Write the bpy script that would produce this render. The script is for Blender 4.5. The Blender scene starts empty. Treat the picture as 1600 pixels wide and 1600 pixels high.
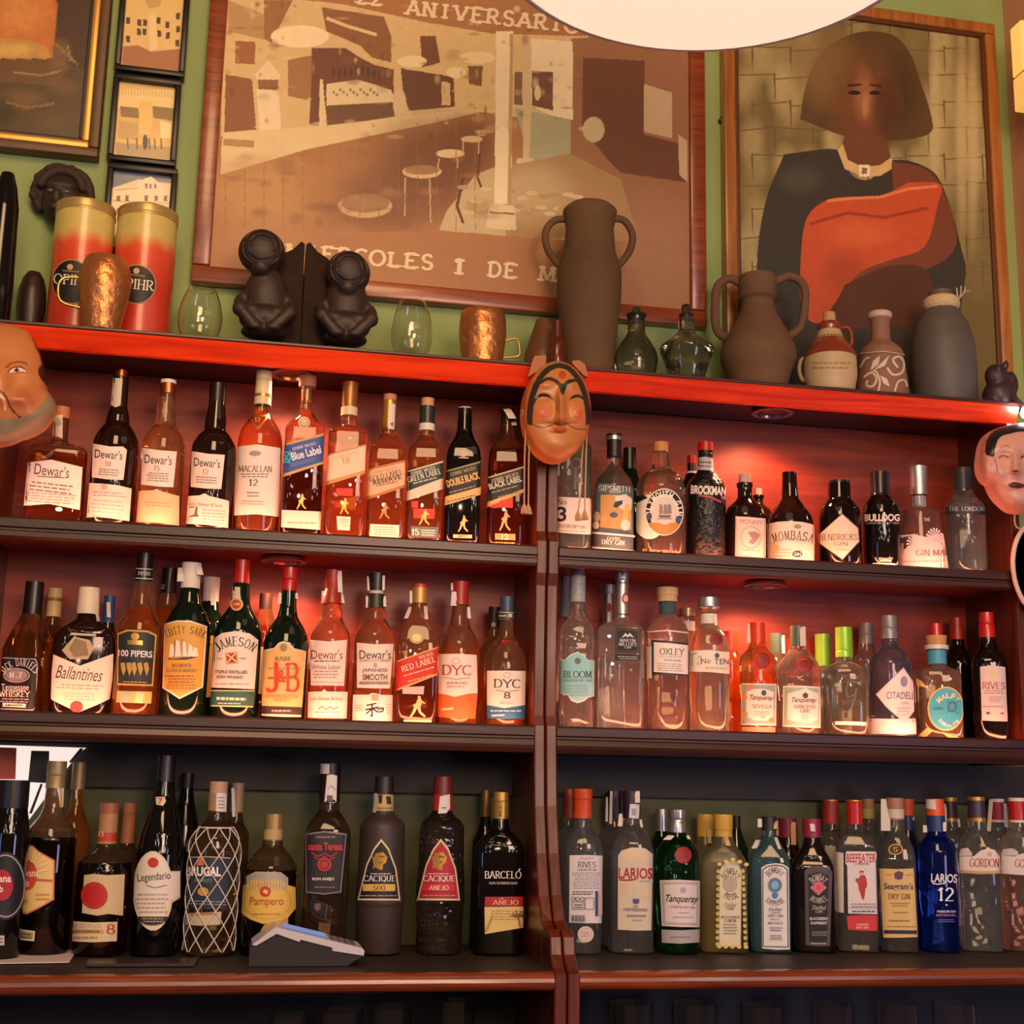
import bpy, bmesh, math, random
import numpy as np
from mathutils import Vector, Matrix
random.seed(7)
SC = bpy.context.scene
COL = SC.collection
# ---------------------------------------------------------------- camera
FPX = 2100.0
ZO = 1.85                       # height of the frame's reference point above the floor
def _cam():
    ex = np.array([10700.0, 640.0, FPX]); ex /= np.linalg.norm(ex)
    xu = -(640.0 * -10500.0 + FPX * FPX) / 10700.0
    ez = np.array([xu, -10500.0, FPX]); ez /= np.linalg.norm(ez)
    R = np.array([ex, np.cross(ez, ex), ez])
    o = -R[:, 2] * 2.1 / R[1, 2]
    o[2] += ZO
    return R, o
R, CAM = _cam()
cd = bpy.data.cameras.new('camera'); cam = bpy.data.objects.new('camera', cd); COL.objects.link(cam)
cd.sensor_width = 36; cd.lens = 36 * FPX / 1600; cd.clip_start = .05
m = Matrix.Identity(4)
for i in range(3):
    m[i][0], m[i][1], m[i][2], m[i][3] = R[i, 0], -R[i, 1], -R[i, 2], CAM[i]
cam.matrix_world = m
SC.camera = cam
# ---------------------------------------------------------------- world, lights, exposure
SC.view_settings.view_transform = 'Standard'; SC.view_settings.look = 'None'
SC.view_settings.exposure = 1.2; SC.view_settings.gamma = 1.0; SC.view_settings.use_curve_mapping = False
SC.cycles.max_bounces = 12; SC.cycles.transmission_bounces = 10; SC.cycles.transparent_max_bounces = 12
SC.cycles.glossy_bounces = 4; SC.cycles.diffuse_bounces = 3; SC.cycles.blur_glossy = 0.5
SC.cycles.sample_clamp_indirect = 6.0
W = bpy.data.worlds.new('room'); SC.world = W; W.use_nodes = True
W.node_tree.nodes['Background'].inputs[0].default_value = (1.0, .55, .36, 1); W.node_tree.nodes['Background'].inputs[1].default_value = 0.045
def lamp(name, kind, loc, energy, color, size=.1, aim=None, spot=None, size_y=None):
    d = bpy.data.lights.new(name, kind); d.energy = energy; d.color = color
    if kind == 'AREA':
        d.size = size
        if size_y: d.shape = 'RECTANGLE'; d.size_y = size_y
    else: d.shadow_soft_size = size
    if spot: d.spot_size = math.radians(spot); d.spot_blend = .6
    o = bpy.data.objects.new(name, d); COL.objects.link(o); o.location = loc
    if aim: o.rotation_euler = (Vector(aim) - Vector(loc)).to_track_quat('-Z', 'Y').to_euler()
    return o
lamp('warm_ceiling_lamp', 'AREA', (-.5, -2.6, 3.3), 21, (1, .60, .30), 1.0, (0, 0, 2.1))
lamp('bar_front_lamp', 'AREA', (.2, -2.9, 2.2), 13, (1, .60, .42), .7, (0, 0, 1.75))
lamp('violet_room_lamp', 'AREA', (1.5, -2.2, 1.1), 3.5, (.64, .58, 1.0), .5, (.5, 0, 1.25))  # soft violet light for the room's unseen TV and blue lights
for i in range(28):              # little bulbs strung across the room behind the viewer
    a = i / 27
    lamp('string_bulb', 'POINT', (-1.9 + 3.8 * a, -2.75 - .5 * math.sin(i * 1.7), 2.05 + .35 * math.sin(i * 2.3)), 1.1,
         [(1, .74, .5), (1, .8, .6), (.65, 1, .75), (1, .7, .5), (.75, .75, 1)][(i * 7) % 5], .034)
lamp('blue_side_lamp', 'AREA', (-1.9, -1.7, 1.35), 1.0, (.25, .4, 1.0), .25, (0, 0, 1.35), None, .5)  # soft blue area light, low on the left
# ---------------------------------------------------------------- picture measurements -> places
def P(x, y, Y):
    d = R @ np.array([(x - 800) / FPX, (y - 800) / FPX, 1.0])
    return CAM + (Y - CAM[1]) / d[1] * d
def proj(w):
    c = R.T @ (np.asarray(w, float) - CAM)
    return 800 + FPX * c[0] / c[2], 800 + FPX * c[1] / c[2]
FR = {0: (0, 0, 1), 1: (0, 0, 2.962), 2: (300, 0, 2.667), 3: (800, 0, 2), 4: (0, 540, 3.72), 5: (420, 540, 3.72), 6: (800, 540, 3.72),
      7: (1200, 560, 4), 11: (0, 840, 3.72), 12: (400, 840, 3.556), 13: (830, 870, 4), 14: (1200, 900, 4), 15: (0, 1150, 3.556),
      16: (400, 1150, 3.478), 17: (840, 1180, 3.81), 18: (1200, 1180, 3.81), 20: (800, 540, 5), 21: (0, 440, 3.48), 22: (1480, 440, 3.48)}
def px(F, x, y):
    a, b, s = FR[F]; return a + x / s, b + y / s
ZA, ZB, ZC, ZD = ZO + .252, ZO - .058, ZO - .346, ZO - .692     # shelf tops
# ---------------------------------------------------------------- materials
MAT = {}
def lin(h):
    if isinstance(h, str):
        h = [int(h[i:i + 2], 16) / 255 for i in (0, 2, 4)]
    return tuple(c / 12.92 if c <= .04045 else ((c + .055) / 1.055) ** 2.4 for c in h) + (1,)
def newmat(k):
    mt = bpy.data.materials.new(k); mt.use_nodes = True; MAT[k] = mt
    return mt, mt.node_tree.nodes, mt.node_tree.links, mt.node_tree.nodes['Principled BSDF']
def mat(col, rough=.5, metal=0.0, noise=0.0, scale=30, coat=0.0, bump=0.0, spec=.5):
    k = 'surf_%s_%s_%s_%s_%s_%s_%s' % (col, rough, metal, noise, scale, coat, bump)
    if k in MAT: return MAT[k]
    mt, N, L, b = newmat(k)
    b.inputs['Base Color'].default_value = lin(col); b.inputs['Roughness'].default_value = rough; b.inputs['Metallic'].default_value = metal
    b.inputs['Coat Weight'].default_value = coat; b.inputs['Specular IOR Level'].default_value = spec
    if noise or bump:
        tc = N.new('ShaderNodeTexCoord'); nz = N.new('ShaderNodeTexNoise'); nz.inputs['Scale'].default_value = scale; nz.inputs['Detail'].default_value = 6
        L.new(tc.outputs['Object'], nz.inputs['Vector'])
        if noise:
            mx = N.new('ShaderNodeMix'); mx.data_type = 'RGBA'
            c = lin(col); mx.inputs[6].default_value = tuple(v * (1 - noise) for v in c[:3]) + (1,); mx.inputs[7].default_value = tuple(min(1, v * (1 + noise)) for v in c[:3]) + (1,)
            L.new(nz.outputs[0], mx.inputs[0]); L.new(mx.outputs[2], b.inputs['Base Color'])
        if bump:
            bp = N.new('ShaderNodeBump'); bp.inputs['Strength'].default_value = bump; bp.inputs['Distance'].default_value = .004
            L.new(nz.outputs[0], bp.inputs['Height']); L.new(bp.outputs[0], b.inputs['Normal'])
    return mt
def wood(k, c1, c2, rough=.35, axis=0, coat=.3, sc=1.0):
    if k in MAT: return MAT[k]
    mt, N, L, b = newmat(k)
    tc = N.new('ShaderNodeTexCoord'); mp = N.new('ShaderNodeMapping')
    s = [22 * sc] * 3; s[axis] = 1.6 * sc; mp.inputs['Scale'].default_value = s
    nz = N.new('ShaderNodeTexNoise'); nz.inputs['Scale'].default_value = 2.2; nz.inputs['Detail'].default_value = 8; nz.inputs['Distortion'].default_value = 1.2
    rp = N.new('ShaderNodeValToRGB'); rp.color_ramp.elements[0].color = lin(c1); rp.color_ramp.elements[1].color = lin(c2)
    rp.color_ramp.elements[0].position = .3; rp.color_ramp.elements[1].position = .7
    L.new(tc.outputs['Object'], mp.inputs[0]); L.new(mp.outputs[0], nz.inputs['Vector']); L.new(nz.outputs[0], rp.inputs[0]); L.new(rp.outputs[0], b.inputs['Base Color'])
    bp = N.new('ShaderNodeBump'); bp.inputs['Strength'].default_value = .25; bp.inputs['Distance'].default_value = .002
    L.new(nz.outputs[0], bp.inputs['Height']); L.new(bp.outputs[0], b.inputs['Normal'])
    b.inputs['Roughness'].default_value = rough; b.inputs['Coat Weight'].default_value = coat; b.inputs['Coat Roughness'].default_value = .15
    return mt
def emit(k, col, strength):
    if k in MAT: return MAT[k]
    mt, N, L, b = newmat(k)
    b.inputs['Base Color'].default_value = (.25, .25, .25, 1); b.inputs['Emission Color'].default_value = tuple(col) + (1,); b.inputs['Emission Strength'].default_value = strength
    return mt
def glass(top, fill=None, level=None, rough=.02, ior=1.42, bump=0.0, bscale=120, clear=.94):
    """Tinted glass; below the given height (metres above the base) it takes the liquid's colour."""
    k = 'glass_%s_%s_%s_%s_%s_%s' % (top, fill, level, rough, bump, clear)
    if k in MAT: return MAT[k]
    mt, N, L, b = newmat(k)
    b.inputs['Transmission Weight'].default_value = clear; b.inputs['IOR'].default_value = ior; b.inputs['Roughness'].default_value = rough
    b.inputs['Base Color'].default_value = lin(top)
    tc = N.new('ShaderNodeTexCoord')
    if fill and level:
        sx = N.new('ShaderNodeSeparateXYZ'); mth = N.new('ShaderNodeMath'); mth.operation = 'LESS_THAN'; mth.inputs[1].default_value = level
        mx = N.new('ShaderNodeMix'); mx.data_type = 'RGBA'; mx.inputs[6].default_value = lin(top); mx.inputs[7].default_value = lin(fill)
        L.new(tc.outputs['Object'], sx.inputs[0]); L.new(sx.outputs[2], mth.inputs[0]); L.new(mth.outputs[0], mx.inputs[0]); L.new(mx.outputs[2], b.inputs['Base Color'])
    if bump:
        nz = N.new('ShaderNodeTexVoronoi'); nz.inputs['Scale'].default_value = bscale
        bp = N.new('ShaderNodeBump'); bp.inputs['Strength'].default_value = bump; bp.inputs['Distance'].default_value = .004
        L.new(tc.outputs['Object'], nz.inputs['Vector']); L.new(nz.outputs[0], bp.inputs['Height']); L.new(bp.outputs[0], b.inputs['Normal'])
    return mt
def vmat(k, rough=.5, coat=0.0, grain=.12, scale=60):
    if k in MAT: return MAT[k]
    mt, N, L, b = newmat(k)
    at = N.new('ShaderNodeAttribute'); at.attribute_name = 'paint'
    nz = N.new('ShaderNodeTexNoise'); nz.inputs['Scale'].default_value = scale; nz.inputs['Detail'].default_value = 5
    tc = N.new('ShaderNodeTexCoord'); L.new(tc.outputs['Object'], nz.inputs['Vector'])
    mr = N.new('ShaderNodeMapRange'); mr.inputs[3].default_value = 1 - grain; mr.inputs[4].default_value = 1 + grain; L.new(nz.outputs[0], mr.inputs[0])
    vm = N.new('ShaderNodeVectorMath'); vm.operation = 'SCALE'; L.new(at.outputs['Color'], vm.inputs[0]); L.new(mr.outputs[0], vm.inputs[3]); L.new(vm.outputs[0], b.inputs['Base Color'])
    b.inputs['Roughness'].default_value = rough; b.inputs['Coat Weight'].default_value = coat; b.inputs['Coat Roughness'].default_value = .12
    return mt
# ---------------------------------------------------------------- objects
def link(o, parent=None, **kw):
    COL.objects.link(o)
    if parent is not None: o.parent = parent
    for k, v in kw.items():
        if v: o[k] = v
    return o
def root(name, loc, label, cat, group=None, rz=0.0):
    o = bpy.data.objects.new(name, None); o.empty_display_size = .02; o.location = loc; o.rotation_euler = (0, 0, rz)
    return link(o, None, label=label, category=cat, group=group)
def obj(name, bm, mats, parent=None, smooth=None, **kw):
    me = bpy.data.meshes.new(name)
    bm.normal_update(); bm.to_mesh(me); bm.free()
    for q in (mats if isinstance(mats, (list, tuple)) else [mats]): me.materials.append(q)
    if smooth is not None:
        me.shade_smooth()
        if smooth: me.set_sharp_from_angle(angle=math.radians(smooth))
    return link(bpy.data.objects.new(name, me), parent, **kw)
def box(bm, x0, x1, y0, y1, z0, z1, bevel=0.0, mi=0):
    vs = [bm.verts.new((x, y, z)) for z in (z0, z1) for x, y in ((x0, y0), (x1, y0), (x1, y1), (x0, y1))]
    fs = [bm.faces.new([vs[i] for i in q]) for q in ((3, 2, 1, 0), (4, 5, 6, 7), (0, 1, 5, 4), (1, 2, 6, 5), (2, 3, 7, 6), (3, 0, 4, 7))]
    for f in fs: f.material_index = mi
    if bevel: bmesh.ops.bevel(bm, geom=list({e for f in fs for e in f.edges}), offset=bevel, segments=2, profile=.5, affect='EDGES')
    return fs
def extr(bm, pts, axis, a, b, mi=0):
    """Prism: 2-D outline pts swept along an axis from a to b."""
    def mk(p, t): return {0: (t, p[0], p[1]), 1: (p[0], t, p[1]), 2: (p[0], p[1], t)}[axis]
    A = [bm.verts.new(mk(p, a)) for p in pts]; B = [bm.verts.new(mk(p, b)) for p in pts]; n = len(pts)
    fs = [bm.faces.new((A[i], A[(i + 1) % n], B[(i + 1) % n], B[i])) for i in range(n)] + [bm.faces.new(A[::-1]), bm.faces.new(B)]
    for f in fs: f.material_index = mi
    bmesh.ops.recalc_face_normals(bm, faces=fs)
    return fs
def tube(bm, pts, r, n=8, close=True, mi=0):
    pts = [Vector(p) for p in pts]; rs = [float(q) for q in (r if isinstance(r, (list, tuple)) else [r] * len(pts))]; rings = []
    up = Vector((.13, .2, .97))
    for i, p in enumerate(pts):
        t = (pts[min(i + 1, len(pts) - 1)] - pts[max(i - 1, 0)]).normalized()
        s = t.cross(up)
        if s.length < 1e-3: s = t.cross(Vector((1, 0, 0)))
        s.normalize(); u = s.cross(t).normalized()
        rings.append([bm.verts.new(p + rs[i] * (math.cos(a) * s + math.sin(a) * u)) for a in [2 * math.pi * k / n for k in range(n)]])
    fs = []
    for A, B in zip(rings, rings[1:]):
        for k in range(n): fs.append(bm.faces.new((A[k], A[(k + 1) % n], B[(k + 1) % n], B[k])))
    if close: fs += [bm.faces.new(rings[0][::-1]), bm.faces.new(rings[-1])]
    for f in fs: f.material_index = mi
    bmesh.ops.recalc_face_normals(bm, faces=fs)
def curve_pts(pts, n=6):
    """Catmull-Rom through the points."""
    p = [np.array(q, float) for q in pts]; p = [2 * p[0] - p[1]] + p + [2 * p[-1] - p[-2]]; out = []
    for i in range(1, len(p) - 2):
        for k in range(n):
            t = k / n; a, b, c, d = p[i - 1:i + 3]
            out.append(.5 * (2 * b + (c - a) * t + (2 * a - 5 * b + 4 * c - d) * t * t + (3 * b - a - 3 * c + d) * t ** 3))
    return [tuple(q) for q in out + [p[-2]]]
def fillet(prof, rad):
    out = [prof[0]]
    for i in range(1, len(prof) - 1):
        a, p, b = (np.array(q, float) for q in prof[i - 1:i + 2])
        la, lb = np.linalg.norm(a - p), np.linalg.norm(b - p)
        if la < 1e-6 or lb < 1e-6: continue
        d = min(.42 * la, .42 * lb, rad)
        s, e = p + (a - p) / la * d, p + (b - p) / lb * d
        out += [tuple(s), tuple((s + 2 * p + e) / 4), tuple(e)]
    return out + [prof[-1]]
def section(a, mx, sec, n=28):
    """Half width a, of a bottle whose widest half width is mx -> (a, b, exponent)."""
    if not sec: return a, a, 2.0
    ex, ratio = sec[:2]; t = min(1, max(0, (a / mx - .55) / .35)); t = t * t * (3 - 2 * t)
    return a, a * (1 + (ratio - 1) * t), 2 + (ex - 2) * t
def lathe(bm, prof, sec=None, n=28, mx=None, mi=0, caps=(True, True), off=(0, 0)):
    mx = mx or max(h for _, h in prof); rings = []
    for z, hw in prof:
        a, b, e = section(max(hw, 1e-5), mx, sec); ring = []
        for k in range(n):
            t = 2 * math.pi * (k + .5) / n; c, s = math.cos(t), math.sin(t)
            ring.append(bm.verts.new((off[0] + a * math.copysign(abs(c) ** (2 / e), c), off[1] + b * math.copysign(abs(s) ** (2 / e), s), z)))
        rings.append(ring)
    fs = []
    for A, B in zip(rings, rings[1:]):
        for k in range(n): fs.append(bm.faces.new((A[k], A[(k + 1) % n], B[(k + 1) % n], B[k])))
    if caps[0]: fs.append(bm.faces.new(rings[0]))
    if caps[1]: fs.append(bm.faces.new(rings[-1][::-1]))
    for f in fs: f.material_index = mi
    bmesh.ops.recalc_face_normals(bm, faces=fs)
# ---------------------------------------------------------------- lettering
def arcp(cx, cy, rx, ry, a0, a1, n=9):
    return [(cx + rx * math.cos(math.radians(a0 + (a1 - a0) * i / n)), cy + ry * math.sin(math.radians(a0 + (a1 - a0) * i / n))) for i in range(n + 1)]
GL = {' ': (.35, []),
 'A': (.8, [[(0, 0), (.4, 1)], [(.4, 1), (.8, 0)], [(.16, .33), (.64, .33)]]),
 'B': (.75, [[(.12, 0), (.12, 1)], [(.12, 1)] + arcp(.4, .76, .24, .24, 90, -90) + [(.12, .52)], [(.4, .52)] + arcp(.42, .26, .28, .26, 90, -90) + [(.12, 0)]]),
 'C': (.8, [arcp(.44, .5, .42, .5, 48, 312, 14)]), 'D': (.82, [[(.12, 0), (.12, 1)], [(.12, 1)] + arcp(.36, .5, .42, .5, 90, -90, 12) + [(.12, 0)]]),
 'E': (.68, [[(.12, 0), (.12, 1)], [(.12, 1), (.64, 1)], [(.12, .52), (.52, .52)], [(.12, 0), (.66, 0)]]),
 'F': (.65, [[(.12, 0), (.12, 1)], [(.12, 1), (.64, 1)], [(.12, .52), (.5, .52)]]),
 'G': (.85, [arcp(.44, .5, .42, .5, 48, 330, 14), [(.5, .42), (.84, .42)], [(.8, .42), (.8, .1)]]),
 'H': (.85, [[(.12, 0), (.12, 1)], [(.73, 0), (.73, 1)], [(.12, .52), (.73, .52)]]), 'I': (.28, [[(.14, 0), (.14, 1)]]),
 'J': (.5, [[(.38, 1), (.38, .22)] + arcp(.2, .22, .18, .22, 0, -140, 6)]), 'K': (.8, [[(.12, 0), (.12, 1)], [(.12, .4), (.7, 1)], [(.3, .58), (.76, 0)]]),
 'L': (.65, [[(.12, 0), (.12, 1)], [(.12, 0), (.62, 0)]]), 'M': (.98, [[(.1, 0), (.12, 1)], [(.12, 1), (.49, .1)], [(.49, .1), (.86, 1)], [(.86, 1), (.88, 0)]]),
 'N': (.85, [[(.12, 0), (.12, 1)], [(.12, 1), (.73, 0)], [(.73, 0), (.73, 1)]]), 'O': (.9, [arcp(.45, .5, .43, .5, 0, 360, 20)]),
 'P': (.7, [[(.12, 0), (.12, 1)], [(.12, 1)] + arcp(.38, .74, .27, .26, 90, -90) + [(.12, .48)]]), 'Q': (.9, [arcp(.45, .5, .43, .5, 0, 360, 20), [(.5, .2), (.85, -.15)]]),
 'R': (.78, [[(.12, 0), (.12, 1)], [(.12, 1)] + arcp(.38, .74, .27, .26, 90, -90) + [(.12, .48)], [(.36, .48), (.74, 0)]]),
 'S': (.66, [arcp(.33, .75, .26, .25, 25, 270, 9) + arcp(.33, .25, .29, .25, 90, -155, 9)]), 'T': (.75, [[(.375, 0), (.375, 1)], [(.02, 1), (.73, 1)]]),
 'U': (.82, [[(.12, 1), (.12, .3)] + arcp(.41, .3, .29, .3, 180, 360) + [(.7, 1)]]), 'V': (.8, [[(0, 1), (.4, 0)], [(.4, 0), (.8, 1)]]),
 'W': (1.15, [[(0, 1), (.3, 0)], [(.3, 0), (.57, .95)], [(.57, .95), (.85, 0)], [(.85, 0), (1.15, 1)]]), 'X': (.8, [[(.05, 0), (.72, 1)], [(.05, 1), (.75, 0)]]),
 'Y': (.8, [[(0, 1), (.4, .48)], [(.8, 1), (.4, .48)], [(.4, .48), (.4, 0)]]), 'Z': (.7, [[(.06, 1), (.64, 1)], [(.64, 1), (.04, 0)], [(.04, 0), (.66, 0)]]),
 '1': (.5, [[(.28, 0), (.28, 1)], [(.28, 1), (.1, .8)]]), '2': (.66, [arcp(.32, .72, .26, .28, 165, -25, 9) + [(.04, 0)], [(.04, 0), (.62, 0)]]),
 '3': (.64, [arcp(.3, .75, .25, .25, 150, -80, 9), arcp(.3, .27, .29, .27, 85, -155, 9)]), '5': (.64, [[(.58, 1), (.12, 1)], [(.12, 1), (.1, .56)], arcp(.3, .31, .29, .31, 130, -150, 9)]),
 '8': (.66, [arcp(.33, .75, .24, .25, 0, 360, 14), arcp(.33, .26, .29, .26, 0, 360, 14)]), '0': (.7, [arcp(.35, .5, .32, .5, 0, 360, 18)]), '7': (.62, [[(.04, 1), (.6, 1)], [(.6, 1), (.22, 0)]]),
 "'": (.2, [[(.1, 1), (.1, .8)]]), '&': (.8, [arcp(.36, .78, .2, .22, -30, 210, 9) + [(.75, 0)], arcp(.36, .28, .3, .28, 120, 340, 9)]), '.': (.25, [[(.1, 0), (.1, .1)]])}
def stroke_text(s, slab=False, th=.15, thin=.055, gap=.12):
    out = []; x0 = 0
    if slab: th = .21; thin = .18; gap = .26
    for ch in s:
        w, st = GL.get(ch, GL[' '])
        cell = .75 if slab else w
        ox = x0 + (cell - w) / 2
        for pl in st:
            for (ax, ay), (bx, by) in zip(pl, pl[1:]):
                dx, dy = bx - ax, by - ay; l = math.hypot(dx, dy)
                if l < 1e-6: continue
                sn = abs(dy) / l; t = (th * sn + thin * (1 - sn)) / 2; nx, ny = -dy / l * t, dx / l * t
                ex, ey = dx / l * min(thin, .03), dy / l * min(thin, .03)
                out.append([(ox + ax - ex + nx, ay - ey + ny), (ox + ax - ex - nx, ay - ey - ny), (ox + bx + ex - nx, by + ey - ny), (ox + bx + ex + nx, by + ey + ny)])
            if len(pl) == 2 and abs(pl[0][1] - pl[1][1]) > .3 or slab and len(pl) < 5:
                for (qx, qy) in (pl[0], pl[-1]):
                    if qy in (0, 1):
                        h = .035 if not slab else .075; v = .15 if not slab else .22; c = h if qy == 0 else 1 - h
                        out.append([(ox + qx - v, c - h), (ox + qx + v, c - h), (ox + qx + v, c + h), (ox + qx - v, c + h)])
        x0 += cell + gap
    return out
TXT = {}
def text_polys(s, style):
    k = (s, style)
    if k in TXT: return TXT[k]
    if style in 'sS': pl = stroke_text(s, style == 'S')
    else:
        cu = bpy.data.curves.new('lettering', 'FONT'); cu.body = s; cu.resolution_u = 3
        cu.offset = {'b': .018, 'i': .0, 'n': 0.0, 'x': .04, 'j': .014}[style]; cu.shear = .38 if style in 'ij' else 0
        o = bpy.data.objects.new('lettering', cu); me = bpy.data.meshes.new_from_object(o)
        pl = [[(me.vertices[v].co.x, me.vertices[v].co.y) for v in p.vertices] for p in me.polygons]
        bpy.data.objects.remove(o); bpy.data.curves.remove(cu); bpy.data.meshes.remove(me)
    xs = [q[0] for p in pl for q in p] or [0, 1]; ys = [q[1] for p in pl for q in p] or [0, 1]
    a, b, c, d = min(xs), max(xs), min(ys), max(ys)
    TXT[k] = [[((x - a) / (b - a + 1e-9) - .5, (y - c) / (d - c + 1e-9) - .5) for x, y in p] for p in pl]
    return TXT[k]
def ell(cx, cy, rx, ry, n=26, a0=0, a1=360):
    return [(cx + rx * math.cos(math.radians(a0 + (a1 - a0) * i / n)), cy + ry * math.sin(math.radians(a0 + (a1 - a0) * i / n))) for i in range(n + (a1 - a0 < 360))]
def stripes(pts, w):
    out = []
    for (ax, ay), (bx, by) in zip(pts, pts[1:]):
        l = math.hypot(bx - ax, by - ay)
        if l < 1e-6: continue
        nx, ny = -(by - ay) / l * w / 2, (bx - ax) / l * w / 2
        out.append([(ax + nx, ay + ny), (ax - nx, ay - ny), (bx - nx, by - ny), (bx + nx, by + ny)])
    return out
WALK = [[(.55, 0), (.7, .06), (.68, .14), (.55, .14), (.5, .07)], [(.5, .14), (.72, .16), (.74, .4), (.62, .56), (.3, .52), (.2, .44), (.42, .34)], [(.3, .5), (.5, .52), (.3, .8), (.1, .98), (.02, .95), (.16, .78)],
        [(.45, .52), (.66, .5), (.7, .72), (.98, .92), (.9, .98), (.58, .78)], [(.7, .2), (.95, .34), (.92, .38), (.7, .3)]]
def element(e):
    """One mark of a label -> list of polygons in frame pixels."""
    k = e[0]
    if k == 'p': return [e[2]]
    if k == 'r':
        x0, y0, x1, y1 = e[2:6]; s = e[6] if len(e) > 6 else 0
        return [[(x0, y0), (x1, y0 + s), (x1, y1 + s), (x0, y1)]]
    if k == 'e': return [ell(*e[2:6])]
    if k == 'o':
        cx, cy, rx, ry, w = e[2:7]; a, b = ell(cx, cy, rx, ry), ell(cx, cy, rx - w, ry - w); n = len(a)
        return [[a[i], a[(i + 1) % n], b[(i + 1) % n], b[i]] for i in range(n)]
    if k == 'l': return stripes(e[2], e[3])
    if k == 't':
        s, cx, cy, w, h = e[2:7]; st = e[7] if len(e) > 7 else 'n'; ro = math.radians(e[8]) if len(e) > 8 else 0
        c, sn = math.cos(ro), math.sin(ro)
        return [[(cx + x * w * c - y * h * sn, cy - y * h * c - x * w * sn) for x, y in p] for p in text_polys(s, st)]
    if k == 'a':                       # text bent along an ellipse; angles clockwise from the top
        s, cx, cy, rx, ry, a0, a1, h = e[2:10]; st = e[10] if len(e) > 10 else 'b'; out = []
        for i, ch in enumerate(s):
            if ch == ' ': continue
            t = math.radians(a0 + (a1 - a0) * (i + .5) / len(s)); flip = -1 if len(e) > 11 and e[11] else 1
            w = abs(a1 - a0) / len(s) * math.pi / 180 * (rx + ry) / 2 * .8 * (.4 if ch == 'I' else 1)
            ox, oy = cx + rx * math.sin(t), cy - ry * math.cos(t); tt = t if flip == 1 else t + math.pi
            c, sn = math.cos(tt), math.sin(tt)
            out += [[(ox + x * w * c + y * h * sn, oy + x * w * sn - y * h * c) for x, y in p] for p in text_polys(ch, st)]
        return out
    if k == 'x':                       # lines too small to read: rows of dashes
        x0, y0, x1, y1, n = e[2:7]; s = e[7] if len(e) > 7 else 0; out = []; rn = random.Random(int(x0 * 7 + y0))
        dy = (y1 - y0) / n
        for i in range(n):
            x = x0 + rn.random() * (x1 - x0) * .12; xe = x1 - rn.random() * (x1 - x0) * .12
            while x < xe:
                w = min((.06 + .12 * rn.random()) * (x1 - x0), xe - x); q = y0 + (i + .5) * dy + s * (x - x0) / (x1 - x0)
                out.append([(x, q - dy * .2), (x + w, q - dy * .2 + s * w / (x1 - x0)), (x + w, q + dy * .2 + s * w / (x1 - x0)), (x, q + dy * .2)]); x += w + .03 * (x1 - x0)
        return out
    if k == 'w':                       # a striding figure in a hat
        x0, y0, x1, y1 = e[2:6]
        return [[(x0 + u * (x1 - x0), y0 + v * (y1 - y0)) for u, v in p] for p in WALK]
    raise ValueError(k)
GOLD = 'gold'
def pmat(c):
    if c == 'gold': return mat('c89a48', .32, .7)
    if c == 'silver': return mat('c8c4c0', .28, .85)
    if c == 'copper': return mat('c06a3c', .28, .9)
    return mat(c, .55)
def decal(name, parent, F, els, hit, step=3.2, **kw):
    """Printed or pasted thing on a surface: shapes in frame pixels, laid onto the surface by hit(x, y, lift)."""
    bm = bmesh.new(); mats = []; lift = .0004
    for e in els:
        if e[1] not in mats: mats.append(e[1])
        mi = mats.index(e[1]); tb = bmesh.new(); big = 0
        for j, p in enumerate(element(e)):
            q = [px(F, *v) for v in p]
            vs = [tb.verts.new((x, y, (j % 40) * 4e-6)) for x, y in q]
            try: tb.faces.new(vs)
            except ValueError: pass
        if not tb.verts: tb.free(); continue
        xs = [v.co.x for v in tb.verts]; ys = [v.co.y for v in tb.verts]
        if step:
            for ax, a, b, st in ((0, min(xs), max(xs), step), (1, min(ys), max(ys), step * 2.5)):
                n = int((b - a) / st)
                for i in range(1, n + 1):
                    c = a + (b - a) * i / (n + 1); nrm = (1, 0, 0) if ax == 0 else (0, 1, 0)
                    bmesh.ops.bisect_plane(tb, geom=tb.verts[:] + tb.edges[:] + tb.faces[:], dist=1e-5, plane_co=(c, c, 0), plane_no=nrm)
        vm = {v: bm.verts.new(hit(v.co.x, v.co.y, lift + v.co.z)) for v in tb.verts}
        for f in tb.faces:
            try: bm.faces.new([vm[v] for v in f.verts]).material_index = mi
            except ValueError: pass
        tb.free(); lift += .00022
    return obj(name, bm, [pmat(c) for c in mats], parent, smooth=60, **kw)
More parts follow.
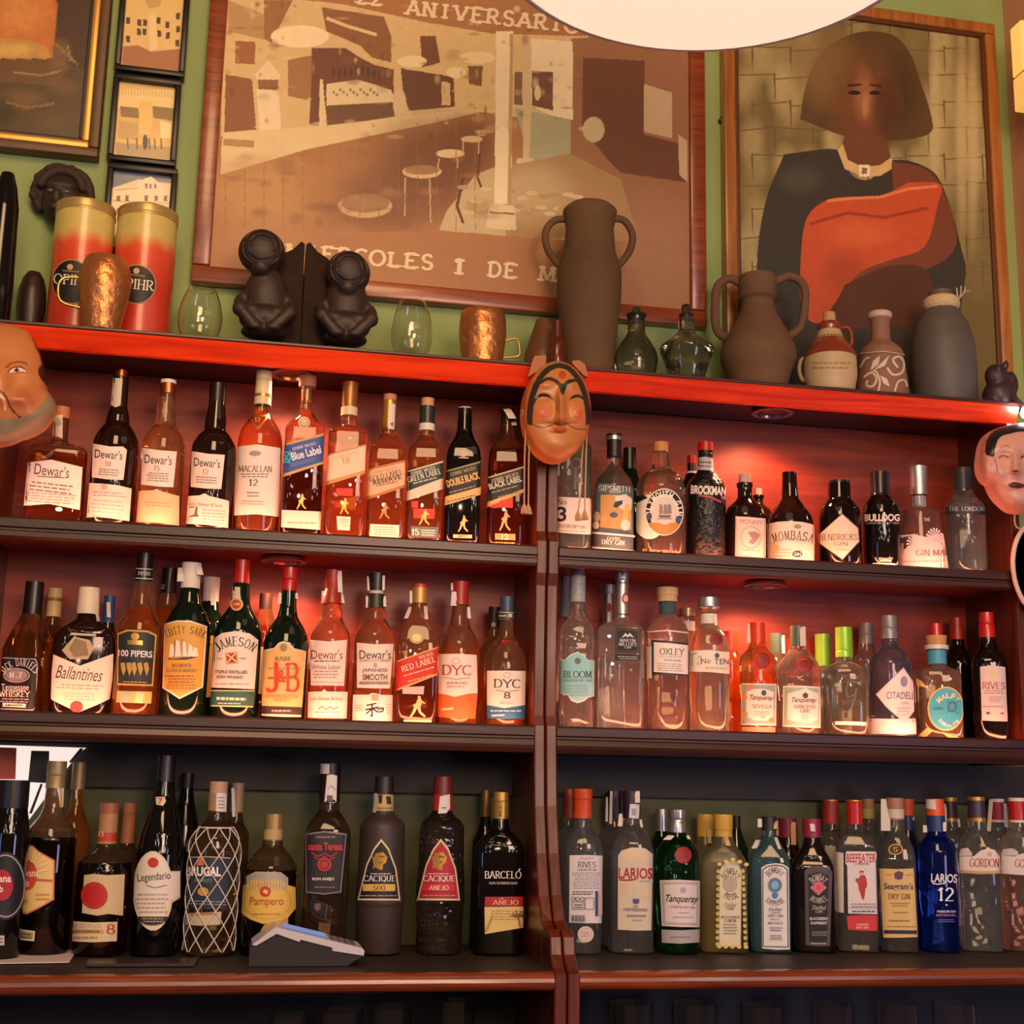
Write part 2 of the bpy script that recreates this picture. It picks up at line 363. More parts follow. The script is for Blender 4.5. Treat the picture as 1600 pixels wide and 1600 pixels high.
# ---------------------------------------------------------------- bottles
ROWS = {'B': ZB, 'C': ZC, 'D': ZD, 'A': ZA}
GROUPS = {'B': 'bottles on the upper bottle shelf', 'C': 'bottles on the middle bottle shelf', 'D': 'bottles on the counter', 'A': 'things on top of the shelves'}
def unit(w):
    a = proj(w); v = np.array(CAM) - np.array(w); t = np.array([-v[1], v[0], 0]); t /= np.linalg.norm(t)
    t = t if t[0] > 0 else -t
    return .01 / (proj(np.array(w) + .01 * t)[0] - a[0])
class Body:
    """A standing turned or squared vessel placed by its measured outline."""
    def __init__(s, F, name, label, cat, cx, prof, row, Y, sec=None, turn=None, group=None, Z=None):
        s.F = F; s.Y = Y; zs = s.zs = ROWS[row] if Z is None else Z; s.sec = sec
        axs, ays = px(F, cx, 0)
        X = P(axs, 1100, Y)[0]
        ytop = px(F, 0, prof[0][0])[1]; mw = max(h for _, h in prof)
        ysh = px(F, 0, next((y for y, h in prof if h > .9 * mw and y is not None), prof[-2][0]))[1]
        for _ in range(4):
            ym = (ysh + proj((X, Y, zs))[1]) / 2
            X = P(axs, ym, Y)[0]
        s.X = X; s.u = unit((X, Y, P(axs, ym, Y)[2])) / FR[F][2]
        yaw = math.atan2(CAM[0] - X, -(CAM[1] - Y)) if turn is None else math.radians(turn)
        s.yaw = yaw; s.axs = axs
        s.root = root(name, (X, Y, zs + (.0013 if row in 'BC' else .0005)), label, cat, group, yaw)
        s.c, s.s = math.cos(yaw), math.sin(yaw)
        o = CAM - np.array([X, Y, zs]); s.o = np.array([o[0] * s.c + o[1] * s.s, -o[0] * s.s + o[1] * s.c, o[2]])
        s.lay = []
        s.k = 1.0
        if sec and turn is not None:   # a squared body seen askew shows more than its own width
            ph = yaw - math.atan2(CAM[0] - X, -(CAM[1] - Y)); q_ = sec[0] / (sec[0] - 1)
            s.k = (abs(math.cos(ph)) ** q_ + abs(sec[1] * math.sin(ph)) ** q_) ** (1 / q_)
        s.mx = mw * s.u / s.k
    def z(s, y):
        return P(s.axs, px(s.F, 0, y)[1], s.Y)[2] - s.zs
    def lathe(s, name, prof, m, sec='own', fil=9, n=28, base=False, mx=None, **kw):
        sec = s.sec if sec == 'own' else sec
        def wd(h):
            if not sec: return h * s.u
            t = min(1, max(0, (h * s.u / (s.mx * s.k) - .55) / .35)); return h * s.u / (1 + (s.k - 1) * t * t * (3 - 2 * t))
        pr = [(s.z(y) if y is not None else 0.0, wd(h)) for y, h in prof]
        pr = fillet(pr, fil * s.u); mxx = mx or (s.mx if sec else max(h for _, h in pr))
        s.lay.append((pr, sec, mxx))
        bm = bmesh.new()
        if base: pr = pr[:-1] + [(.0035, pr[-1][1]), (.0012, pr[-1][1] - .0012), (0, pr[-1][1] - .0035)]
        lathe(bm, pr, sec, n, mxx)
        return obj(name, bm, m, s.root, smooth=38, **kw)
    def at(s, z):
        best = (1e-4, 1e-4, 2.0)
        for pr, sec, mx in s.lay:
            if pr[0][0] + .0004 >= z >= pr[-1][0] - .0004:
                for (z0, h0), (z1, h1) in zip(pr, pr[1:]):
                    if z0 >= z >= z1 or (z > pr[0][0] and z1 <= pr[0][0]):
                        h = h0 + (h1 - h0) * ((z0 - z) / (z0 - z1) if z0 > z1 else 0)
                        q = section(max(h, 1e-5), mx, sec)
                        if q[1] > best[1]: best = q
                        break
        return best
    def hit(s, x, y, lift):
        d = R @ np.array([(x - 800) / FPX, (y - 800) / FPX, 1.0]); dl = np.array([d[0] * s.c + d[1] * s.s, -d[0] * s.s + d[1] * s.c, d[2]])
        yy = -.02
        for _ in range(7):
            t = (yy - s.o[1]) / dl[1]; q = s.o + t * dl
            a, b, e = s.at(q[2]); r = min(abs(q[0]) / a, .985)
            yy = .5 * yy + .5 * (-b * (1 - r ** e) ** (1 / e))
        lim = .985 * a; xx = max(-lim, min(lim, q[0]))
        k = 1 + lift / max(b, .004)
        return (xx * (1 + lift / max(a, .004)), -b * (1 - (abs(xx) / a) ** e) ** (1 / e) * k, q[2])
    def label(s, name, els, **kw):
        return decal(name, s.root, s.F, els, s.hit, step=max(2.2, s.mx / s.u / FR[s.F][2] / 9), **kw)
    def flag(s, name, x0, y0, x1, y1, w, col='d8d0cc', out=.004):
        """A loose end of a paper seal standing off the neck."""
        bm = bmesh.new(); a = s.hit(*px(s.F, x0, y0), .0006); b = s.hit(*px(s.F, x1, y1), .0006); ww = w * s.u / 2
        mid = [(a[i] + b[i]) / 2 for i in range(3)]; rows = []
        for q, k in ((a, .0), (mid, out * .7), (b, out)):
            rows.append([(q[0] - ww, q[1] - k, q[2]), (q[0] + ww, q[1] - k, q[2])])
        for k in (0, 1):
            f = [rows[k][0], rows[k][1], rows[k + 1][1], rows[k + 1][0]]
            A = [bm.verts.new(v) for v in f]; B = [bm.verts.new((v[0], v[1] - .0006, v[2])) for v in f]
            bm.faces.new(A); bm.faces.new(B[::-1])
            for i in range(4): bm.faces.new((A[i], B[i], B[(i + 1) % 4], A[(i + 1) % 4]))
        return obj(name, bm, mat(col, .6), s.root, smooth=60)
def bot(F, name, label, cx, prof, gm, row, Y=.052, sec=None, turn=None, caps=(), labels=(), flags=(), fil=9, n=28):
    cat = 'bottle'
    full = list(prof) + [(None, prof[-1][1])] if prof[-1][0] is not None else list(prof)
    top = min([full[0][0]] + [c[1][0][0] for c in caps])
    b = Body(F, name, label, cat, cx, full, row, Y, sec, turn, GROUPS[row])
    if isinstance(gm, tuple):          # (empty tint, liquid, level in frame px or None, extras)
        lv = round(b.z(gm[2]), 4) if gm[2] else None
        gm = glass(gm[0], gm[1], lv, *gm[3:])
    b.lathe('glass_body', full, gm, fil=fil, n=n, base=True)
    for c in caps:
        b.lathe(c[0], c[1], c[2], None, fil=c[3] if len(c) > 3 else 3, n=20)
    for l in labels: b.label(l[0], l[1])
    for f in flags: b.flag('seal_strip', *f)
    return b
# ================================================================ setting
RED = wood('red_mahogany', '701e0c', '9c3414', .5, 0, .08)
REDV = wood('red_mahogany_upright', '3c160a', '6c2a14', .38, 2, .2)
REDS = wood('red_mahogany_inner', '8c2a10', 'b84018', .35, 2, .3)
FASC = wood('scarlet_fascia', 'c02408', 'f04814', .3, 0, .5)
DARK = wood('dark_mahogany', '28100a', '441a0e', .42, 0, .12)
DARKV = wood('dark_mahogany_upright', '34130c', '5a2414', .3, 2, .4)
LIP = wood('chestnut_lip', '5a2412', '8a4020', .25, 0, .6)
BACKD = mat('2c2e20', .6, noise=.3, scale=4)
GREEN = mat('8ea468', .75, noise=.10, scale=3, bump=.1)
bm = bmesh.new(); box(bm, -2.4, 2.6, .19, .29, 0, 3.6)
obj('wall_back', bm, GREEN, kind='structure')
bm = bmesh.new(); box(bm, -2.4, 2.6, -3.6, .19, -.1, 0)
obj('floor', bm, mat('3a2a20', .5, noise=.3, scale=8), kind='structure')
# pale pillar at the far right of the wall
xr = P(1589, 400, .189)[0]
bm = bmesh.new(); box(bm, xr, xr + .35, .06, .189, 0, 3.6)
obj('trim_1', bm, mat('c89070', .7, noise=.08, scale=5), kind='structure')

def panel_outline(full):            # side panel seen from the side: (y, z), stepping forward towards the counter
    f = [(.004, ZA - .0205), (.006, ZB + .03), (-.006, ZB + .012), (-.006, ZB - .04), (0, ZB - .06), (0, ZC + .02), (-.008, ZC + .004), (-.010, ZC - .038)]
    if not full: return f + [(.175, ZC - .038), (.175, ZA - .0205)]
    f += [(-.018, ZC - .12), (-.035, ZC - .19), (-.058, ZC - .25), (-.078, ZC - .285), (-.10, ZC - .297), (-.122, ZC - .292), (-.136, ZC - .302), (-.142, ZC - .325), (-.160, ZD + .004), (-.172, ZD - .002), (-.172, 0.0)]
    return f + [(.175, 0.0), (.175, ZA - .0205)]
LENS = mat('3c2c28', .15, .0)
def puck(parent, x, y, Y, Z, bright, cx):
    X = P(x, y, Y)[0]
    bm = bmesh.new(); lathe(bm, [(Z - .0002, .026), (Z - .004, .036), (Z - .009, .037), (Z - .009, .028), (Z - .004, .026)], n=28, off=(X - cx, Y), caps=(True, True))
    o = obj('downlight', bm, mat('a89c94', .25, .9), parent, smooth=40)
    bm = bmesh.new(); lathe(bm, [(Z - .0055, .024), (Z - .0085, .014), (Z - .0095, .001)], n=20, off=(X - cx, Y))
    obj('lens', bm, LENS, o, smooth=40)
    lamp('downlight_beam', 'SPOT', (X, Y, Z - .012), LAMP_E, (1, .40, .22), .02, (X, Y, Z - 1), 150)
LAMP_E = 3.0; LED = 25
def unit_shelves(label, x0, x1, xi0, xi1, pucks, xo0, xo1):
    """xo0, xo1: how far the counter runs (it goes on past the outer side panel)."""
    cx = (x0 + x1) / 2; u = root('shelving_unit', (cx, 0, 0), label, 'shelving unit', 'back bar shelving units')
    def put(o): o.location.x -= cx; return o
    bm = bmesh.new(); box(bm, x0, x1, .0, .178, ZA - .020, ZA - .004, .002); put(obj('top_shelf', bm, DARK, u))
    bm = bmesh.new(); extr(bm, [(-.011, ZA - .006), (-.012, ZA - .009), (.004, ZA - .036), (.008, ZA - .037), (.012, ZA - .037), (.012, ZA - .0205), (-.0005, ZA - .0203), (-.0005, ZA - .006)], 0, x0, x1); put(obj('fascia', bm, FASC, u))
    bm = bmesh.new(); box(bm, x0, x1, -.014, -.0004, ZA - .0055, ZA - .0005, .001); put(obj('top_edging', bm, DARK, u))
    for zz in (ZB, ZC):
        t = .029 if zz == ZB else .038
        bm = bmesh.new(); box(bm, xi0, xi1, .004, .170, zz - .021, zz); put(obj('shelf', bm, RED, u))
        bm = bmesh.new(); box(bm, xi0 + .002, xi1 - .002, .006, .168, zz + .0001, zz + .0008); put(obj('bounce_sheet', bm, mat('c8988c', .5), u))  # pale sheet added to brighten the bottle bases seen through the glass
        bm = bmesh.new()
        pts = [(.004, zz), (-.0035, zz), (-.0035, zz + .004), (-.008, zz + .004), (-.010, zz + .001), (-.010, zz - .011), (-.006, zz - .013), (-.006, zz - .016), (-.009, zz - .018), (-.009, zz - t + .004), (-.005, zz - t), (.004, zz - t)]
        if zz == ZC: pts = pts[:9] + [(-.011, zz - .026), (-.015, zz - .031), (-.012, zz - t), (.004, zz - t)]
        extr(bm, pts, 0, xi0, xi1)
        put(obj('moulding', bm, DARK, u))
        bm = bmesh.new(); box(bm, xi0 + .01, xi1 - .01, -.0032, .0018, zz + .0002, zz + .0022); put(obj('led_strip', bm, emit('rosy_led', (1, .27, .13), LED), u))
    bm = bmesh.new(); box(bm, xo0, xo1, -.150, .170, ZD - .024, ZD - .001); put(obj('counter', bm, mat('2a201c', .55, noise=.3, scale=40), u))
    bm = bmesh.new(); extr(bm, [(-.150, ZD)] + [(-.158 - .013 * math.sin(math.pi * i / 8), ZD - .013 + .013 * math.cos(math.pi * i / 8)) for i in range(9)] + [(-.150, ZD - .026)], 0, xo0, xo1); put(obj('counter_nosing', bm, LIP, u))
    for xa, xb, full in ((x0, xi0, xo0 == xi0), (xi1, x1, xo1 == xi1)):
        bm = bmesh.new(); extr(bm, panel_outline(full), 0, xa, xb)
        bmesh.ops.bevel(bm, geom=[e for e in bm.edges if abs(e.verts[0].co.x - e.verts[1].co.x) < 1e-6 and e.verts[0].co.y < .1 and e.verts[1].co.y < .1], offset=.002, segments=1, affect='EDGES')
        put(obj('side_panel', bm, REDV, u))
    bm = bmesh.new(); box(bm, xi0, xi1, .171, .178, ZC - .03, ZA - .021); put(obj('back_panel', bm, RED, u))
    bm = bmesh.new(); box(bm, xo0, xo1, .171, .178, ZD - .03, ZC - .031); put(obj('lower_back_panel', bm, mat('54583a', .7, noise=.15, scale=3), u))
    bm = bmesh.new(); box(bm, xo0, xo1, .155, .1705, ZC - .105, ZC - .0385); put(obj('cornice', bm, mat('1c1612', .6), u))
    bm = bmesh.new(); box(bm, xo0, xo1, .10, .178, .0, ZD - .031); put(obj('cupboard_back', bm, mat('17121a', .6), u))
    bm = bmesh.new(); box(bm, xo0, xo1, -.12, .10, ZD - .32, ZD - .30); put(obj('cupboard_shelf', bm, mat('17121a', .6), u))
    for x, y, Y, Z, br in pucks: puck(u, x, y, Y, Z, br, cx)
    return u
UL = unit_shelves('left back-bar shelving unit of dark red wood holding the whisky and rum bottles', -.815, .0585, -.797, .041,
                  [(457, 579, .074, ZA - .020, .12), (443, 876, .085, ZB - .021, .2)], -1.2, .041)
UR = unit_shelves('right back-bar shelving unit of dark red wood holding the gin bottles', .0605, .916, .078, .898,
                  [(1207, 647, .08, ZA - .020, .12), (1195, 919, .085, ZB - .021, .2)], .078, 1.3)
# ================================================================ bottles
BLK = mat('0e0a0a', .06); BLKM = mat('1a1614', .4); CORK = mat('c39a68', .7, noise=.2, scale=200); CREAM = mat('dcc8a0', .45); GOLDM = pmat('gold'); SILV = pmat('silver'); COPP = pmat('copper')
RCAP = mat('b81c14', .3, coat=.4); WCAP = mat('ddd6c8', .5); DGRN = mat('0a1a10', .06); BRN = mat('20100a', .06)
W1, W2, INK, GRY, CRM = 'ece0d4', 'e2d4c4', '1e1a1c', '8c8480', 'e0c898'
def c1(y0, y1, h, m, n='cap', f=3): return (n, [(y0, h), (y1, h)], m, f)
def body(ys, y0, yn, hn, yb, hb, sh=None):
    """neck from y0 to yn, shoulder to yb, then straight down"""
    return [(y0, hn), (yn, hn * 1.04), (yn + .35 * (yb - yn), hn + .30 * (hb - hn)), (yn + .72 * (yb - yn), hn + .80 * (hb - hn)), (yb, hb)]
# ---- whisky, upper shelf
bot(4, 'whisky_bottle', 'square whisky decanter with wooden stopper beside the wide grinning mask', 322, [(425, 44), (545, 46), (575, 62), (600, 150), (622, 172), (None, 172)], ('d8a880', 'b85a24', 640), 'B', sec=(7, .55), turn=6, Y=.06,
    caps=[c1(362, 428, 46, mat('b87850', .6), 'stopper', 8)],
    labels=[('front_label', [('p', W1, [(150, 686), (300, 668), (478, 712), (462, 960), (285, 925), (126, 936)]), ('t', '40383c', "Dewar's", 302, 732, 200, 66, 'n', -7), ('l', '504840', [(215, 764), (375, 775)], 5), ('x', '807878', 165, 785, 430, 850, 3, 30), ('x', 'a89898', 150, 850, 440, 915, 4, 20)]),
            ('seal_strip', [('p', 'd8c8b8', [(316, 410), (364, 406), (362, 545), (308, 522)]), ('r', 'a09890', 325, 425, 355, 470)])])
bot(4, 'whisky_bottle', 'dark whisky bottle with copper-topped cap, its white label numbered 18', 655, [(190, 46), (360, 50), (420, 68), (458, 70), (500, 104), (550, 130), (600, 137), (None, 135)], BRN, 'B',
    caps=[('cap', [(148, 36), (186, 38)], COPP, 4), ('neck_foil', [(184, 46), (355, 50)], mat('241410', .35))],
    labels=[('seal_strip', [('p', 'cfc4ae', [(655, 192), (712, 196), (700, 352), (672, 364), (645, 350)])]),
            ('front_label', [('p', W1, [(540, 574), (640, 592), (715, 592), (737, 612), (716, 786), (620, 782), (535, 770)]), ('t', INK, "Dewar's", 632, 638, 158, 50, 'n', -5), ('t', 'a87858', '18', 628, 692, 34, 30, 's', -4), ('x', GRY, 570, 715, 700, 760, 3, 10)]),
            ('lower_label', [('p', W1, [(500, 802), (600, 808), (690, 818), (764, 836), (750, 1026), (640, 1008), (560, 1000), (493, 1004)]), ('e', 'c8b0a0', 605, 826, 20, 18), ('x', 'b0a098', 520, 845, 735, 880, 2, 14), ('x', 'c8b8b0', 520, 890, 730, 1000, 5, 18)])])
bot(4, 'whisky_bottle', 'clear-shouldered whisky bottle with copper foil cap, its white label numbered 15', 935, [(290, 46), (330, 50), (440, 58), (475, 64), (515, 100), (565, 124), (620, 128), (None, 128)], ('dcb890', 'f0b070', 610), 'B',
    caps=[('cap', [(205, 46), (285, 44), (300, 30)], COPP, 6), c1(205, 225, 47, WCAP, 'seal_band')],
    labels=[('front_label', [('p', W1, [(828, 598), (925, 614), (1027, 620), (1006, 828), (915, 824), (820, 812)]), ('t', INK, "Dewar's", 920, 668, 156, 52, 'n', -5), ('t', 'a87858', '15', 912, 718, 34, 30, 's', -4), ('x', GRY, 855, 738, 990, 795, 4, 8)]),
            ('lower_label', [('p', 'dcbc94', [(792, 850), (890, 846), (910, 838), (930, 850), (1040, 880), (1040, 1052), (910, 1034), (782, 1030)]), ('x', 'b09070', 830, 905, 1000, 940, 2, 10)])])
bot(4, 'whisky_bottle', 'black whisky bottle, its white label numbered 12 above a scrolled lower label', 1228, [(328, 48), (400, 56), (440, 64), (500, 64), (535, 100), (585, 128), (640, 132), (None, 132)], BRN, 'B',
    caps=[c1(226, 332, 50, mat('20120e', .3))],
    labels=[('front_label', [('p', W1, [(1115, 618), (1210, 634), (1306, 640), (1285, 838), (1200, 836), (1108, 826)]), ('t', INK, "Dewar's", 1204, 686, 150, 50, 'n', -5), ('t', 'a87858', '12', 1195, 738, 34, 30, 's', -4), ('x', GRY, 1130, 760, 1260, 805, 3, 8)]),
            ('lower_label', [('p', W1, [(1082, 880), (1160, 876), (1188, 864), (1215, 878), (1330, 908), (1325, 1066), (1200, 1046), (1070, 1040)]), ('t', '584848', 'John Dewar & Sons', 1195, 932, 190, 26, 'n', -4), ('p', '605858', [(1090, 1003), (1130, 985), (1140, 945), (1100, 950), (1110, 940), (1150, 942), (1148, 985), (1158, 1000), (1125, 1000)]), ('x', 'b0a8a0', 1165, 950, 1310, 1040, 5, 10)])])
bot(4, 'whisky_bottle', 'tall whisky bottle with cream cap and gold triangle over a plain white label, numbered 12', 1497, [(352, 48), (400, 50), (440, 78), (490, 112), (545, 128), (600, 132), (None, 132)], ('c8946a', 'd09050', 560), 'B',
    caps=[('cap', [(156, 46), (200, 48), (206, 44), (212, 48), (352, 52)], CREAM, 3), c1(290, 306, 53, GOLDM, 'cap_band')],
    labels=[('neck_label', [('l', GOLD, [(1440, 412), (1560, 412), (1500, 488), (1440, 412)], 11), ('t', 'd8b870', '12', 1497, 436, 30, 26, 's')]),
            ('front_label', [('p', W1, [(1368, 592), (1500, 580), (1628, 600), (1622, 1000), (1490, 985), (1362, 992)]), ('e', 'a09898', 1483, 632, 34, 16), ('t', '604840', 'MACALLAN', 1484, 722, 190, 38, 's', -1), ('x', GRY, 1400, 745, 1560, 775, 2), ('t', '403830', '12', 1474, 802, 50, 40, 's'), ('x', GRY, 1430, 850, 1510, 890, 2), ('l', 'a09890', [(1405, 908), (1535, 912)], 4), ('l', 'a09890', [(1405, 924), (1535, 928)], 4)])])
# ---- slanted-label squares
def walker(F, label, cx, prof, gm, caps, lab, fig, extra=(), sec=(6, .92), flags=()):
    return bot(F, 'whisky_bottle', label, cx, prof, gm, 'C' if F == 12 else 'B', sec=sec, caps=caps, labels=[('slanted_label', lab)] + ([('figure_print', [('w', fig[1], *fig[0])])] if fig else []) + list(extra), flags=flags)
walker(5, 'square whisky bottle with slanted blue label', 195, [(240, 36), (330, 34), (385, 36), (425, 62), (478, 104), (500, 116), (None, 116)], ('cca080', '5a2a18', 600), [c1(185, 246, 52, mat('b07048', .6), 'stopper'), ('neck_foil', [(246, 38), (262, 30), (328, 34)], SILV)],
       [('p', 'c8a860', [(86, 576), (318, 514), (314, 692), (80, 770)]), ('p', '35529e', [(86, 590), (318, 528), (314, 678), (80, 752)]), ('t', 'e0e0f0', 'JOHNNIE WALKER', 205, 590, 140, 18, 's', 15), ('t', 'f4f0f0', 'Blue Label', 216, 630, 170, 48, 'b', 15), ('x', '8090c8', 130, 690, 270, 712, 2, -36), ('o', '40b0c8', 105, 655, 28, 34, 9), ('l', '40b0c8', [(82, 615), (126, 690)], 9), ('l', '40b0c8', [(84, 700), (128, 620)], 9)],
       ((160, 866, 218, 958), GOLD), [('lower_label', [('p', W2, [(76, 960), (304, 970), (300, 1076), (73, 1060)]), ('x', 'b89080', 95, 1020, 290, 1045, 1, 6)]), ('emblem', [('e', 'd8c0a0', 205, 452, 34, 34), ('o', 'a08860', 205, 452, 26, 26, 5)])])
walker(5, 'square whisky bottle with slanted plain cream label and bronze cap', 447, [(410, 42), (480, 44), (500, 90), (520, 114), (None, 116)], ('d8a078', 'dc8848', 650), [('cap', [(222, 50), (368, 46)], mat('a87038', .3, .5), 4), c1(366, 415, 50, CREAM, 'cap_collar')],
       [('p', 'c89858', [(333, 640), (562, 578), (557, 748), (328, 818)]), ('p', 'ecd0b0', [(333, 650), (562, 588), (557, 728), (328, 796)]), ('t', 'd0a880', 'JOHNNIE WALKER', 446, 640, 150, 18, 's', 15), ('t', 'c89848', '18', 447, 672, 44, 40, 's', 8)],
       ((412, 890, 466, 988), GOLD), [('red_mark', [('p', 'd03020', [(392, 834), (488, 834), (486, 880), (392, 876)])]), ('lower_label', [('p', W2, [(394, 996), (475, 1000), (470, 1080), (400, 1075)]), ('x', 'c8a090', 405, 1010, 465, 1060, 3)])])
walker(5, 'whisky bottle with gold foil neck and slanted pale gold label', 682, [(325, 40), (495, 46), (530, 48), (570, 78), (620, 102), (680, 110), (None, 110)], ('d8a070', 'dc9054', 600), [c1(290, 332, 40, mat('b88058', .6), 'stopper'), ('neck_foil', [(328, 42), (494, 46)], GOLDM)],
       [('p', 'b87840', [(576, 722), (790, 668), (788, 828), (570, 902)]), ('p', 'e0b890', [(576, 734), (790, 682), (788, 812), (572, 884)]), ('t', 'b88860', 'JOHNNIE WALKER', 672, 730, 140, 16, 's', 14), ('t', '402820', 'GOLD LABEL', 680, 760, 190, 32, 's', 14), ('t', '503828', 'RESERVE', 688, 786, 160, 26, 'b', 14), ('x', '906848', 625, 815, 760, 832, 1, -32)],
       ((640, 918, 704, 1014), 'b88858'), [('lower_label', [('p', W2, [(590, 1042), (756, 1048), (754, 1126), (586, 1116)]), ('x', 'b88878', 600, 1052, 745, 1108, 4, 4)]), ('seal_strip', [('p', 'd8d0c8', [(700, 338), (734, 345), (728, 492), (696, 488)]), ('p', '605850', [(706, 455), (724, 450), (718, 480)])])])
walker(5, 'whisky bottle with dark cap, white ring and slanted dark green label', 905, [(360, 40), (500, 42), (540, 44), (575, 72), (615, 98), (670, 104), (None, 104)], ('d8a078', 'dc9054', 600), [c1(312, 362, 38, mat('c89868', .6), 'stopper'), ('cap', [(360, 46), (464, 46)], mat('28302c', .3)), c1(462, 502, 47, WCAP, 'cap_ring')],
       [('p', 'd8d0b8', [(806, 734), (1011, 674), (1011, 838), (802, 908)]), ('p', '24382c', [(806, 742), (1011, 684), (1011, 774), (804, 852)]), ('t', 'e0e0d8', 'JOHNNIE WALKER', 897, 732, 145, 20, 's', 16), ('t', 'f0f0e8', 'GREEN LABEL', 903, 760, 195, 34, 's', 16), ('x', 'a8b8a8', 825, 800, 985, 822, 1, -42)],
       ((870, 952, 936, 1050), GOLD), [('back_label', [('p', 'd83424', [(840, 952), (965, 955), (962, 1012), (842, 1008)]), ('p', 'd83424', [(830, 910), (868, 908), (868, 948), (832, 948)])]), ('age_plaque', [('p', '4c6464', [(828, 1054), (980, 1060), (976, 1124), (826, 1116)]), ('t', 'e8e8e0', '15', 853, 1088, 42, 36, 's'), ('x', 'c8d0c8', 880, 1070, 970, 1112, 3, 4)])])
walker(5, 'black whisky bottle with gold lettering above a slanted cream signature band', 1126, [(390, 40), (440, 42), (500, 44), (550, 62), (610, 92), (660, 101), (None, 101)], BLK, [('cap', [(372, 40), (465, 42)], mat('141010', .25), 4), c1(366, 384, 38, WCAP, 'cap_top')],
       [('p', 'a09060', [(1030, 732), (1228, 676), (1228, 830), (1030, 886)]), ('p', '1c1c1a', [(1030, 740), (1228, 686), (1228, 826), (1030, 882)]), ('t', 'b8a878', 'JOHNNIE WALKER', 1128, 735, 150, 20, 's', 16), ('t', 'dcb468', 'DOUBLE BLACK', 1128, 784, 190, 44, 'x', 16), ('x', 'b09860', 1045, 855, 1215, 870, 1, -46), ('p', 'dcb470', [(1029, 884), (1228, 826), (1226, 872), (1026, 936)]), ('x', '604828', 1040, 908, 1210, 924, 1, -46)],
       ((1098, 990, 1160, 1090), 'e0c080'), [('emblem', [('e', 'c8b898', 1131, 632, 20, 20), ('l', 'c8b898', [(1105, 656), (1160, 658)], 7)]), ('lower_print', [('r', 'd8c088', 1072, 1102, 1180, 1122, 3), ('t', '181410', 'BEST', 1127, 1113, 50, 12, 'b'), ('x', 'e0d0a8', 1072, 1132, 1182, 1158, 1, 2)])])
walker(5, 'whisky bottle with torn white seal and slanted black label, next to the post', 1377, [(380, 38), (460, 40), (530, 46), (580, 78), (640, 104), (700, 108), (None, 108)], ('b88058', 'a84020', 620), [c1(378, 455, 40, mat('1c1614', .3))],
       [('p', 'c8b070', [(1276, 768), (1486, 704), (1482, 856), (1268, 946)]), ('p', '1e1e1c', [(1276, 778), (1486, 714), (1482, 836), (1270, 916)]), ('t', 'c8c0a8', 'JOHNNIE WALKER', 1372, 772, 160, 24, 's', 16), ('t', 'e0dcc8', 'BLACK LABEL', 1374, 802, 190, 34, 'b', 15), ('x', 'a8a088', 1285, 856, 1465, 872, 1, -50), ('x', 'a08848', 1320, 882, 1460, 898, 1, -36)],
       ((1338, 955, 1406, 1085), 'e0b070'), [('back_label', [('p', 'd83020', [(1278, 938), (1350, 905), (1418, 885), (1418, 948), (1290, 946)])]), ('age_plaque', [('r', 'c89050', 1316, 1096, 1432, 1132, 4), ('t', 'f0e0c0', '12', 1373, 1116, 40, 34, 'b'), ('x', 'c89050', 1318, 1138, 1430, 1162, 1, 3)])],
       flags=[(1385, 375, 1415, 440, 46, 'e8dcd0', .012), (1420, 445, 1425, 475, 30, 'd0c4b8', .008)])
# ---- whisky, middle shelf
bot(11, 'whisky_bottle', 'square black-labelled whisky bottle with black neck sleeve, cut by the left picture edge', 152, [(450, 62), (480, 72), (560, 100), (610, 138), (660, 154), (None, 154)], ('c88858', 'b87038', 560), 'C', sec=(8, .95), turn=-22, Y=.062,
    caps=[('neck_sleeve', [(262, 56), (420, 58), (455, 62)], mat('181210', .3))],
    labels=[('front_label', [('p', '141212', [(0, 690), (228, 706), (226, 1024), (0, 1024)]), ('l', 'b8b0a8', [(6, 704), (205, 712), (215, 740), (208, 990), (190, 1008), (6, 1000)], 5), ('a', 'e8e0d8', 'JACK DANIELS', 116, 850, 118, 120, -62, 58, 44, 's'), ('o', 'c8c0b8', 98, 806, 74, 42, 5), ('e', '90888c', 98, 806, 62, 34), ('t', 'f0f0e8', 'No.7', 95, 804, 70, 32, 's'), ('t', 'e8e0d8', 'Tennessee', 90, 874, 150, 34, 'n', -1), ('x', 'c0b8b0', 20, 885, 150, 900, 1, 4), ('t', 'e8e4dc', 'WHISKEY', 88, 915, 170, 34, 's', -1), ('x', 'a8a098', 5, 935, 180, 965, 2, 4), ('p', 'e0d8d0', [(25, 965), (150, 972), (148, 994), (25, 988)]), ('x', '302828', 32, 970, 142, 990, 1)]),
            ('side_label', [('p', '1a1412', [(240, 706), (300, 696), (296, 1020), (238, 1024)]), ('l', 'a84020', [(268, 730), (280, 780), (262, 840), (280, 900), (256, 1000)], 12)])])
bot(11, 'whisky_bottle', 'whisky bottle with cream foil cap behind the square black-labelled bottle', 277, [(460, 40), (520, 48), (600, 110), (None, 112)], ('c88858', 'b87038', 560), 'C', Y=.128, n=16, caps=[('cap', [(300, 44), (465, 46)], mat('c8ae80', .5), 3), c1(355, 375, 47, mat('8a6038', .5), 'cap_band')])
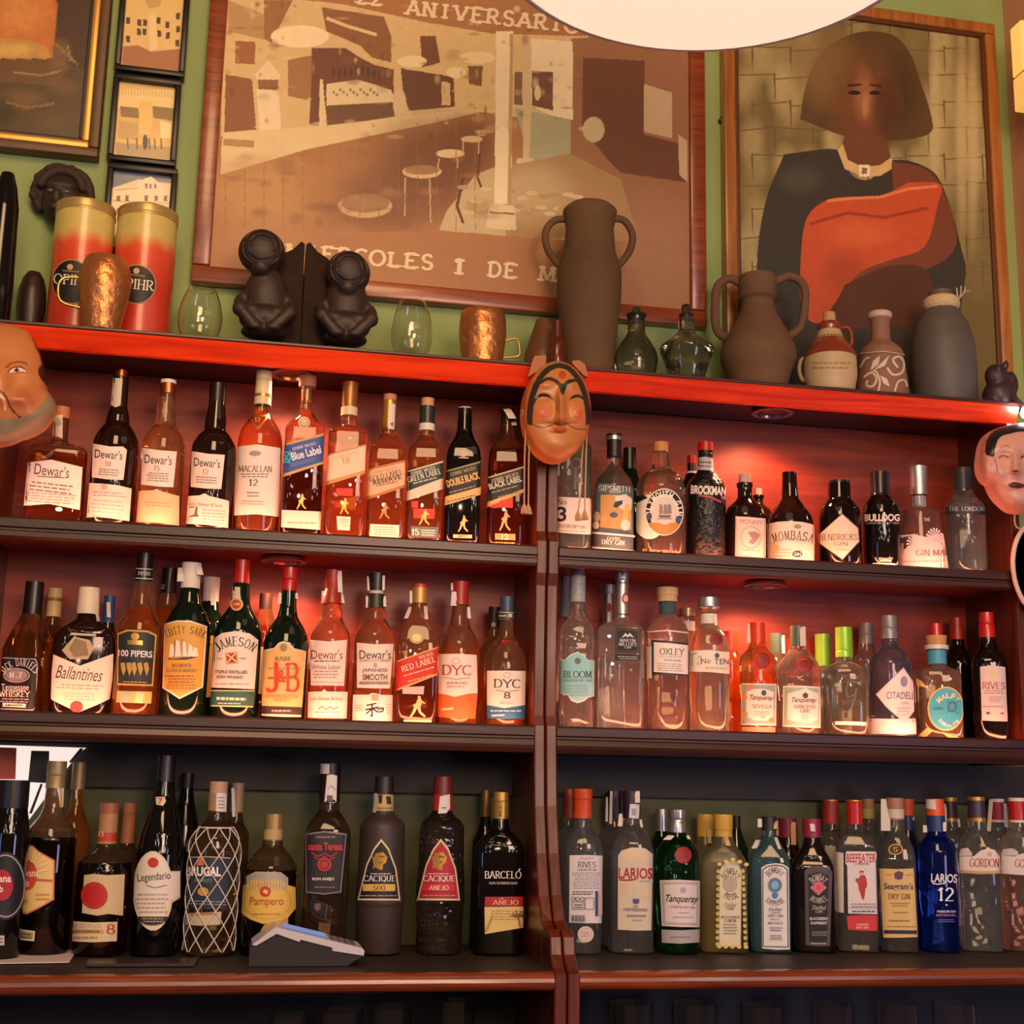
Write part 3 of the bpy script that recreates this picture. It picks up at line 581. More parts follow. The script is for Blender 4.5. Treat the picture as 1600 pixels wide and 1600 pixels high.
bot(11, 'whisky_bottle', 'broad-shouldered dark whisky bottle with pointed cream label and red seal', 478, [(445, 52), (480, 66), (540, 150), (580, 178), (640, 184), (760, 182), (None, 164)], BRN, 'C', sec=(3.6, .5),
    caps=[('cap', [(296, 62), (450, 66)], mat('d8ceb0', .5), 4)],
    labels=[('front_label', [('p', 'e8d8c4', [(311, 684), (465, 750), (657, 680), (652, 935), (562, 978), (455, 1022), (366, 980), (286, 940)]), ('t', '3c3434', 'Ballantines', 460, 795, 270, 76, 'i', -5), ('x', 'a89890', 330, 850, 600, 885, 2, 10), ('x', 'c8b8a8', 360, 900, 560, 950, 3, 8), ('e', 'c83838', 445, 988, 36, 34)]),
            ('emblem', [('p', 'b0a080', [(360, 660), (430, 580), (520, 600), (545, 650), (510, 712), (405, 712)]), ('p', '807048', [(400, 650), (440, 590), (500, 612), (515, 690), (430, 700)])]),
            ('seal_strip', [('p', 'e0d8c8', [(545, 310), (574, 330), (578, 490), (562, 495), (552, 440)])])])
bot(11, 'whisky_bottle', 'whisky bottle with blue cap showing behind the broad cream-labelled bottle', 600, [(500, 36), (560, 50), (640, 100), (None, 100)], BRN, 'C', Y=.128, n=16, caps=[c1(342, 505, 34, mat('24508c', .4))], flags=[(630, 380, 632, 470, 22)])
bot(11, 'whisky_bottle', 'amber whisky bottle with dark green square-topped label and black ringed cap', 795, [(250, 48), (330, 54), (400, 66), (460, 100), (510, 125), (560, 134), (None, 134)], ('e0b890', 'ffa050', 420), 'C',
    caps=[('cap', [(96, 50), (180, 48)], mat('1c1410', .3), 4), c1(180, 256, 52, mat('161a18', .3), 'cap_sleeve')],
    labels=[('neck_label', [('l', 'c8d0c8', [(790, 184), (890, 190)], 5), ('t', 'c8d0c8', 'PIPERS', 838, 214, 70, 22, 's', -3), ('l', 'c8d0c8', [(790, 240), (890, 246)], 5)]),
            ('front_label', [('p', 'c8a850', [(684, 560), (740, 540), (860, 545), (910, 570), (886, 868), (682, 862)]), ('p', '22302e', [(690, 570), (745, 550), (855, 556), (900, 578), (880, 860), (688, 852)]), ('e', GOLD, 785, 580, 24, 22), ('r', GOLD, 742, 600, 828, 626, 4), ('t', 'f0ece4', '100 PIPERS', 787, 680, 190, 38, 'b', -3), ('x', 'b09850', 700, 835, 870, 850, 1, 6)] + [('p', 'b89848', [(x, 735), (x + 22, 730), (x + 30, 770), (x + 16, 810), (x + 4, 770)]) for x in (705, 738, 765, 798, 832)]),
            ('lower_label', [('p', 'b8a868', [(682, 896), (882, 900), (876, 970), (676, 962)]), ('p', '90a890', [(710, 900), (760, 902), (745, 965), (700, 963)]), ('p', 'd8c890', [(790, 902), (840, 904), (825, 968), (780, 966)])])])
bot(11, 'whisky_bottle', 'twin of the dark green labelled whisky, only its black cap and clear neck showing behind', 945, [(320, 42), (400, 54), (460, 80), (520, 110), (None, 114)], ('e0b890', 'ffa050', 420), 'C', Y=.128, n=16, caps=[c1(182, 270, 44, mat('1c1410', .3)), c1(268, 326, 45, mat('161a18', .3), 'cap_sleeve')],
    labels=[('neck_label', [('l', 'c8d0c8', [(900, 280), (960, 282)], 5), ('x', 'c8d0c8', 905, 285, 960, 310, 1)])])
bot(11, 'whisky_bottle', 'green whisky bottle with yellow shield label showing a sailing ship', 1073, [(290, 54), (330, 58), (390, 70), (440, 105), (500, 132), (560, 138), (None, 134)], DGRN, 'C',
    caps=[('cap', [(152, 58), (300, 58)], mat('dcd4c8', .6), 4)], flags=[(1050, 180, 1015, 262, 40, 'd0c8c0', .008), (1150, 170, 1160, 225, 40, 'd8d0c8', .008)],
    labels=[('front_label', [('p', 'ece0c8', [(956, 505), (1030, 486), (1110, 488), (1203, 520), (1178, 875), (1120, 905), (1043, 944), (985, 905), (945, 880)]), ('p', 'dca848', [(964, 512), (1030, 495), (1108, 497), (1194, 526), (1170, 870), (1115, 895), (1043, 932), (990, 896), (953, 874)]), ('a', '403020', 'CUTTY SARK', 1075, 720, 200, 180, -34, 36, 46, 's'), ('p', '4a4038', [(972, 705), (1010, 710), (1150, 690), (1130, 705), (1080, 715), (985, 715)])] + [('p', 'f0e8d8', [(x, 700), (x + 8, y), (x + 26, y + 8), (x + 34, 694)]) for x, y in ((985, 620), (1018, 600), (1052, 606), (1088, 624), (1115, 640))] + [('l', '5a5048', [(1020, 600), (1016, 706)], 3), ('l', '5a5048', [(1062, 596), (1060, 706)], 3), ('t', '503820', 'BLENDED', 1055, 748, 105, 20, 's'), ('t', '604830', 'SCOTCH WHISKY', 1058, 778, 170, 20, 's'), ('x', '907038', 965, 800, 1140, 890, 5)])])
bot(11, 'whisky_bottle', 'second green whisky bottle with paper-wrapped cap, mostly hidden behind the sailing-ship label', 1195, [(375, 48), (430, 60), (500, 104), (560, 116), (None, 116)], DGRN, 'C', Y=.128, n=16, caps=[('cap', [(236, 50), (380, 48)], mat('d4ccc4', .6), 4)], flags=[(1235, 300, 1238, 400, 26)],
    labels=[('front_label', [('p', 'd8a848', [(1165, 570), (1240, 575), (1225, 930), (1165, 940)]), ('t', '403020', 'K', 1218, 612, 26, 40, 's')])])
bot(11, 'whisky_bottle', 'dark green whiskey bottle with bright red cap and hanging round neck medal', 1370, [(270, 48), (330, 54), (400, 62), (445, 90), (490, 120), (550, 138), (None, 138)], DGRN, 'C',
    caps=[('cap', [(136, 48), (190, 46), (285, 48)], RCAP, 4)],
    labels=[('neck_label', [('r', 'd8c8a8', 1352, 290, 1396, 370, 2), ('e', 'd8b070', 1375, 392, 37, 38), ('e', 'b84028', 1375, 392, 26, 27), ('t', 'e8d0a0', '1780', 1375, 392, 34, 14, 'b')]),
            ('front_label', [('p', 'ece2d4', [(1232, 600), (1290, 560), (1370, 548), (1450, 562), (1500, 600), (1478, 886), (1225, 876)]), ('a', '141414', 'JAMESON', 1368, 780, 172, 172, -44, 42, 56, 's'), ('p', 'c8a050', [(1310, 676), (1378, 668), (1384, 735), (1316, 742)]), ('p', 'b83020', [(1318, 682), (1370, 676), (1376, 728), (1322, 734)]), ('l', 'f0e0b0', [(1318, 682), (1376, 728)], 7), ('l', 'f0e0b0', [(1370, 676), (1322, 734)], 7), ('x', 'a8a098', 1258, 695, 1300, 720, 1), ('x', 'a8a098', 1390, 695, 1430, 720, 1), ('t', '3a3434', 'TRIPLE DISTILLED', 1345, 786, 180, 18, 'b', -1), ('t', '3a3434', 'IRISH WHISKEY', 1340, 815, 150, 18, 'b', -1), ('x', 'b0a8a0', 1245, 845, 1460, 865, 1)]),
            ('lower_label', [('p', 'c8b878', [(1224, 890), (1478, 892), (1470, 992), (1224, 986)]), ('p', '2c6058', [(1224, 898), (1478, 900), (1472, 984), (1224, 978)]), ('x', 'e0d8b0', 1240, 920, 1440, 958, 1, 6), ('x', 'a8c0a8', 1255, 960, 1400, 975, 1, 3)])])
bot(11, 'whisky_bottle', 'whisky bottle hidden between the red-capped green bottle and the big red monogram', 1520, [(420, 40), (470, 54), (560, 96), (None, 98)], ('d0a070', 'c05a28', 520), 'C', Y=.128, n=16, caps=[c1(330, 425, 38, mat('302018', .4))], labels=[('front_label', [('p', 'e0c8a8', [(1470, 640), (1560, 640), (1560, 915), (1470, 912)])])])
bot(12, 'whisky_bottle', 'green whisky bottle with red cap and cream label bearing a big red monogram', 157, [(300, 42), (400, 48), (450, 60), (500, 95), (550, 118), (600, 127), (None, 122)], DGRN, 'C',
    caps=[('cap', [(172, 46), (235, 46), (240, 41), (305, 42)], RCAP, 4)], flags=[(118, 310, 112, 372, 22), (222, 312, 224, 345, 14)],
    labels=[('front_label', [('p', 'e8dcc0', [(36, 630), (100, 618), (128, 588), (155, 580), (185, 590), (212, 620), (278, 636), (250, 1002), (140, 1000), (32, 994)]), ('p', 'e2be78', [(40, 636), (104, 624), (132, 596), (155, 588), (180, 598), (208, 626), (272, 640), (254, 945), (140, 942), (34, 938)]), ('e', '988858', 153, 616, 20, 22), ('t', '4c4030', 'RARE', 152, 678, 90, 24, 's'), ('p', '302828', [(34, 940), (252, 948), (250, 990), (33, 984)]), ('x', 'b09858', 55, 720, 250, 745, 1), ('x', 'a08040', 60, 770, 240, 800, 1), ('t', 'd04820', 'J', 92, 782, 68, 170, 's'), ('t', 'd04820', 'B', 200, 780, 76, 165, 's'), ('t', 'd04820', '&', 144, 775, 44, 70, 'b'), ('t', '786040', 'BLENDED SCOTCH', 145, 886, 165, 18, 'n', -1), ('t', '786040', 'WHISKY', 142, 908, 80, 18, 'n', -1), ('x', 'a89880', 80, 955, 200, 980, 1)])])
bot(12, 'whisky_bottle', 'clear whisky bottle with red cap and two white labels, the upper lettered in red', 402, [(375, 46), (410, 60), (450, 62), (490, 85), (535, 108), (590, 114), (None, 114)], ('e0bc98', 'f4ac68', 800), 'C',
    caps=[('cap', [(186, 48), (265, 46), (290, 42), (330, 56), (372, 64)], mat('9c2c1c', .35), 4)], flags=[(462, 190, 466, 310, 26), (362, 300, 352, 372, 24), (478, 310, 482, 370, 18)],
    labels=[('front_label', [('p', W1, [(299, 572), (400, 582), (505, 572), (488, 828), (400, 826), (306, 826)]), ('t', '8c3828', "Dewar's", 394, 654, 172, 52, 'n', 0), ('x', '706868', 315, 682, 470, 700, 1), ('t', '80706c', 'White Label', 388, 724, 150, 24, 'n'), ('x', 'a09890', 320, 740, 465, 790, 3), ('l', '908880', [(310, 806), (486, 810)], 3)]),
            ('lower_label', [('p', W1, [(290, 862), (365, 860), (378, 846), (395, 860), (508, 862), (502, 1010), (288, 1006)]), ('t', '484040', 'John Dewar & Sons', 390, 902, 180, 24, 'n'), ('l', '505050', [(345, 960), (370, 940), (385, 962), (410, 945), (430, 958), (455, 945)], 4), ('x', 'b0a8a0', 310, 965, 480, 985, 1)])])
bot(12, 'whisky_bottle', 'clear whisky bottle with black cap, its lower white label brushed with a black character', 650, [(395, 44), (420, 56), (460, 60), (500, 88), (545, 110), (600, 116), (None, 116)], ('e0bc98', 'f4ac68', 830), 'C',
    caps=[('cap', [(204, 50), (300, 46)], mat('20201c', .3), 4), ('neck_foil', [(318, 46), (396, 52)], mat('2a2a20', .4)), c1(298, 320, 42, mat('c8c0b0', .5), 'seal_band')], flags=[(620, 220, 622, 300, 14), (708, 215, 706, 300, 14), (612, 330, 604, 395, 20), (712, 330, 714, 390, 16)],
    labels=[('front_label', [('p', W1, [(561, 588), (660, 598), (764, 594), (742, 842), (650, 842), (562, 838)]), ('t', INK, "Dewar's", 662, 654, 172, 50, 'n', 0), ('t', '605858', 'BLENDED SCOTCH WHISKY', 662, 688, 170, 13, 's'), ('t', '605c5c', '8', 662, 714, 18, 26, 's'), ('t', '605c5c', 'JAPANESE', 660, 744, 136, 24, 'b'), ('t', '585454', 'SMOOTH', 660, 780, 132, 34, 'b'), ('r', 'b8b0a8', 574, 804, 738, 822), ('t', '585050', 'MIZUNARA OAK CASK FINISH', 656, 813, 146, 12, 'b')]),
            ('lower_label', [('p', W1, [(540, 878), (625, 878), (645, 868), (675, 872), (690, 878), (758, 880), (756, 1030), (536, 1028)]), ('r', 'a8a080', 642, 876, 680, 910), ('l', '141212', [(614, 938), (668, 926)], 7), ('l', '141212', [(645, 930), (645, 1000), (636, 992)], 8), ('l', '141212', [(608, 962), (680, 948)], 8), ('l', '141212', [(644, 958), (612, 985)], 7), ('l', '141212', [(648, 955), (675, 975)], 7), ('l', '141212', [(672, 958), (706, 952), (700, 972), (674, 974)], 6), ('x', 'a8a0a0', 546, 930, 602, 975, 3), ('x', 'b8b0a8', 715, 925, 750, 990, 4)])], )
walker(12, 'whisky bottle with slanted red label', 893, [(365, 42), (400, 48), (450, 72), (530, 102), (600, 114), (None, 112)], ('e0b890', 'b06840', 700), [('cap', [(285, 46), (370, 48)], mat('c89858', .4, .5), 4), c1(264, 290, 42, mat('b83828', .35), 'cap_top')],
       [('p', 'dca860', [(781, 690), (1016, 608), (1008, 768), (780, 858)]), ('p', 'c82c1c', [(781, 698), (1016, 616), (1008, 758), (780, 846)]), ('t', 'f0d8b0', 'WALKER', 942, 660, 84, 18, 's', 18), ('t', 'f4e8d0', 'RED LABEL', 902, 708, 190, 34, 's', 18), ('x', 'f0d0a8', 805, 772, 990, 786, 1, -56), ('x', 'e0a868', 830, 800, 985, 822, 1, -46)],
       ((852, 882, 944, 1006), 'e0b880'), [('emblem', [('e', 'c8a860', 893, 560, 40, 34), ('e', 'e8d8a0', 893, 560, 26, 22)]), ('back_label', [('p', 'c8b0b0', [(815, 836), (935, 830), (930, 876), (815, 872)])]), ('lower_label', [('p', 'e0c8a0', [(822, 1016), (975, 1018), (973, 1036), (822, 1036)])])],
       flags=[(862, 300, 858, 370, 20), (850, 390, 835, 455, 22), (940, 385, 946, 460, 20)])
bot(12, 'whisky_bottle', 'amber whisky bottle with red cap and three red capitals on its white label', 1122, [(375, 42), (440, 48), (500, 62), (545, 90), (590, 110), (640, 116), (None, 114)], ('e0b898', 'ffa858', 620), 'C',
    caps=[('cap', [(250, 48), (320, 46), (380, 50)], mat('a02818', .35), 4)], flags=[(1106, 305, 1100, 385, 34), (1178, 390, 1188, 455, 20), (1086, 255, 1088, 300, 12)],
    labels=[('front_label', [('p', W1, [(1016, 652), (1120, 650), (1225, 656), (1230, 870), (1180, 872), (1105, 890), (1060, 878), (1014, 870)]), ('p', 'e0682c', [(1014, 870), (1060, 878), (1105, 890), (1180, 872), (1230, 868), (1216, 1010), (1110, 1008), (1012, 1000)]), ('o', 'b0a8a0', 1112, 690, 22, 18, 4), ('t', 'b83c1c', 'DYC', 1114, 740, 160, 58, 's', -1), ('l', '807870', [(1045, 782), (1115, 792), (1190, 782)], 3), ('x', 'a09890', 1050, 800, 1180, 825, 1), ('t', '807870', 'WHISKY', 1110, 832, 100, 16, 's'), ('x', 'f0d0b0', 1030, 945, 1105, 975, 1, -6)])])
bot(12, 'whisky_bottle', 'amber whisky bottle with blue cap and blue foot to its white label', 1384, [(460, 34), (510, 40), (560, 46), (600, 80), (650, 108), (710, 117), (None, 117)], ('e0b898', 'ffa858', 760), 'C',
    caps=[('cap', [(334, 36), (410, 38)], mat('38506c', .4), 4), c1(408, 462, 46, mat('30404c', .4), 'cap_sleeve')],
    labels=[('neck_label', [('l', 'd0c8a0', [(1344, 418), (1430, 422)], 4), ('t', 'e0dcc8', '8', 1412, 438, 22, 20, 'b'), ('l', 'd0c8a0', [(1344, 458), (1430, 462)], 4), ('x', 'd0c8a0', 1350, 428, 1395, 450, 1)]),
            ('front_label', [('p', W1, [(1284, 744), (1390, 744), (1497, 746), (1493, 935), (1380, 952), (1285, 935)]), ('p', '2c6c94', [(1285, 935), (1380, 952), (1493, 935), (1490, 1010), (1380, 1012), (1286, 1008)]), ('o', 'b0a8a0', 1395, 768, 20, 16, 4), ('t', '2c3038', 'DYC', 1394, 815, 145, 50, 's', -1), ('l', '303840', [(1335, 852), (1394, 862), (1458, 852)], 3), ('t', '2c3038', '8', 1395, 882, 36, 34, 'n'), ('t', '908880', 'WHISKY', 1393, 924, 74, 13, 's'), ('x', 'c8d8e0', 1305, 960, 1480, 975, 1), ('x', 'f0f0f0', 1305, 985, 1385, 1004, 1, -4)])])
bot(12, 'whisky_bottle', 'duplicate blue-capped whisky bottle half hidden behind the last of the row', 1315, [(512, 30), (560, 40), (620, 78), (680, 100), (None, 104)], ('d8b090', 'f49850', 760), 'C', Y=.13, n=16, caps=[c1(390, 470, 34, mat('302420', .4)), c1(466, 514, 38, mat('30302c', .4), 'cap_sleeve')], labels=[('neck_label', [('t', 'd0c8b8', '8', 1320, 488, 24, 24, 'b')])])
# ---- gin, upper shelf
bot(6, 'gin_bottle', 'green-tinted gin bottle with white label behind the hanging mask cord beside the post', 360, [(470, 48), (555, 50), (572, 78), (600, 100), (None, 100)], ('b0d8cc', 'c8e8e0', 720), 'B', sec=(3, 1), caps=[c1(420, 475, 50, mat('203830', .3))],
    labels=[('front_label', [('p', 'ecdcd4', [(262, 882), (360, 888), (450, 892), (470, 910), (468, 1104), (360, 1098), (262, 1090)]), ('t', '2c2428', 'No', 292, 912, 52, 34, 'n', -2), ('t', '2c2428', '3', 292, 984, 52, 86, 'b'), ('t', '2c2428', 'LONDON DRY GIN', 340, 1056, 170, 20, 'n', -4), ('x', 'b8a8a0', 280, 1072, 430, 1090, 1, 8)]),
            ('key_emblem', [('l', '807060', [(370, 720), (366, 840)], 16), ('o', '807060', 372, 690, 32, 34, 10), ('p', '807060', [(376, 770), (410, 772), (408, 800), (376, 800)])])])
bot(6, 'gin_bottle', 'gin bottle with black wax top, blue-grey label and gilt panel', 591, [(650, 32), (705, 34), (740, 64), (780, 98), (830, 115), (None, 115)], ('d8c8b8', 'd0b8a8', None), 'B',
    caps=[('cap', [(522, 46), (550, 47), (560, 43), (655, 44)], BLKM, 4), c1(536, 558, 48, SILV, 'cap_ring')],
    labels=[('front_label', [('p', '54686c', [(480, 800), (590, 812), (705, 832), (706, 1208), (590, 1196), (474, 1184)]), ('t', 'dcdcd0', 'SIPSMITH', 596, 836, 180, 34, 's', -3), ('x', 'b0b8b0', 560, 850, 640, 866, 1), ('p', 'c8a060', [(518, 872), (600, 872), (692, 884), (690, 1078), (600, 1070), (515, 1060)]), ('p', 'ddd8d0', [(600, 880), (660, 868), (695, 900), (690, 960), (640, 960), (600, 930)]), ('p', '24282c', [(588, 940), (600, 912), (640, 905), (640, 925), (605, 950)]), ('p', 'e8c070', [(655, 930), (680, 930), (665, 1060), (630, 1040)]), ('e', 'e8e0d8', 655, 1048, 26, 32), ('e', '405878', 592, 990, 22, 16), ('e', 'b0a890', 500, 1000, 18, 30), ('e', 'd8d0c0', 495, 1050, 18, 22), ('e', 'c8b070', 540, 1010, 14, 20),
                             ('p', 'e8e4dc', [(474, 1086), (590, 1098), (705, 1108), (705, 1120), (590, 1110), (474, 1098)]), ('t', 'e8e8e0', 'London', 590, 1124, 70, 20, 'i', -4), ('t', 'f0f0e8', 'DRY GIN', 588, 1150, 120, 28, 's', -3), ('p', 'e8e0d8', [(474, 1172), (590, 1186), (705, 1196), (705, 1208), (590, 1198), (474, 1186)])])])
bot(6, 'gin_bottle', 'dark-necked bottle standing behind the gilt-panelled gin', 682, [(720, 40), (780, 60), (850, 96), (None, 100)], DGRN, 'B', Y=.13, n=16, caps=[('cap', [(602, 38), (725, 42)], mat('181414', .3))])
bot(6, 'gin_bottle', 'cork-topped gin bottle with round black-ringed ship label', 866, [(620, 44), (700, 54), (735, 66), (755, 104), (790, 132), (840, 146), (None, 146)], ('e0c8b0', 'd8b8a0', None), 'B',
    caps=[('stopper', [(570, 46), (628, 44)], mat('c88850', .6, noise=.2, scale=150), 6)],
    labels=[('back_label', [('e', 'd8e4d4', 800, 1000, 100, 130), ('p', '181818', [(715, 880), (770, 875), (790, 890), (716, 925)])]),
            ('front_label', [('e', 'e8e0d4', 885, 972, 112, 138), ('e', '1a2024', 885, 972, 106, 131), ('e', 'e4d8c8', 885, 978, 84, 110), ('p', 'c88c3c', ell(885, 976, 100, 124, 20, 28, 152)), ('a', 'f0f0e8', 'PLYMOUTH GIN', 885, 972, 85, 106, -104, 104, 38, 'x'), ('e', 'e0d4c8', 888, 970, 62, 76), ('e', '3c5c80', 800, 998, 16, 22), ('e', '3c5c80', 963, 1018, 16, 22), ('p', '685c58', [(850, 990), (925, 992), (915, 1005), (860, 1005)])] + [('p', '90807c', [(x, 985), (x + 3, 925), (x + 20, 935), (x + 22, 982)]) for x in (855, 880, 902)] + [('x', 'a89890', 845, 1000, 930, 1022, 1)]),
            ('lower_print', [('t', 'd8b890', 'BLACK FRIARS', 870, 1205, 220, 24, 'n', -4)])])
bot(6, 'gin_bottle', 'red-capped bottle with white neck band, half behind the black studded gin', 1047, [(740, 32), (790, 50), (860, 96), (None, 100)], BLK, 'B', Y=.13, n=16, caps=[c1(646, 692, 28, RCAP), c1(690, 742, 27, BLKM, 'cap_sleeve'), c1(740, 788, 36, mat('d8d0c8', .5), 'neck_band')])
bot(6, 'gin_bottle', 'black studded gin bottle with bright red cap', 1128, [(615, 44), (730, 46), (760, 68), (800, 106), (840, 117), (None, 117)], mat('121012', .07, bump=1.0, scale=110), 'B',
    caps=[('cap', [(570, 46), (620, 46)], RCAP, 5)],
    labels=[('neck_label', [('p', 'b8b4b4', [(1081, 655), (1128, 650), (1172, 662), (1172, 734), (1128, 728), (1080, 726)]), ('x', '605860', 1085, 668, 1168, 715, 2, 6)]), ('front_print', [('t', 'ece4d8', 'BROCKMANS', 1150, 846, 220, 52, 'x', -3), ('t', 'd0a0a0', 'GIN', 1232, 888, 36, 20, 'b', -6), ('l', 'b04848', [(1085, 874), (1160, 888), (1215, 915)], 12)])])
bot(6, 'gin_bottle', 'apothecary gin bottle with cork stopper and pink-white rectangular label', 1357, [(806, 48), (826, 48), (832, 42), (890, 44), (910, 62), (950, 105), (1000, 120), (None, 120)], BRN, 'B', caps=[('stopper', [(755, 34), (808, 36)], mat('c8a890', .7, noise=.2, scale=150), 8)],
    labels=[('front_label', [('p', 'e4ccc0', [(1300, 997), (1390, 1002), (1475, 1010), (1473, 1264), (1380, 1246), (1297, 1226)]), ('t', '907468', 'MONKEY', 1392, 1030, 130, 24, 'n', -5), ('o', 'b09888', 1388, 1120, 58, 66, 5), ('p', '988078', [(1370, 1090), (1410, 1085), (1440, 1105), (1425, 1135), (1400, 1160), (1375, 1150), (1395, 1125)]), ('x', 'b8a090', 1330, 1180, 1450, 1200, 1, 10), ('l', 'c0a898', [(1306, 1010), (1304, 1215), (1466, 1250), (1466, 1022)], 4)])])
bot(6, 'gin_bottle', 'second apothecary gin bottle with cork, peeping out behind the first', 1437, [(876, 34), (890, 34), (896, 26), (925, 28), (960, 70), (1010, 96), (None, 98)], BRN, 'B', Y=.135, n=16, caps=[('stopper', [(836, 22), (880, 24)], mat('b89880', .7), 6)])
bot(7, 'gin_bottle', 'squat dark gin flagon with ring handle at its neck and wide white label', 142, [(720, 46), (800, 48), (880, 54), (930, 90), (990, 134), (1050, 148), (None, 148)], BRN, 'B', Y=.055,
    labels=[('front_label', [('p', 'e8d4c4', [(-6, 1040), (60, 1026), (140, 1022), (220, 1028), (288, 1045), (288, 1292), (200, 1268), (120, 1262), (-6, 1282)]), ('a', '241c1c', 'MOMBASA', 150, 1500, 380, 390, -19, 21, 58, 's'), ('e', '909080', 184, 1056, 24, 14), ('t', '504848', 'CLUB', 175, 1140, 90, 18, 's', -3), ('l', 'a89080', [(15, 1162), (90, 1155)], 3), ('x', 'b8a090', 30, 1190, 150, 1250, 3), ('e', '1c1816', 182, 1229, 30, 20), ('t', 'e8d8c8', 'GIN', 182, 1229, 42, 22, 'b'), ('e', 'e0a868', 52, 1190, 20, 22)])])
b_ = bot(7, 'gin_bottle', 'squat black gin bottle with wide diamond-shaped label', 452, [(790, 72), (890, 76), (915, 100), (950, 126), (1000, 134), (None, 134)], BLK, 'B',
    caps=[('cap', [(775, 70), (850, 73), (880, 72)], mat('1c1a1a', .25), 8)],
    labels=[('front_label', [('p', '40342c', [(463, 972), (566, 1062), (574, 1150), (466, 1268), (282, 1136)]), ('p', 'e4ccb8', [(463, 979), (560, 1066), (567, 1148), (465, 1260), (290, 1135)]), ('t', '685850', 'HENDRICKS', 440, 1122, 240, 42, 's', 0), ('t', '786860', 'GIN', 455, 1164, 90, 26, 's', 0), ('x', 'c0a898', 420, 1190, 510, 1210, 1)])])
bot(7, 'gin_bottle', 'black gin bottle with white printed name and white foot stripe', 712, [(722, 60), (860, 62), (890, 84), (930, 112), (980, 120), (None, 116)], BLK, 'B',
    caps=[('cap', [(720, 62), (860, 63), (864, 68), (872, 68)], mat('161416', .25), 4)],
    labels=[('front_print', [('t', 'dcd4cc', 'BULLDOG', 714, 1000, 216, 46, 'x', 0), ('t', 'a09898', 'LONDON DRY GIN', 716, 1034, 200, 12, 'b', 0)]), ('foot_print', [('p', 'e8e0d8', [(655, 1284), (730, 1282), (796, 1286), (796, 1302), (655, 1298)]), ('p', 'd8c0b0', [(690, 1250), (780, 1250), (770, 1276), (700, 1276)]), ('l', '302828', [(700, 1262), (735, 1252), (775, 1264)], 5), ('r', 'e0d8d0', 718, 1304, 755, 1312)])])
bot(7, 'gin_bottle', 'flared clear gin bottle with tall brushed steel cap and leafy pink-white label', 958, [(850, 44), (940, 44), (958, 118), (975, 128), (1100, 142), (None, 172)], ('c8b8b4', 'c8b0a8', None), 'B', Y=.06, fil=12,
    caps=[('cap', [(686, 62), (862, 56)], SILV, 3), ('neck_band', [(870, 44), (944, 44)], mat('c8d0e0', .4))],
    labels=[('front_label', [('p', 'e8d0cc', [(822, 1110), (900, 1105), (980, 1120), (1100, 1098), (1128, 1330), (960, 1312), (792, 1318)]), ('p', '4c4038', [(822, 1130), (900, 1110), (905, 1165), (850, 1200), (818, 1190)]), ('p', 'd8a890', [(815, 1160), (850, 1160), (848, 1225), (812, 1222)]), ('t', '786470', 'GIN MARE', 1045, 1220, 240, 40, 's', 0), ('x', 'c8b0b0', 830, 1260, 1110, 1290, 1)] + [('p', 'f0dcd8', [(cx, cy), (cx + 46 * math.cos(a), cy - 60 * math.sin(a)), (cx + 50 * math.cos(a + .22), cy - 66 * math.sin(a + .22))]) for cx, cy in ((920, 1165), (1030, 1130)) for a in [k * .38 for k in range(-1, 10)]]),
            ('neck_print', [('t', 'e0b0a0', 'THE', 992, 1012, 36, 22, 'b')])])
bot(7, 'gin_bottle', 'pale blue clear gin bottle with black shoulder lettering, end of the upper shelf', 1238, [(760, 56), (850, 60), (890, 90), (925, 126), (960, 132), (None, 128)], ('c4ccd4', 'a8d0d4', 1180), 'B', caps=[('cap', [(695, 58), (830, 60)], mat('34343c', .4), 4)],
    labels=[('shoulder_print', [('p', '30303a', [(1110, 935), (1235, 918), (1362, 935), (1362, 985), (1235, 972), (1110, 985)]), ('t', 'c0c0c8', 'THE LONDON', 1242, 945, 220, 28, 's', 0)])])
# ---- gin, middle shelf
bot(13, 'gin_bottle', 'clear gin bottle with grey patterned neck foil and pale turquoise label', 285, [(285, 46), (340, 48), (400, 72), (450, 102), (490, 109), (None, 109)], ('ece4e0', 'e8d8d4', None, .03, 1.42, .35, 60), 'C', sec=(3.2, 1),
    caps=[('cap', [(84, 44), (126, 44)], mat('807070', .5), 3), ('neck_foil', [(126, 49), (290, 49)], mat('98a0a4', .45, noise=.5, scale=220), 3)],
    labels=[('front_label', [('p', 'c8e0dc', [(166, 650), (215, 645), (245, 615), (290, 600), (330, 618), (350, 650), (400, 655), (394, 876), (355, 885), (330, 908), (290, 920), (250, 905), (228, 868), (163, 860)]), ('p', '90ccd0', [(172, 656), (218, 651), (248, 622), (290, 608), (326, 624), (346, 656), (394, 661), (388, 870), (350, 880), (326, 900), (290, 911), (254, 897), (232, 862), (169, 854)]), ('e', '60706c', 291, 656, 19, 20), ('t', '303c40', 'BLOOM', 290, 740, 170, 44, 's'), ('t', '405058', 'LONDON DRY GIN', 288, 778, 170, 16, 'n'), ('x', '80b0b4', 200, 800, 370, 880, 4)])])
bot(13, 'gin_bottle', 'gin bottle with grey foil neck squeezed behind the turquoise-labelled one', 207, [(380, 36), (440, 70), (500, 96), (None, 98)], ('ece4e0', 'e8d8d4', None), 'C', Y=.13, n=16, caps=[('cap', [(126, 26), (160, 28), (385, 34)], mat('8c8c90', .45, noise=.5, scale=200))])
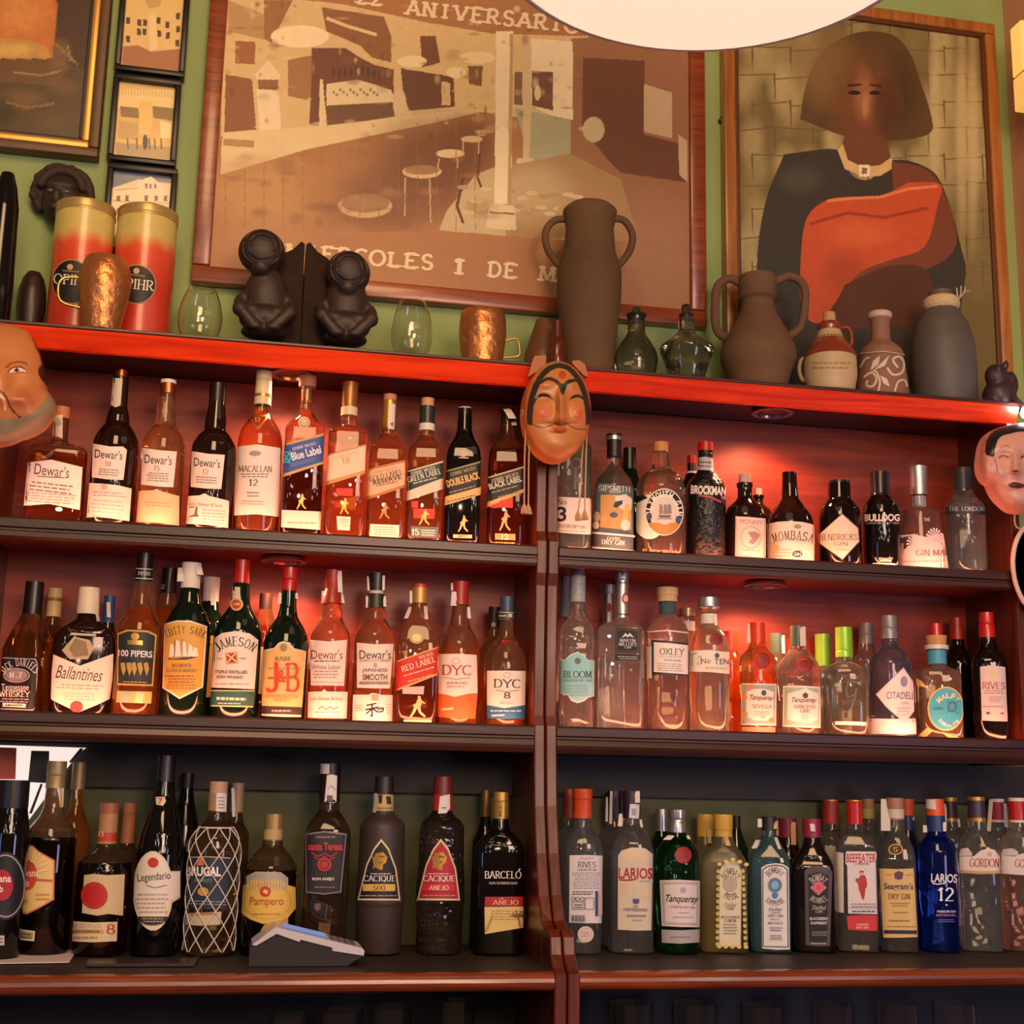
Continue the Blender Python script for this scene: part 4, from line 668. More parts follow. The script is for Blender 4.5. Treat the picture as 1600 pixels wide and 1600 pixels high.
bot(13, 'gin_bottle', 'clear square gin bottle with silver neck and black square label', 566, [(385, 38), (405, 60), (438, 130), (460, 148), (None, 150)], ('f2f0f0', 'ecdcd8', None), 'C', sec=(8, .85), turn=-24, Y=.06,
    caps=[('cap', [(107, 48), (150, 46), (154, 42), (172, 42), (176, 44), (200, 44)], SILV, 3), ('neck_sleeve', [(200, 41), (390, 42)], mat('d0c8c0', .3, .8), 2)],
    labels=[('neck_label', [('p', 'b04030', ell(590, 265, 24, 36)), ('e', 'd8c8b8', 590, 265, 14, 22), ('l', '203050', [(545, 362), (628, 368)], 8)]), ('front_label', [('p', '181a20', [(529, 452), (679, 458), (677, 606), (526, 600)]), ('p', '505860', [(536, 459), (672, 465), (670, 599), (533, 593)]), ('p', '16181e', [(540, 463), (668, 469), (666, 595), (537, 589)]), ('p', 'd8d8d8', [(564, 512), (590, 480), (602, 496), (614, 480), (642, 512), (610, 500), (602, 512), (594, 500)]), ('t', 'e0e0e0', 'MARTIN', 602, 528, 96, 20, 's', -2), ('t', 'e0e0e0', "MILLER'S", 602, 552, 108, 22, 's', -2), ('t', 'd0d0d0', 'GIN', 602, 572, 40, 14, 's'), ('p', '181a20', [(526, 612), (677, 618), (676, 656), (525, 650)]), ('x', 'b0b0b8', 540, 622, 665, 648, 2, 4)])])
bot(13, 'gin_bottle', 'second square clear gin bottle with silver neck, standing behind its twin', 482, [(430, 34), (450, 60), (480, 112), (None, 116)], ('f0eeee', 'e8d8d4', None), 'C', sec=(8, .7), turn=-24, Y=.135, n=20, caps=[('cap', [(182, 44), (236, 42), (240, 38)], mat('a8a0a8', .3, .7), 3), ('neck_sleeve', [(240, 34), (435, 36)], mat('b0a098', .3, .8))],
    labels=[('neck_label', [('e', 'b04838', 486, 322, 18, 28)])])
bot(13, 'gin_bottle', 'round-shouldered gin bottle with wooden stopper and white label framed in navy', 853, [(285, 50), (365, 54), (390, 74), (430, 116), (470, 132), (None, 130)], ('f0e8e4', 'e8d4c8', 560, .02, 1.42, .25, 45), 'C',
    caps=[('stopper', [(200, 68), (248, 68), (252, 62), (288, 64)], mat('c8a878', .6, noise=.2, scale=120), 5), ('neck_wrap', [(286, 53), (372, 55)], mat('40545c', .7, bump=.8, scale=300))],
    labels=[('front_label', [('p', 'e8e4de', [(722, 565), (755, 566), (755, 765), (722, 762)]), ('p', '26323c', [(755, 524), (870, 532), (985, 546), (985, 752), (870, 745), (755, 736)]), ('p', 'ece6de', [(768, 538), (870, 545), (977, 558), (977, 740), (870, 732), (768, 724)]), ('t', '2c3438', 'OXLEY', 880, 598, 152, 42, 's', -2), ('t', '909490', 'COLD DISTILLED', 870, 630, 140, 13, 's', -2), ('x', '909090', 830, 640, 940, 660, 1, 6), ('x', 'a8a8a0', 785, 665, 960, 720, 4, 8)]), ('neck_line', [('p', 'dcd4d0', [(724, 470), (850, 462), (984, 476), (984, 484), (850, 470), (724, 478)])])])
bot(13, 'gin_bottle', 'faceted clear gin bottle with silver stopper, broad white label and red wax seal', 1113, [(335, 56), (365, 46), (428, 50), (455, 76), (500, 112), (560, 126), (640, 128), (None, 122)], ('e8ecd8', 'e0dcc0', None), 'C', sec=(2.6, 1),
    caps=[('stopper', [(264, 70), (322, 70), (336, 58)], SILV, 4), ('neck_band', [(364, 52), (426, 54)], mat('e0d8cc', .5), 2)],
    labels=[('wax_seal', [('e', '781c20', 1156, 520, 42, 36), ('o', '90282c', 1156, 520, 32, 27, 6)]), ('front_label', [('p', 'e4dcd0', [(986, 592), (1110, 588), (1244, 602), (1244, 738), (1110, 725), (986, 722)]), ('t', 'a8b8a0', 'Ta', 1030, 645, 80, 80, 'i', 14), ('t', '3c3c40', 'No', 1092, 656, 56, 32, 'n', 0), ('t', '3c3c40', 'TEN', 1188, 660, 88, 34, 'n', -1), ('e', '484850', 1160, 622, 14, 16), ('x', 'b8b4a8', 1080, 685, 1220, 712, 1, 4)])])
bot(13, 'gin_bottle', 'clear gin bottle with copper-tinted stopper, behind the faceted one', 982, [(380, 46), (470, 46), (520, 86), (580, 104), (None, 104)], ('e8e4d8', 'e0d8c8', None), 'C', Y=.13, n=16, caps=[('stopper', [(330, 56), (378, 56)], mat('c09878', .3, .7), 4), c1(410, 472, 46, WCAP, 'neck_band')])
def tanq(F, label, cx, prof, gm, capm, caps, labs, flags=(), Y=.052, n=28):
    return bot(F, 'gin_bottle', label, cx, prof, gm, 'C', Y=Y, n=n, caps=[('cap', caps, capm, 3)], labels=labs, flags=flags)
tanq(13, 'orange gin bottle with orange cap, red wax seal and white label edged with oranges', 1420, [(545, 54), (575, 62), (620, 108), (660, 118), (720, 112), (780, 118), (None, 112)], ('f4b070', 'ffa048', 740), mat('d83c1c', .35), [(418, 48), (550, 52)],
     [('wax_seal', [('e', '8c2018', 1448, 652, 46, 50), ('o', 'a83020', 1448, 652, 34, 38, 7)]), ('front_label', [('p', 'e8e0d4', [(1315, 795), (1420, 798), (1532, 800), (1530, 1060), (1420, 1058), (1312, 1056)]), ('p', '98a8a0', [(1322, 803), (1525, 808), (1523, 1050), (1320, 1046)]), ('p', 'e8dcd0', [(1350, 850), (1390, 832), (1455, 830), (1512, 850), (1510, 1000), (1470, 1030), (1390, 1026), (1346, 1000)]), ('e', 'e08838', 1338, 880, 14, 22), ('e', 'e08838', 1340, 990, 16, 18), ('e', 'e89848', 1500, 1028, 18, 14), ('e', 'e08838', 1372, 820, 20, 12), ('e', '404850', 1452, 856, 15, 18), ('t', '504848', 'Tanqueray', 1440, 890, 140, 40, 'j', -2), ('t', '706860', 'SEVILLA', 1443, 940, 116, 24, 'n', -1), ('x', 'b8a898', 1390, 965, 1490, 1000, 2), ('e', 'e8b8a0', 1446, 1002, 16, 16)]),
      ('lower_label', [('p', 'f09070', [(1316, 1068), (1524, 1070), (1524, 1112), (1316, 1112)])])], flags=[(1345, 425, 1344, 545, 22, 'e0c8b0')])
tanq(13, 'orange gin bottle with orange cap, half hidden behind its labelled twin', 1250, [(580, 46), (610, 60), (660, 94), (None, 96)], ('f4b070', 'ffa048', 740), mat('d83c1c', .35), [(472, 48), (585, 50)], (), Y=.132, n=16)
tanq(14, 'clear gin bottle with green cap, red wax seal and pale green bordered label', 196, [(445, 54), (475, 62), (540, 118), (590, 136), (625, 136), (640, 130), (660, 136), (690, 134), (None, 130)], ('ecdcd0', 'e8ccc0', None), mat('4c6454', .35), [(318, 48), (450, 50)],
     [('wax_seal', [('e', '8c2020', 222, 558, 56, 50), ('o', 'a83030', 222, 558, 42, 37, 8)]), ('front_label', [('p', 'e8e4d8', [(96, 692), (200, 690), (330, 698), (327, 955), (200, 950), (92, 946)]), ('p', '9cb8a4', [(104, 700), (322, 706), (319, 946), (100, 938)]), ('p', 'e8e0d8', [(125, 740), (190, 722), (235, 704), (275, 724), (312, 740), (310, 900), (270, 922), (160, 916), (122, 898)]), ('e', '404848', 233, 752, 17, 18), ('t', '504848', 'Tanqueray', 226, 784, 150, 40, 'j', -1), ('t', '585454', 'RANGPUR', 230, 822, 130, 24, 's', -1), ('t', '585454', 'LIME', 232, 848, 66, 20, 's', -1), ('e', 'e8c8c0', 230, 890, 24, 18)])], flags=[(215, 322, 218, 445, 36, 'd0c4c4', .006)])
tanq(14, 'green-capped clear gin bottle half behind the pale green bordered label', 62, [(485, 46), (520, 60), (570, 90), (None, 96)], ('ecdcd0', 'e8ccc0', None), mat('48604c', .35), [(366, 48), (490, 48)], (), flags=[(92, 375, 96, 490, 20)], Y=.134, n=16)
bot(14, 'gin_bottle', 'broad clear gin bottle with lime green cap and silver script print', 486, [(510, 52), (545, 56), (565, 100), (590, 138), (640, 146), (None, 142)], ('d0dcc8', 'd8c8b8', 900), 'C', sec=(3, .7), turn=-22,
    caps=[('cap', [(328, 54), (470, 56), (474, 54), (478, 57), (515, 57)], mat('8cc83c', .3, .2), 4)],
    labels=[('front_print', [('l', '585c58', curve_pts([(560, 675), (520, 665), (490, 710), (500, 755), (540, 745), (552, 705), (540, 780), (505, 850), (475, 850)], 4), 10), ('t', '484c4c', 'VINE', 522, 795, 130, 36, 'n', 0)]), ('lower_stripe', [('p', 'd8e8d8', [(420, 914), (520, 914), (612, 918), (612, 940), (520, 937), (420, 934)])])])
bot(14, 'gin_bottle', 'second lime-capped clear gin bottle standing behind', 352, [(550, 44), (580, 54), (620, 104), (None, 108)], ('d0dcc8', 'd8c8b8', None), 'C', Y=.136, n=16, caps=[('cap', [(370, 50), (570, 50)], mat('84b83c', .3, .2), 4)])
bot(14, 'gin_bottle', 'blue-tinted fluted gin bottle with grey cap and white diamond label', 772, [(395, 50), (440, 52), (470, 80), (510, 118), (550, 136), (600, 140), (880, 140), (905, 148), (None, 148)], ('a8b8d8', 'a8b8d8', None, .03, 1.42, 0), 'C', Y=.055,
    caps=[('cap', [(256, 54), (330, 54), (335, 50), (345, 54), (400, 55)], mat('8c8a90', .4, .4), 4)],
    labels=[('front_label', [('p', 'd0c4c8', [(846, 576), (910, 670), (924, 770), (912, 850), (855, 926), (735, 820), (674, 745)]), ('p', 'ece2e0', [(846, 586), (904, 676), (917, 770), (906, 846), (853, 914), (742, 820), (684, 745)]), ('e', '9098a8', 848, 665, 22, 34), ('t', '505868', 'CITADELLE', 836, 752, 190, 44, 'n', -1), ('t', '807c80', 'GIN', 852, 800, 44, 16, 'n', 0), ('x', 'b0a8ac', 800, 820, 890, 860, 2)]),
            ('frosted_base', [('p', 'e8d8dc', [(636, 895), (780, 898), (928, 895), (930, 1024), (780, 1024), (636, 1022)])])])
bot(14, 'gin_bottle', 'grey-capped clear gin bottle standing behind the white diamond label', 626, [(430, 50), (480, 58), (530, 90), (None, 104)], ('d8ccd0', 'd0c4c8', None), 'C', Y=.136, n=16, caps=[('cap', [(302, 50), (370, 50), (374, 46), (435, 48)], mat('8c847c', .4, .3), 4)])
bot(14, 'gin_bottle', 'clear gin bottle with wooden stopper, sky blue neck band and round turquoise label', 1068, [(440, 60), (465, 60), (560, 60), (585, 100), (605, 142), (640, 148), (None, 148)], ('f0e0c8', 'ecd4b0', 650), 'C', sec=(4, 1), turn=-24, Y=.06,
    caps=[('stopper', [(380, 70), (440, 62)], mat('c89460', .6, noise=.2, scale=120), 4), c1(440, 466, 78, mat('d8d0c0', .3), 'neck_ring', 6), ('stopper_wax', [(305, 42), (382, 44)], RCAP), ('neck_band', [(470, 61), (556, 62)], mat('48a0c0', .5))],
    labels=[('gold_petal', [('p', 'e0b468', [(920, 640), (960, 660), (1010, 720), (985, 700), (930, 690)])]), ('gold_petal', [('p', 'e0b468', [(930, 1010), (1000, 950), (1030, 975), (980, 1018)])]), ('gold_petal', [('p', 'e0b468', [(1090, 985), (1150, 1000), (1196, 1014), (1130, 1018)])]),
            ('front_label', [('p', 'e0b458', ell(1112, 835, 114, 140)), ('p', '3cacc4', ell(1112, 835, 106, 130)), ('a', 'f0d898', 'MALFY', 1130, 850, 86, 98, -55, 50, 32, 'b'), ('t', '1c5868', 'GIN', 1062, 832, 60, 18, 'b'), ('e', '2c7c98', 1148, 822, 30, 36), ('e', '4c98b0', 1148, 822, 16, 20), ('a', 'd8f0f0', 'DOMINIANO', 1130, 850, 70, 88, 235, 130, 20, 'b', 1), ('t', '1c5868', 'ITALY', 1148, 932, 66, 18, 'b', 3)] + [('l', '245c70', [(1148 + 34 * math.cos(a), 822 - 40 * math.sin(a)), (1148 + 46 * math.cos(a), 822 - 56 * math.sin(a))], 5) for a in (.8, 2.3, 3.9, 5.4)])])
bot(14, 'gin_bottle', 'black gin bottle with red cap and long grey-white label, next to the end panel', 1390, [(385, 52), (430, 54), (470, 70), (530, 110), (570, 114), (None, 112)], BLK, 'C', Y=.045, sec=(3, 1), turn=-26,
    caps=[('cap', [(236, 48), (305, 49), (308, 45), (312, 52), (392, 54)], RCAP, 4)],
    labels=[('front_label', [('p', 'd4c4c0', [(1326, 572), (1400, 562), (1482, 574), (1497, 914), (1420, 912), (1338, 908)]), ('e', 'd8c890', 1408, 628, 26, 18), ('t', 'a84838', 'RIVES', 1410, 690, 142, 44, 's', -1), ('x', '908484', 1345, 715, 1480, 745, 2), ('x', '988c8c', 1380, 755, 1460, 795, 3), ('x', 'a09494', 1345, 810, 1480, 832, 1), ('e', '684040', 1377, 862, 13, 8), ('e', 'b04840', 1460, 864, 11, 7)])])
bot(14, 'gin_bottle', 'black gin bottle with red cap between the turquoise roundel and the long grey label', 1200, [(400, 42), (440, 46), (490, 70), (550, 94), (None, 98)], BLK, 'C', Y=.134, n=16, caps=[('cap', [(268, 42), (404, 44)], mat('a82820', .35), 4)])
# ---- rum, counter left
bot(15, 'rum_bottle', 'black rum bottle with red disc on its dark label, cut by the left picture edge', 22, [(390, 92), (430, 98), (480, 108), (540, 118), (None, 118)], BLK, 'D', Y=.012, caps=[('cap', [(246, 94), (400, 96)], mat('18161a', .35), 4)],
    labels=[('front_label', [('p', '1c1c24', ell(30, 835, 118, 190)), ('o', 'a8a0a8', 30, 835, 108, 176, 8), ('e', 'b0202c', 10, 830, 62, 86), ('t', 'f0ece8', 'Havana', -10, 793, 140, 42, 'b', 0), ('t', 'f0ece8', 'Club', -25, 850, 84, 40, 'b', 0)]), ('lower_label', [('r', 'b8b0a8', -40, 1110, 24, 1165, 0), ('x', '504848', -30, 1120, 18, 1155, 2)])])
bot(15, 'rum_bottle', 'amber rum bottle with gold cap and sunburst yellow label bearing a red disc', 256, [(285, 52), (400, 58), (450, 80), (510, 128), (570, 146), (None, 150)], ('e0b890', '30140c', 560), 'D', Y=.066,
    caps=[('cap', [(140, 56), (215, 58), (220, 54), (290, 58)], mat('a8946c', .4, .4), 3)],
    labels=[('front_label', [('p', 'c87858', [(122, 612), (180, 608), (222, 645), (305, 692), (300, 912), (235, 950), (150, 994), (98, 980)]), ('p', 'e4c480', [(126, 620), (178, 616), (218, 652), (296, 698), (291, 906), (232, 942), (150, 984), (102, 972)]), ('e', 'd05038', 152, 775, 56, 84), ('t', 'f0e8e0', 'Havana', 160, 762, 110, 42, 'b', -1), ('t', 'f0e8e0', 'Club', 128, 818, 74, 40, 'b', -1), ('l', 'c05838', [(200, 800), (290, 806)], 12), ('t', '907048', 'ESPECIAL', 120, 918, 90, 18, 's', 0), ('x', 'b89860', 200, 870, 280, 920, 2)] + [('l', 'f4e4b0', [(170 + 40 * math.cos(a), 760 - 60 * math.sin(a)), (175 + 100 * math.cos(a), 760 - 130 * math.sin(a))], 5) for a in (.1, .4, .7, 1.0, 1.3)]),
            ('lower_label', [('p', 'd8c8a8', [(90, 1072), (195, 1086), (190, 1142), (86, 1132)]), ('p', '988c70', [(100, 1082), (185, 1094), (182, 1132), (96, 1124)]), ('x', '403830', 100, 1090, 180, 1125, 2, 8)])])
bot(15, 'rum_bottle', 'amber rum bottle with gold cap, standing behind the sunburst label', 384, [(290, 34), (390, 40), (440, 58), (500, 86), (560, 100), (None, 104)], ('f0a050', 'd85820', None), 'D', Y=.128, n=18, caps=[('cap', [(146, 40), (296, 42)], mat('98845c', .4, .4), 3)], flags=[(425, 300, 424, 350, 12)])
bot(15, 'rum_bottle', 'squat rum bottle with brown foil neck and parchment label marked with a red disc', 566, [(590, 54), (620, 60), (655, 110), (700, 148), (760, 156), (None, 150)], ('b89878', '502814', 700), 'D', Y=.06,
    caps=[('cap', [(372, 56), (430, 57)], mat('985c3c', .4), 4), ('neck_foil', [(428, 54), (600, 56)], mat('b08058', .45, noise=.15, scale=60), 2), c1(536, 585, 56, mat('b83c24', .45), 'neck_band')],
    labels=[('neck_label', [('t', 'e0c8a0', '8', 562, 545, 30, 32, 's')]), ('front_label', [('p', 'd0bc90', [(468, 775), (520, 768), (600, 775), (692, 770), (682, 1000), (600, 990), (540, 1000), (456, 985)]), ('e', 'b82018', 524, 888, 74, 76), ('o', 'c83828', 524, 888, 64, 66, 5)]),
            ('lower_label', [('p', 'd8c49c', [(388, 1030), (520, 1038), (652, 1034), (648, 1142), (520, 1148), (382, 1142)]), ('t', 'a89878', 'RESERVA', 480, 1058, 170, 24, 's', -1), ('r', 'c8a058', 392, 1075, 575, 1098, 3), ('t', '383030', 'RON SUPERIOR', 480, 1088, 150, 14, 'b'), ('t', 'b83028', '8', 614, 1074, 48, 56, 's'), ('x', 'a08860', 392, 1108, 560, 1135, 1)])])
bot(15, 'rum_bottle', 'brown-capped rum bottle behind the red disc parchment label', 682, [(590, 38), (620, 50), (670, 90), (None, 96)], ('b89878', '502814', None), 'D', Y=.128, n=16, caps=[('cap', [(372, 40), (430, 41), (432, 38), (596, 42)], mat('a06848', .45), 3)])
bot(15, 'rum_bottle', 'long-necked black rum bottle with white oval label carrying a small red disc', 872, [(250, 54), (330, 62), (420, 84), (540, 118), (650, 134), (None, 130)], mat('0c0a0a', .05), 'D',
    caps=[('cap', [(110, 52), (175, 54), (255, 58)], mat('1c1818', .3), 3)],
    labels=[('neck_label', [('p', 'd8c8a0', [(866, 340), (915, 340), (922, 365), (905, 390), (868, 382)]), ('t', 'b84838', '7', 892, 362, 24, 30, 'b')]),
            ('front_label', [('p', 'e0d0b0', ell(850, 862, 112, 222)), ('p', 'e0d0b0', [(738, 755), (1000, 752), (1000, 900), (960, 925), (740, 922)]), ('p', 'e8e0d0', ell(850, 850, 100, 200)), ('p', 'e8e0d4', [(745, 765), (992, 762), (992, 892), (955, 914), (748, 912)]), ('e', 'c83820', 852, 705, 29, 28), ('t', '282024', 'Legendario', 857, 788, 176, 56, 'n', 5), ('l', '706058', [(815, 830), (860, 845), (925, 830)], 4), ('x', 'c0a8a0', 760, 870, 930, 990, 5), ('p', '302824', ell(850, 1000, 84, 52, 14, 5, 175)), ('x', 'b8a890', 790, 1008, 910, 1040, 2)])])
bot(15, 'rum_bottle', 'black rum bottle silhouette standing behind the white oval label', 1000, [(290, 34), (380, 50), (500, 82), (620, 96), (None, 96)], mat('0a0808', .1), 'D', Y=.13, n=16, caps=[c1(205, 296, 34, mat('141010', .4))])
NB = bot(15, 'rum_bottle', 'rum bottle wrapped in white string net over a dark blue label', 1178, [(415, 54), (470, 58), (505, 90), (560, 130), (620, 142), (None, 138)], ('a08468', '281410', None), 'D',
    caps=[('cap', [(254, 52), (318, 52)], mat('b89878', .45), 3), ('neck_foil', [(318, 54), (424, 54)], mat('a88460', .45), 3)],
    labels=[('seal_strip', [('p', 'dcdce0', [(1204, 320), (1258, 318), (1256, 424), (1200, 420)]), ('x', '888890', 1210, 335, 1250, 410, 4)]), ('front_label', [('p', '243040', [(1042, 672), (1160, 668), (1282, 676), (1262, 962), (1150, 966), (1042, 952)]), ('l', 'c8a868', [(1044, 676), (1160, 673), (1280, 680)], 6), ('t', 'f0f0f0', 'BRUGAL', 1132, 754, 190, 54, 'x', -1), ('t', '8898a8', 'ANEJO', 1130, 806, 96, 26, 'n', -1), ('e', 'c89848', 1130, 866, 30, 24), ('p', 'e07840', [(1096, 720), (1120, 664), (1136, 720)]), ('x', '8890a0', 1045, 910, 1255, 940, 2, 6)]),
            ('lower_label', [('p', 'c8b8a0', [(1022, 990), (1130, 982), (1230, 978), (1224, 1050), (1120, 1056), (1022, 1050)]), ('p', 'a87c58', [(1060, 984), (1205, 980), (1204, 996), (1060, 1000)])])])
bm = bmesh.new()                    # the string net follows the bottle's skin all the way round
def netpt(t, z):
    a, b, e = NB.at(z); return (1.02 * (a + .0012) * math.cos(t), 1.02 * (a + .0012) * math.sin(t), z)
z0, z1 = NB.z(505), .006
for k in range(9):
    for sg in (1, -1):
        tube(bm, [netpt(2 * math.pi * k / 9 + sg * i * .155, z0 + (z1 - z0) * (i / 20)) for i in range(21)], .0009, 5)
tube(bm, [netpt(2 * math.pi * i / 24, z0 - .001) for i in range(25)], .0012, 5)
obj('string_net', bm, mat('d8d0c4', .7), NB.root, smooth=60)
bot(15, 'rum_bottle', 'rum bottle with dangling white seal behind the netted one', 1288, [(420, 36), (480, 44), (540, 80), (None, 92)], ('a08468', '281410', None), 'D', Y=.13, n=16, caps=[('cap', [(262, 36), (424, 38)], mat('a08868', .45), 3)], flags=[(1296, 290, 1300, 450, 18)])
bot(15, 'rum_bottle', 'squat rum bottle with gold cap and wavy-edged yellow label', 1495, [(575, 54), (615, 60), (660, 104), (720, 140), (770, 152), (None, 152)], ('c0a078', '38200f', 740), 'D', Y=.055,
    caps=[('cap', [(434, 54), (515, 55)], mat('a88c58', .35, .5), 4), ('neck_foil', [(514, 52), (582, 54)], mat('b89c68', .45), 2)],
    labels=[('back_label', [('p', 'a8a098', [(1370, 780), (1420, 755), (1560, 758), (1600, 790), (1600, 860), (1370, 860)])]),
            ('front_label', [('p', 'e0bc58', [(1322, 838), (1368, 828), (1398, 800), (1470, 798), (1560, 798), (1600, 830), (1640, 842), (1642, 960), (1600, 1010), (1540, 1040), (1460, 1046), (1390, 1020), (1330, 980), (1320, 920)]), ('o', 'c89c40', 1485, 920, 130, 100, 4), ('e', 'c83c20', 1474, 866, 30, 30), ('p', 'e8c880', [(1460, 870), (1470, 852), (1490, 860), (1486, 882)]), ('t', 'b84828', 'Pampero', 1482, 925, 180, 60, 'n', 0), ('x', 'b89040', 1390, 980, 1560, 1000, 1)]),
            ('lower_label', [('p', 'c89850', [(1470, 1050), (1520, 1030), (1600, 1010), (1600, 1110), (1460, 1120), (1450, 1080)])])])
bot(16, 'rum_bottle', 'dark rum bottle with black label lettered in gothic red and hanging white tag', 376, [(355, 54), (410, 58), (450, 92), (500, 120), (540, 126), (None, 122)], ('907060', '2a120c', None), 'D', sec=(3.4, .9),
    caps=[('cap', [(150, 56), (360, 58)], mat('181416', .35), 3)],
    labels=[('seal_strip', [('p', 'd4d0d0', [(350, 152), (400, 154), (398, 208), (350, 206)])]), ('neck_tag', [('p', 'e0dcd8', [(386, 215), (412, 210), (440, 218), (436, 358), (425, 366), (372, 360)]), ('r', '606068', 386, 324, 416, 354), ('l', '888890', [(390, 292), (410, 270), (430, 296)], 4)]),
            ('front_label', [('p', '787078', [(270, 532), (370, 518), (492, 532), (462, 852), (370, 864), (272, 852)]), ('p', '221e22', [(276, 540), (370, 526), (484, 540), (455, 846), (370, 856), (278, 846)]), ('t', 'b0a8a8', 'FUNDADO EN 1796', 378, 551, 100, 10, 'b'), ('t', 'c02c34', 'santa Teresa', 377, 602, 182, 44, 'x', 0), ('e', 'b83038', 372, 700, 37, 36), ('o', '5c181c', 372, 700, 26, 25, 6), ('l', 'b83038', curve_pts([(305, 635), (340, 655), (372, 640), (405, 655), (440, 635)], 4), 5), ('l', 'b83038', curve_pts([(320, 660), (350, 672), (372, 655), (395, 672), (425, 660)], 4), 5), ('t', 'd8d0cc', 'RON ANEJO', 366, 780, 112, 20, 'x'), ('x', '807878', 310, 815, 430, 832, 1)])])
def cacique(label, cx, gm, capm, bandm, fill, sub, subbg, subcol, extra):
    x = cx - 676
    lab = [('p', 'd8cca0', [(552 + x, 894), (600 + x, 700), (640 + x, 612), (681 + x, 560), (722 + x, 612), (762 + x, 720), (784 + x, 896)]), ('p', fill, [(562 + x, 884), (608 + x, 704), (646 + x, 622), (681 + x, 576), (716 + x, 622), (754 + x, 724), (774 + x, 886)]),
           ('p', GOLD, [(636 + x, 680), (650 + x, 640), (690 + x, 632), (714 + x, 660), (706 + x, 690), (690 + x, 700), (686 + x, 730), (664 + x, 724), (650 + x, 715), (640 + x, 700)]), ('l', '503818', [(668 + x, 655), (700 + x, 660)], 6), ('l', GOLD, [(630 + x, 650), (650 + x, 690), (640 + x, 720)], 9), ('l', '503818', [(672 + x, 690), (690 + x, 686)], 5),
           ('x', 'd8d0c8', 612 + x, 744, 738 + x, 757, 1), ('t', 'f0ece8', 'CACIQUE', 671 + x, 778, 164, 38, 's', 0), ('r', subbg, 586 + x, 806, 752 + x, 844), ('t', subcol, sub, 670 + x, 826, 64 if sub == '500' else 100, 26, 's'), ('x', 'a8a098', 570 + x, 862, 766 + x, 876, 1)]
    return bot(16, 'rum_bottle', label, cx, [(325, 52), (405, 54), (430, 66), (460, 106), (490, 124), (700, 126), (905, 136), (920, 130), (None, 122)], gm, 'D', caps=[('cap', [(222, 52), (318, 56)], capm, 3), ('neck_label_band', [(312, 54), (412, 56)], bandm, 2)], labels=[('front_label', lab)] + extra, Y=.055)
cacique('matt brown rum bottle with black pointed-arch label', 676, mat('3a2e2c', .5), mat('201c1c', .4), mat('c0a878', .5), '1c1a1c', '500', 'd8b058', '302010', [('neck_label', [('p', '302820', [(665, 322), (688, 322), (684, 368), (668, 368)]), ('p', '302820', [(705, 330), (730, 330), (735, 372), (712, 372)]), ('x', '806838', 660, 385, 740, 402, 1)]), ('seal_strip', [('p', 'd0ccc8', [(636, 312), (660, 312), (654, 418), (632, 416)])])])
cacique('glossy rum bottle with red pointed-arch label', 1000, ('706058', '301010', None, .03, 1.42, .5, 110), mat('6c2420', .35), mat('a82c24', .45), 'b02430', 'ANEJO', 'c83038', 'f0dcd0', [('seal_strip', [('p', 'dcd8d8', [(1000, 330), (1052, 318), (1054, 392), (1035, 420), (990, 424)]), ('r', '707078', 1008, 388, 1034, 412)])])
bot(16, 'rum_bottle', 'broad black rum bottle with gold cap and pale palm-tree label by the post', 1319, [(450, 46), (510, 52), (545, 90), (590, 127), (640, 134), (None, 134)], BLK, 'D', Y=.04, sec=(3.6, .62),
    caps=[('cap', [(306, 44), (455, 46)], GOLDM, 3), c1(352, 358, 45, mat('705828', .4), 'cap_groove')],
    labels=[('neck_label', [('t', '403010', 'BARCELO', 1326, 400, 78, 22, 'b', 90)]), ('front_print', [('t', 'f0ece8', 'BARCELO', 1342, 756, 198, 42, 's', 0), ('l', 'f0ece8', [(1424, 734), (1434, 723)], 6), ('t', 'b8b4b0', 'RON DOMINICANO', 1344, 801, 150, 14, 'b')]),
            ('front_label', [('p', 'b02430', [(1246, 876), (1470, 874), (1470, 926), (1244, 926)]), ('t', 'f0c8a8', 'ANEJO', 1355, 906, 140, 26, 's'), ('l', 'f0c8a8', [(1326, 886), (1344, 884)], 4), ('p', 'e0c888', [(1244, 930), (1470, 928), (1466, 1040), (1246, 1078)]), ('x', 'a89058', 1275, 945, 1440, 1005, 4)] + [('l', '786030', [(1420, 985), (1420 + 38 * math.cos(a), 978 - 26 * math.sin(a))], 7) for a in (0, .6, 1.2, 1.9, 2.5, 3.1)] + [('l', '786030', [(1420, 985), (1428, 1040)], 6), ('l', 'b89850', [(1255, 1060), (1285, 985)], 12), ('l', '786030', [(1448, 975), (1440, 955), (1462, 945)], 6), ('l', '786030', [(1450, 975), (1458, 1035)], 6)])])
for cx, Y, h in ((1237, .13, 28),):
    bot(16, 'rum_bottle', 'gold-capped black rum bottle second in file behind the palm-tree label', cx, [(435, 26), (500, 40), (570, 70), (None, 76)], BLK, 'D', Y=Y, n=16, caps=[('cap', [(298, 27), (440, 29)], mat('8c6c3c', .35, .6), 3)])
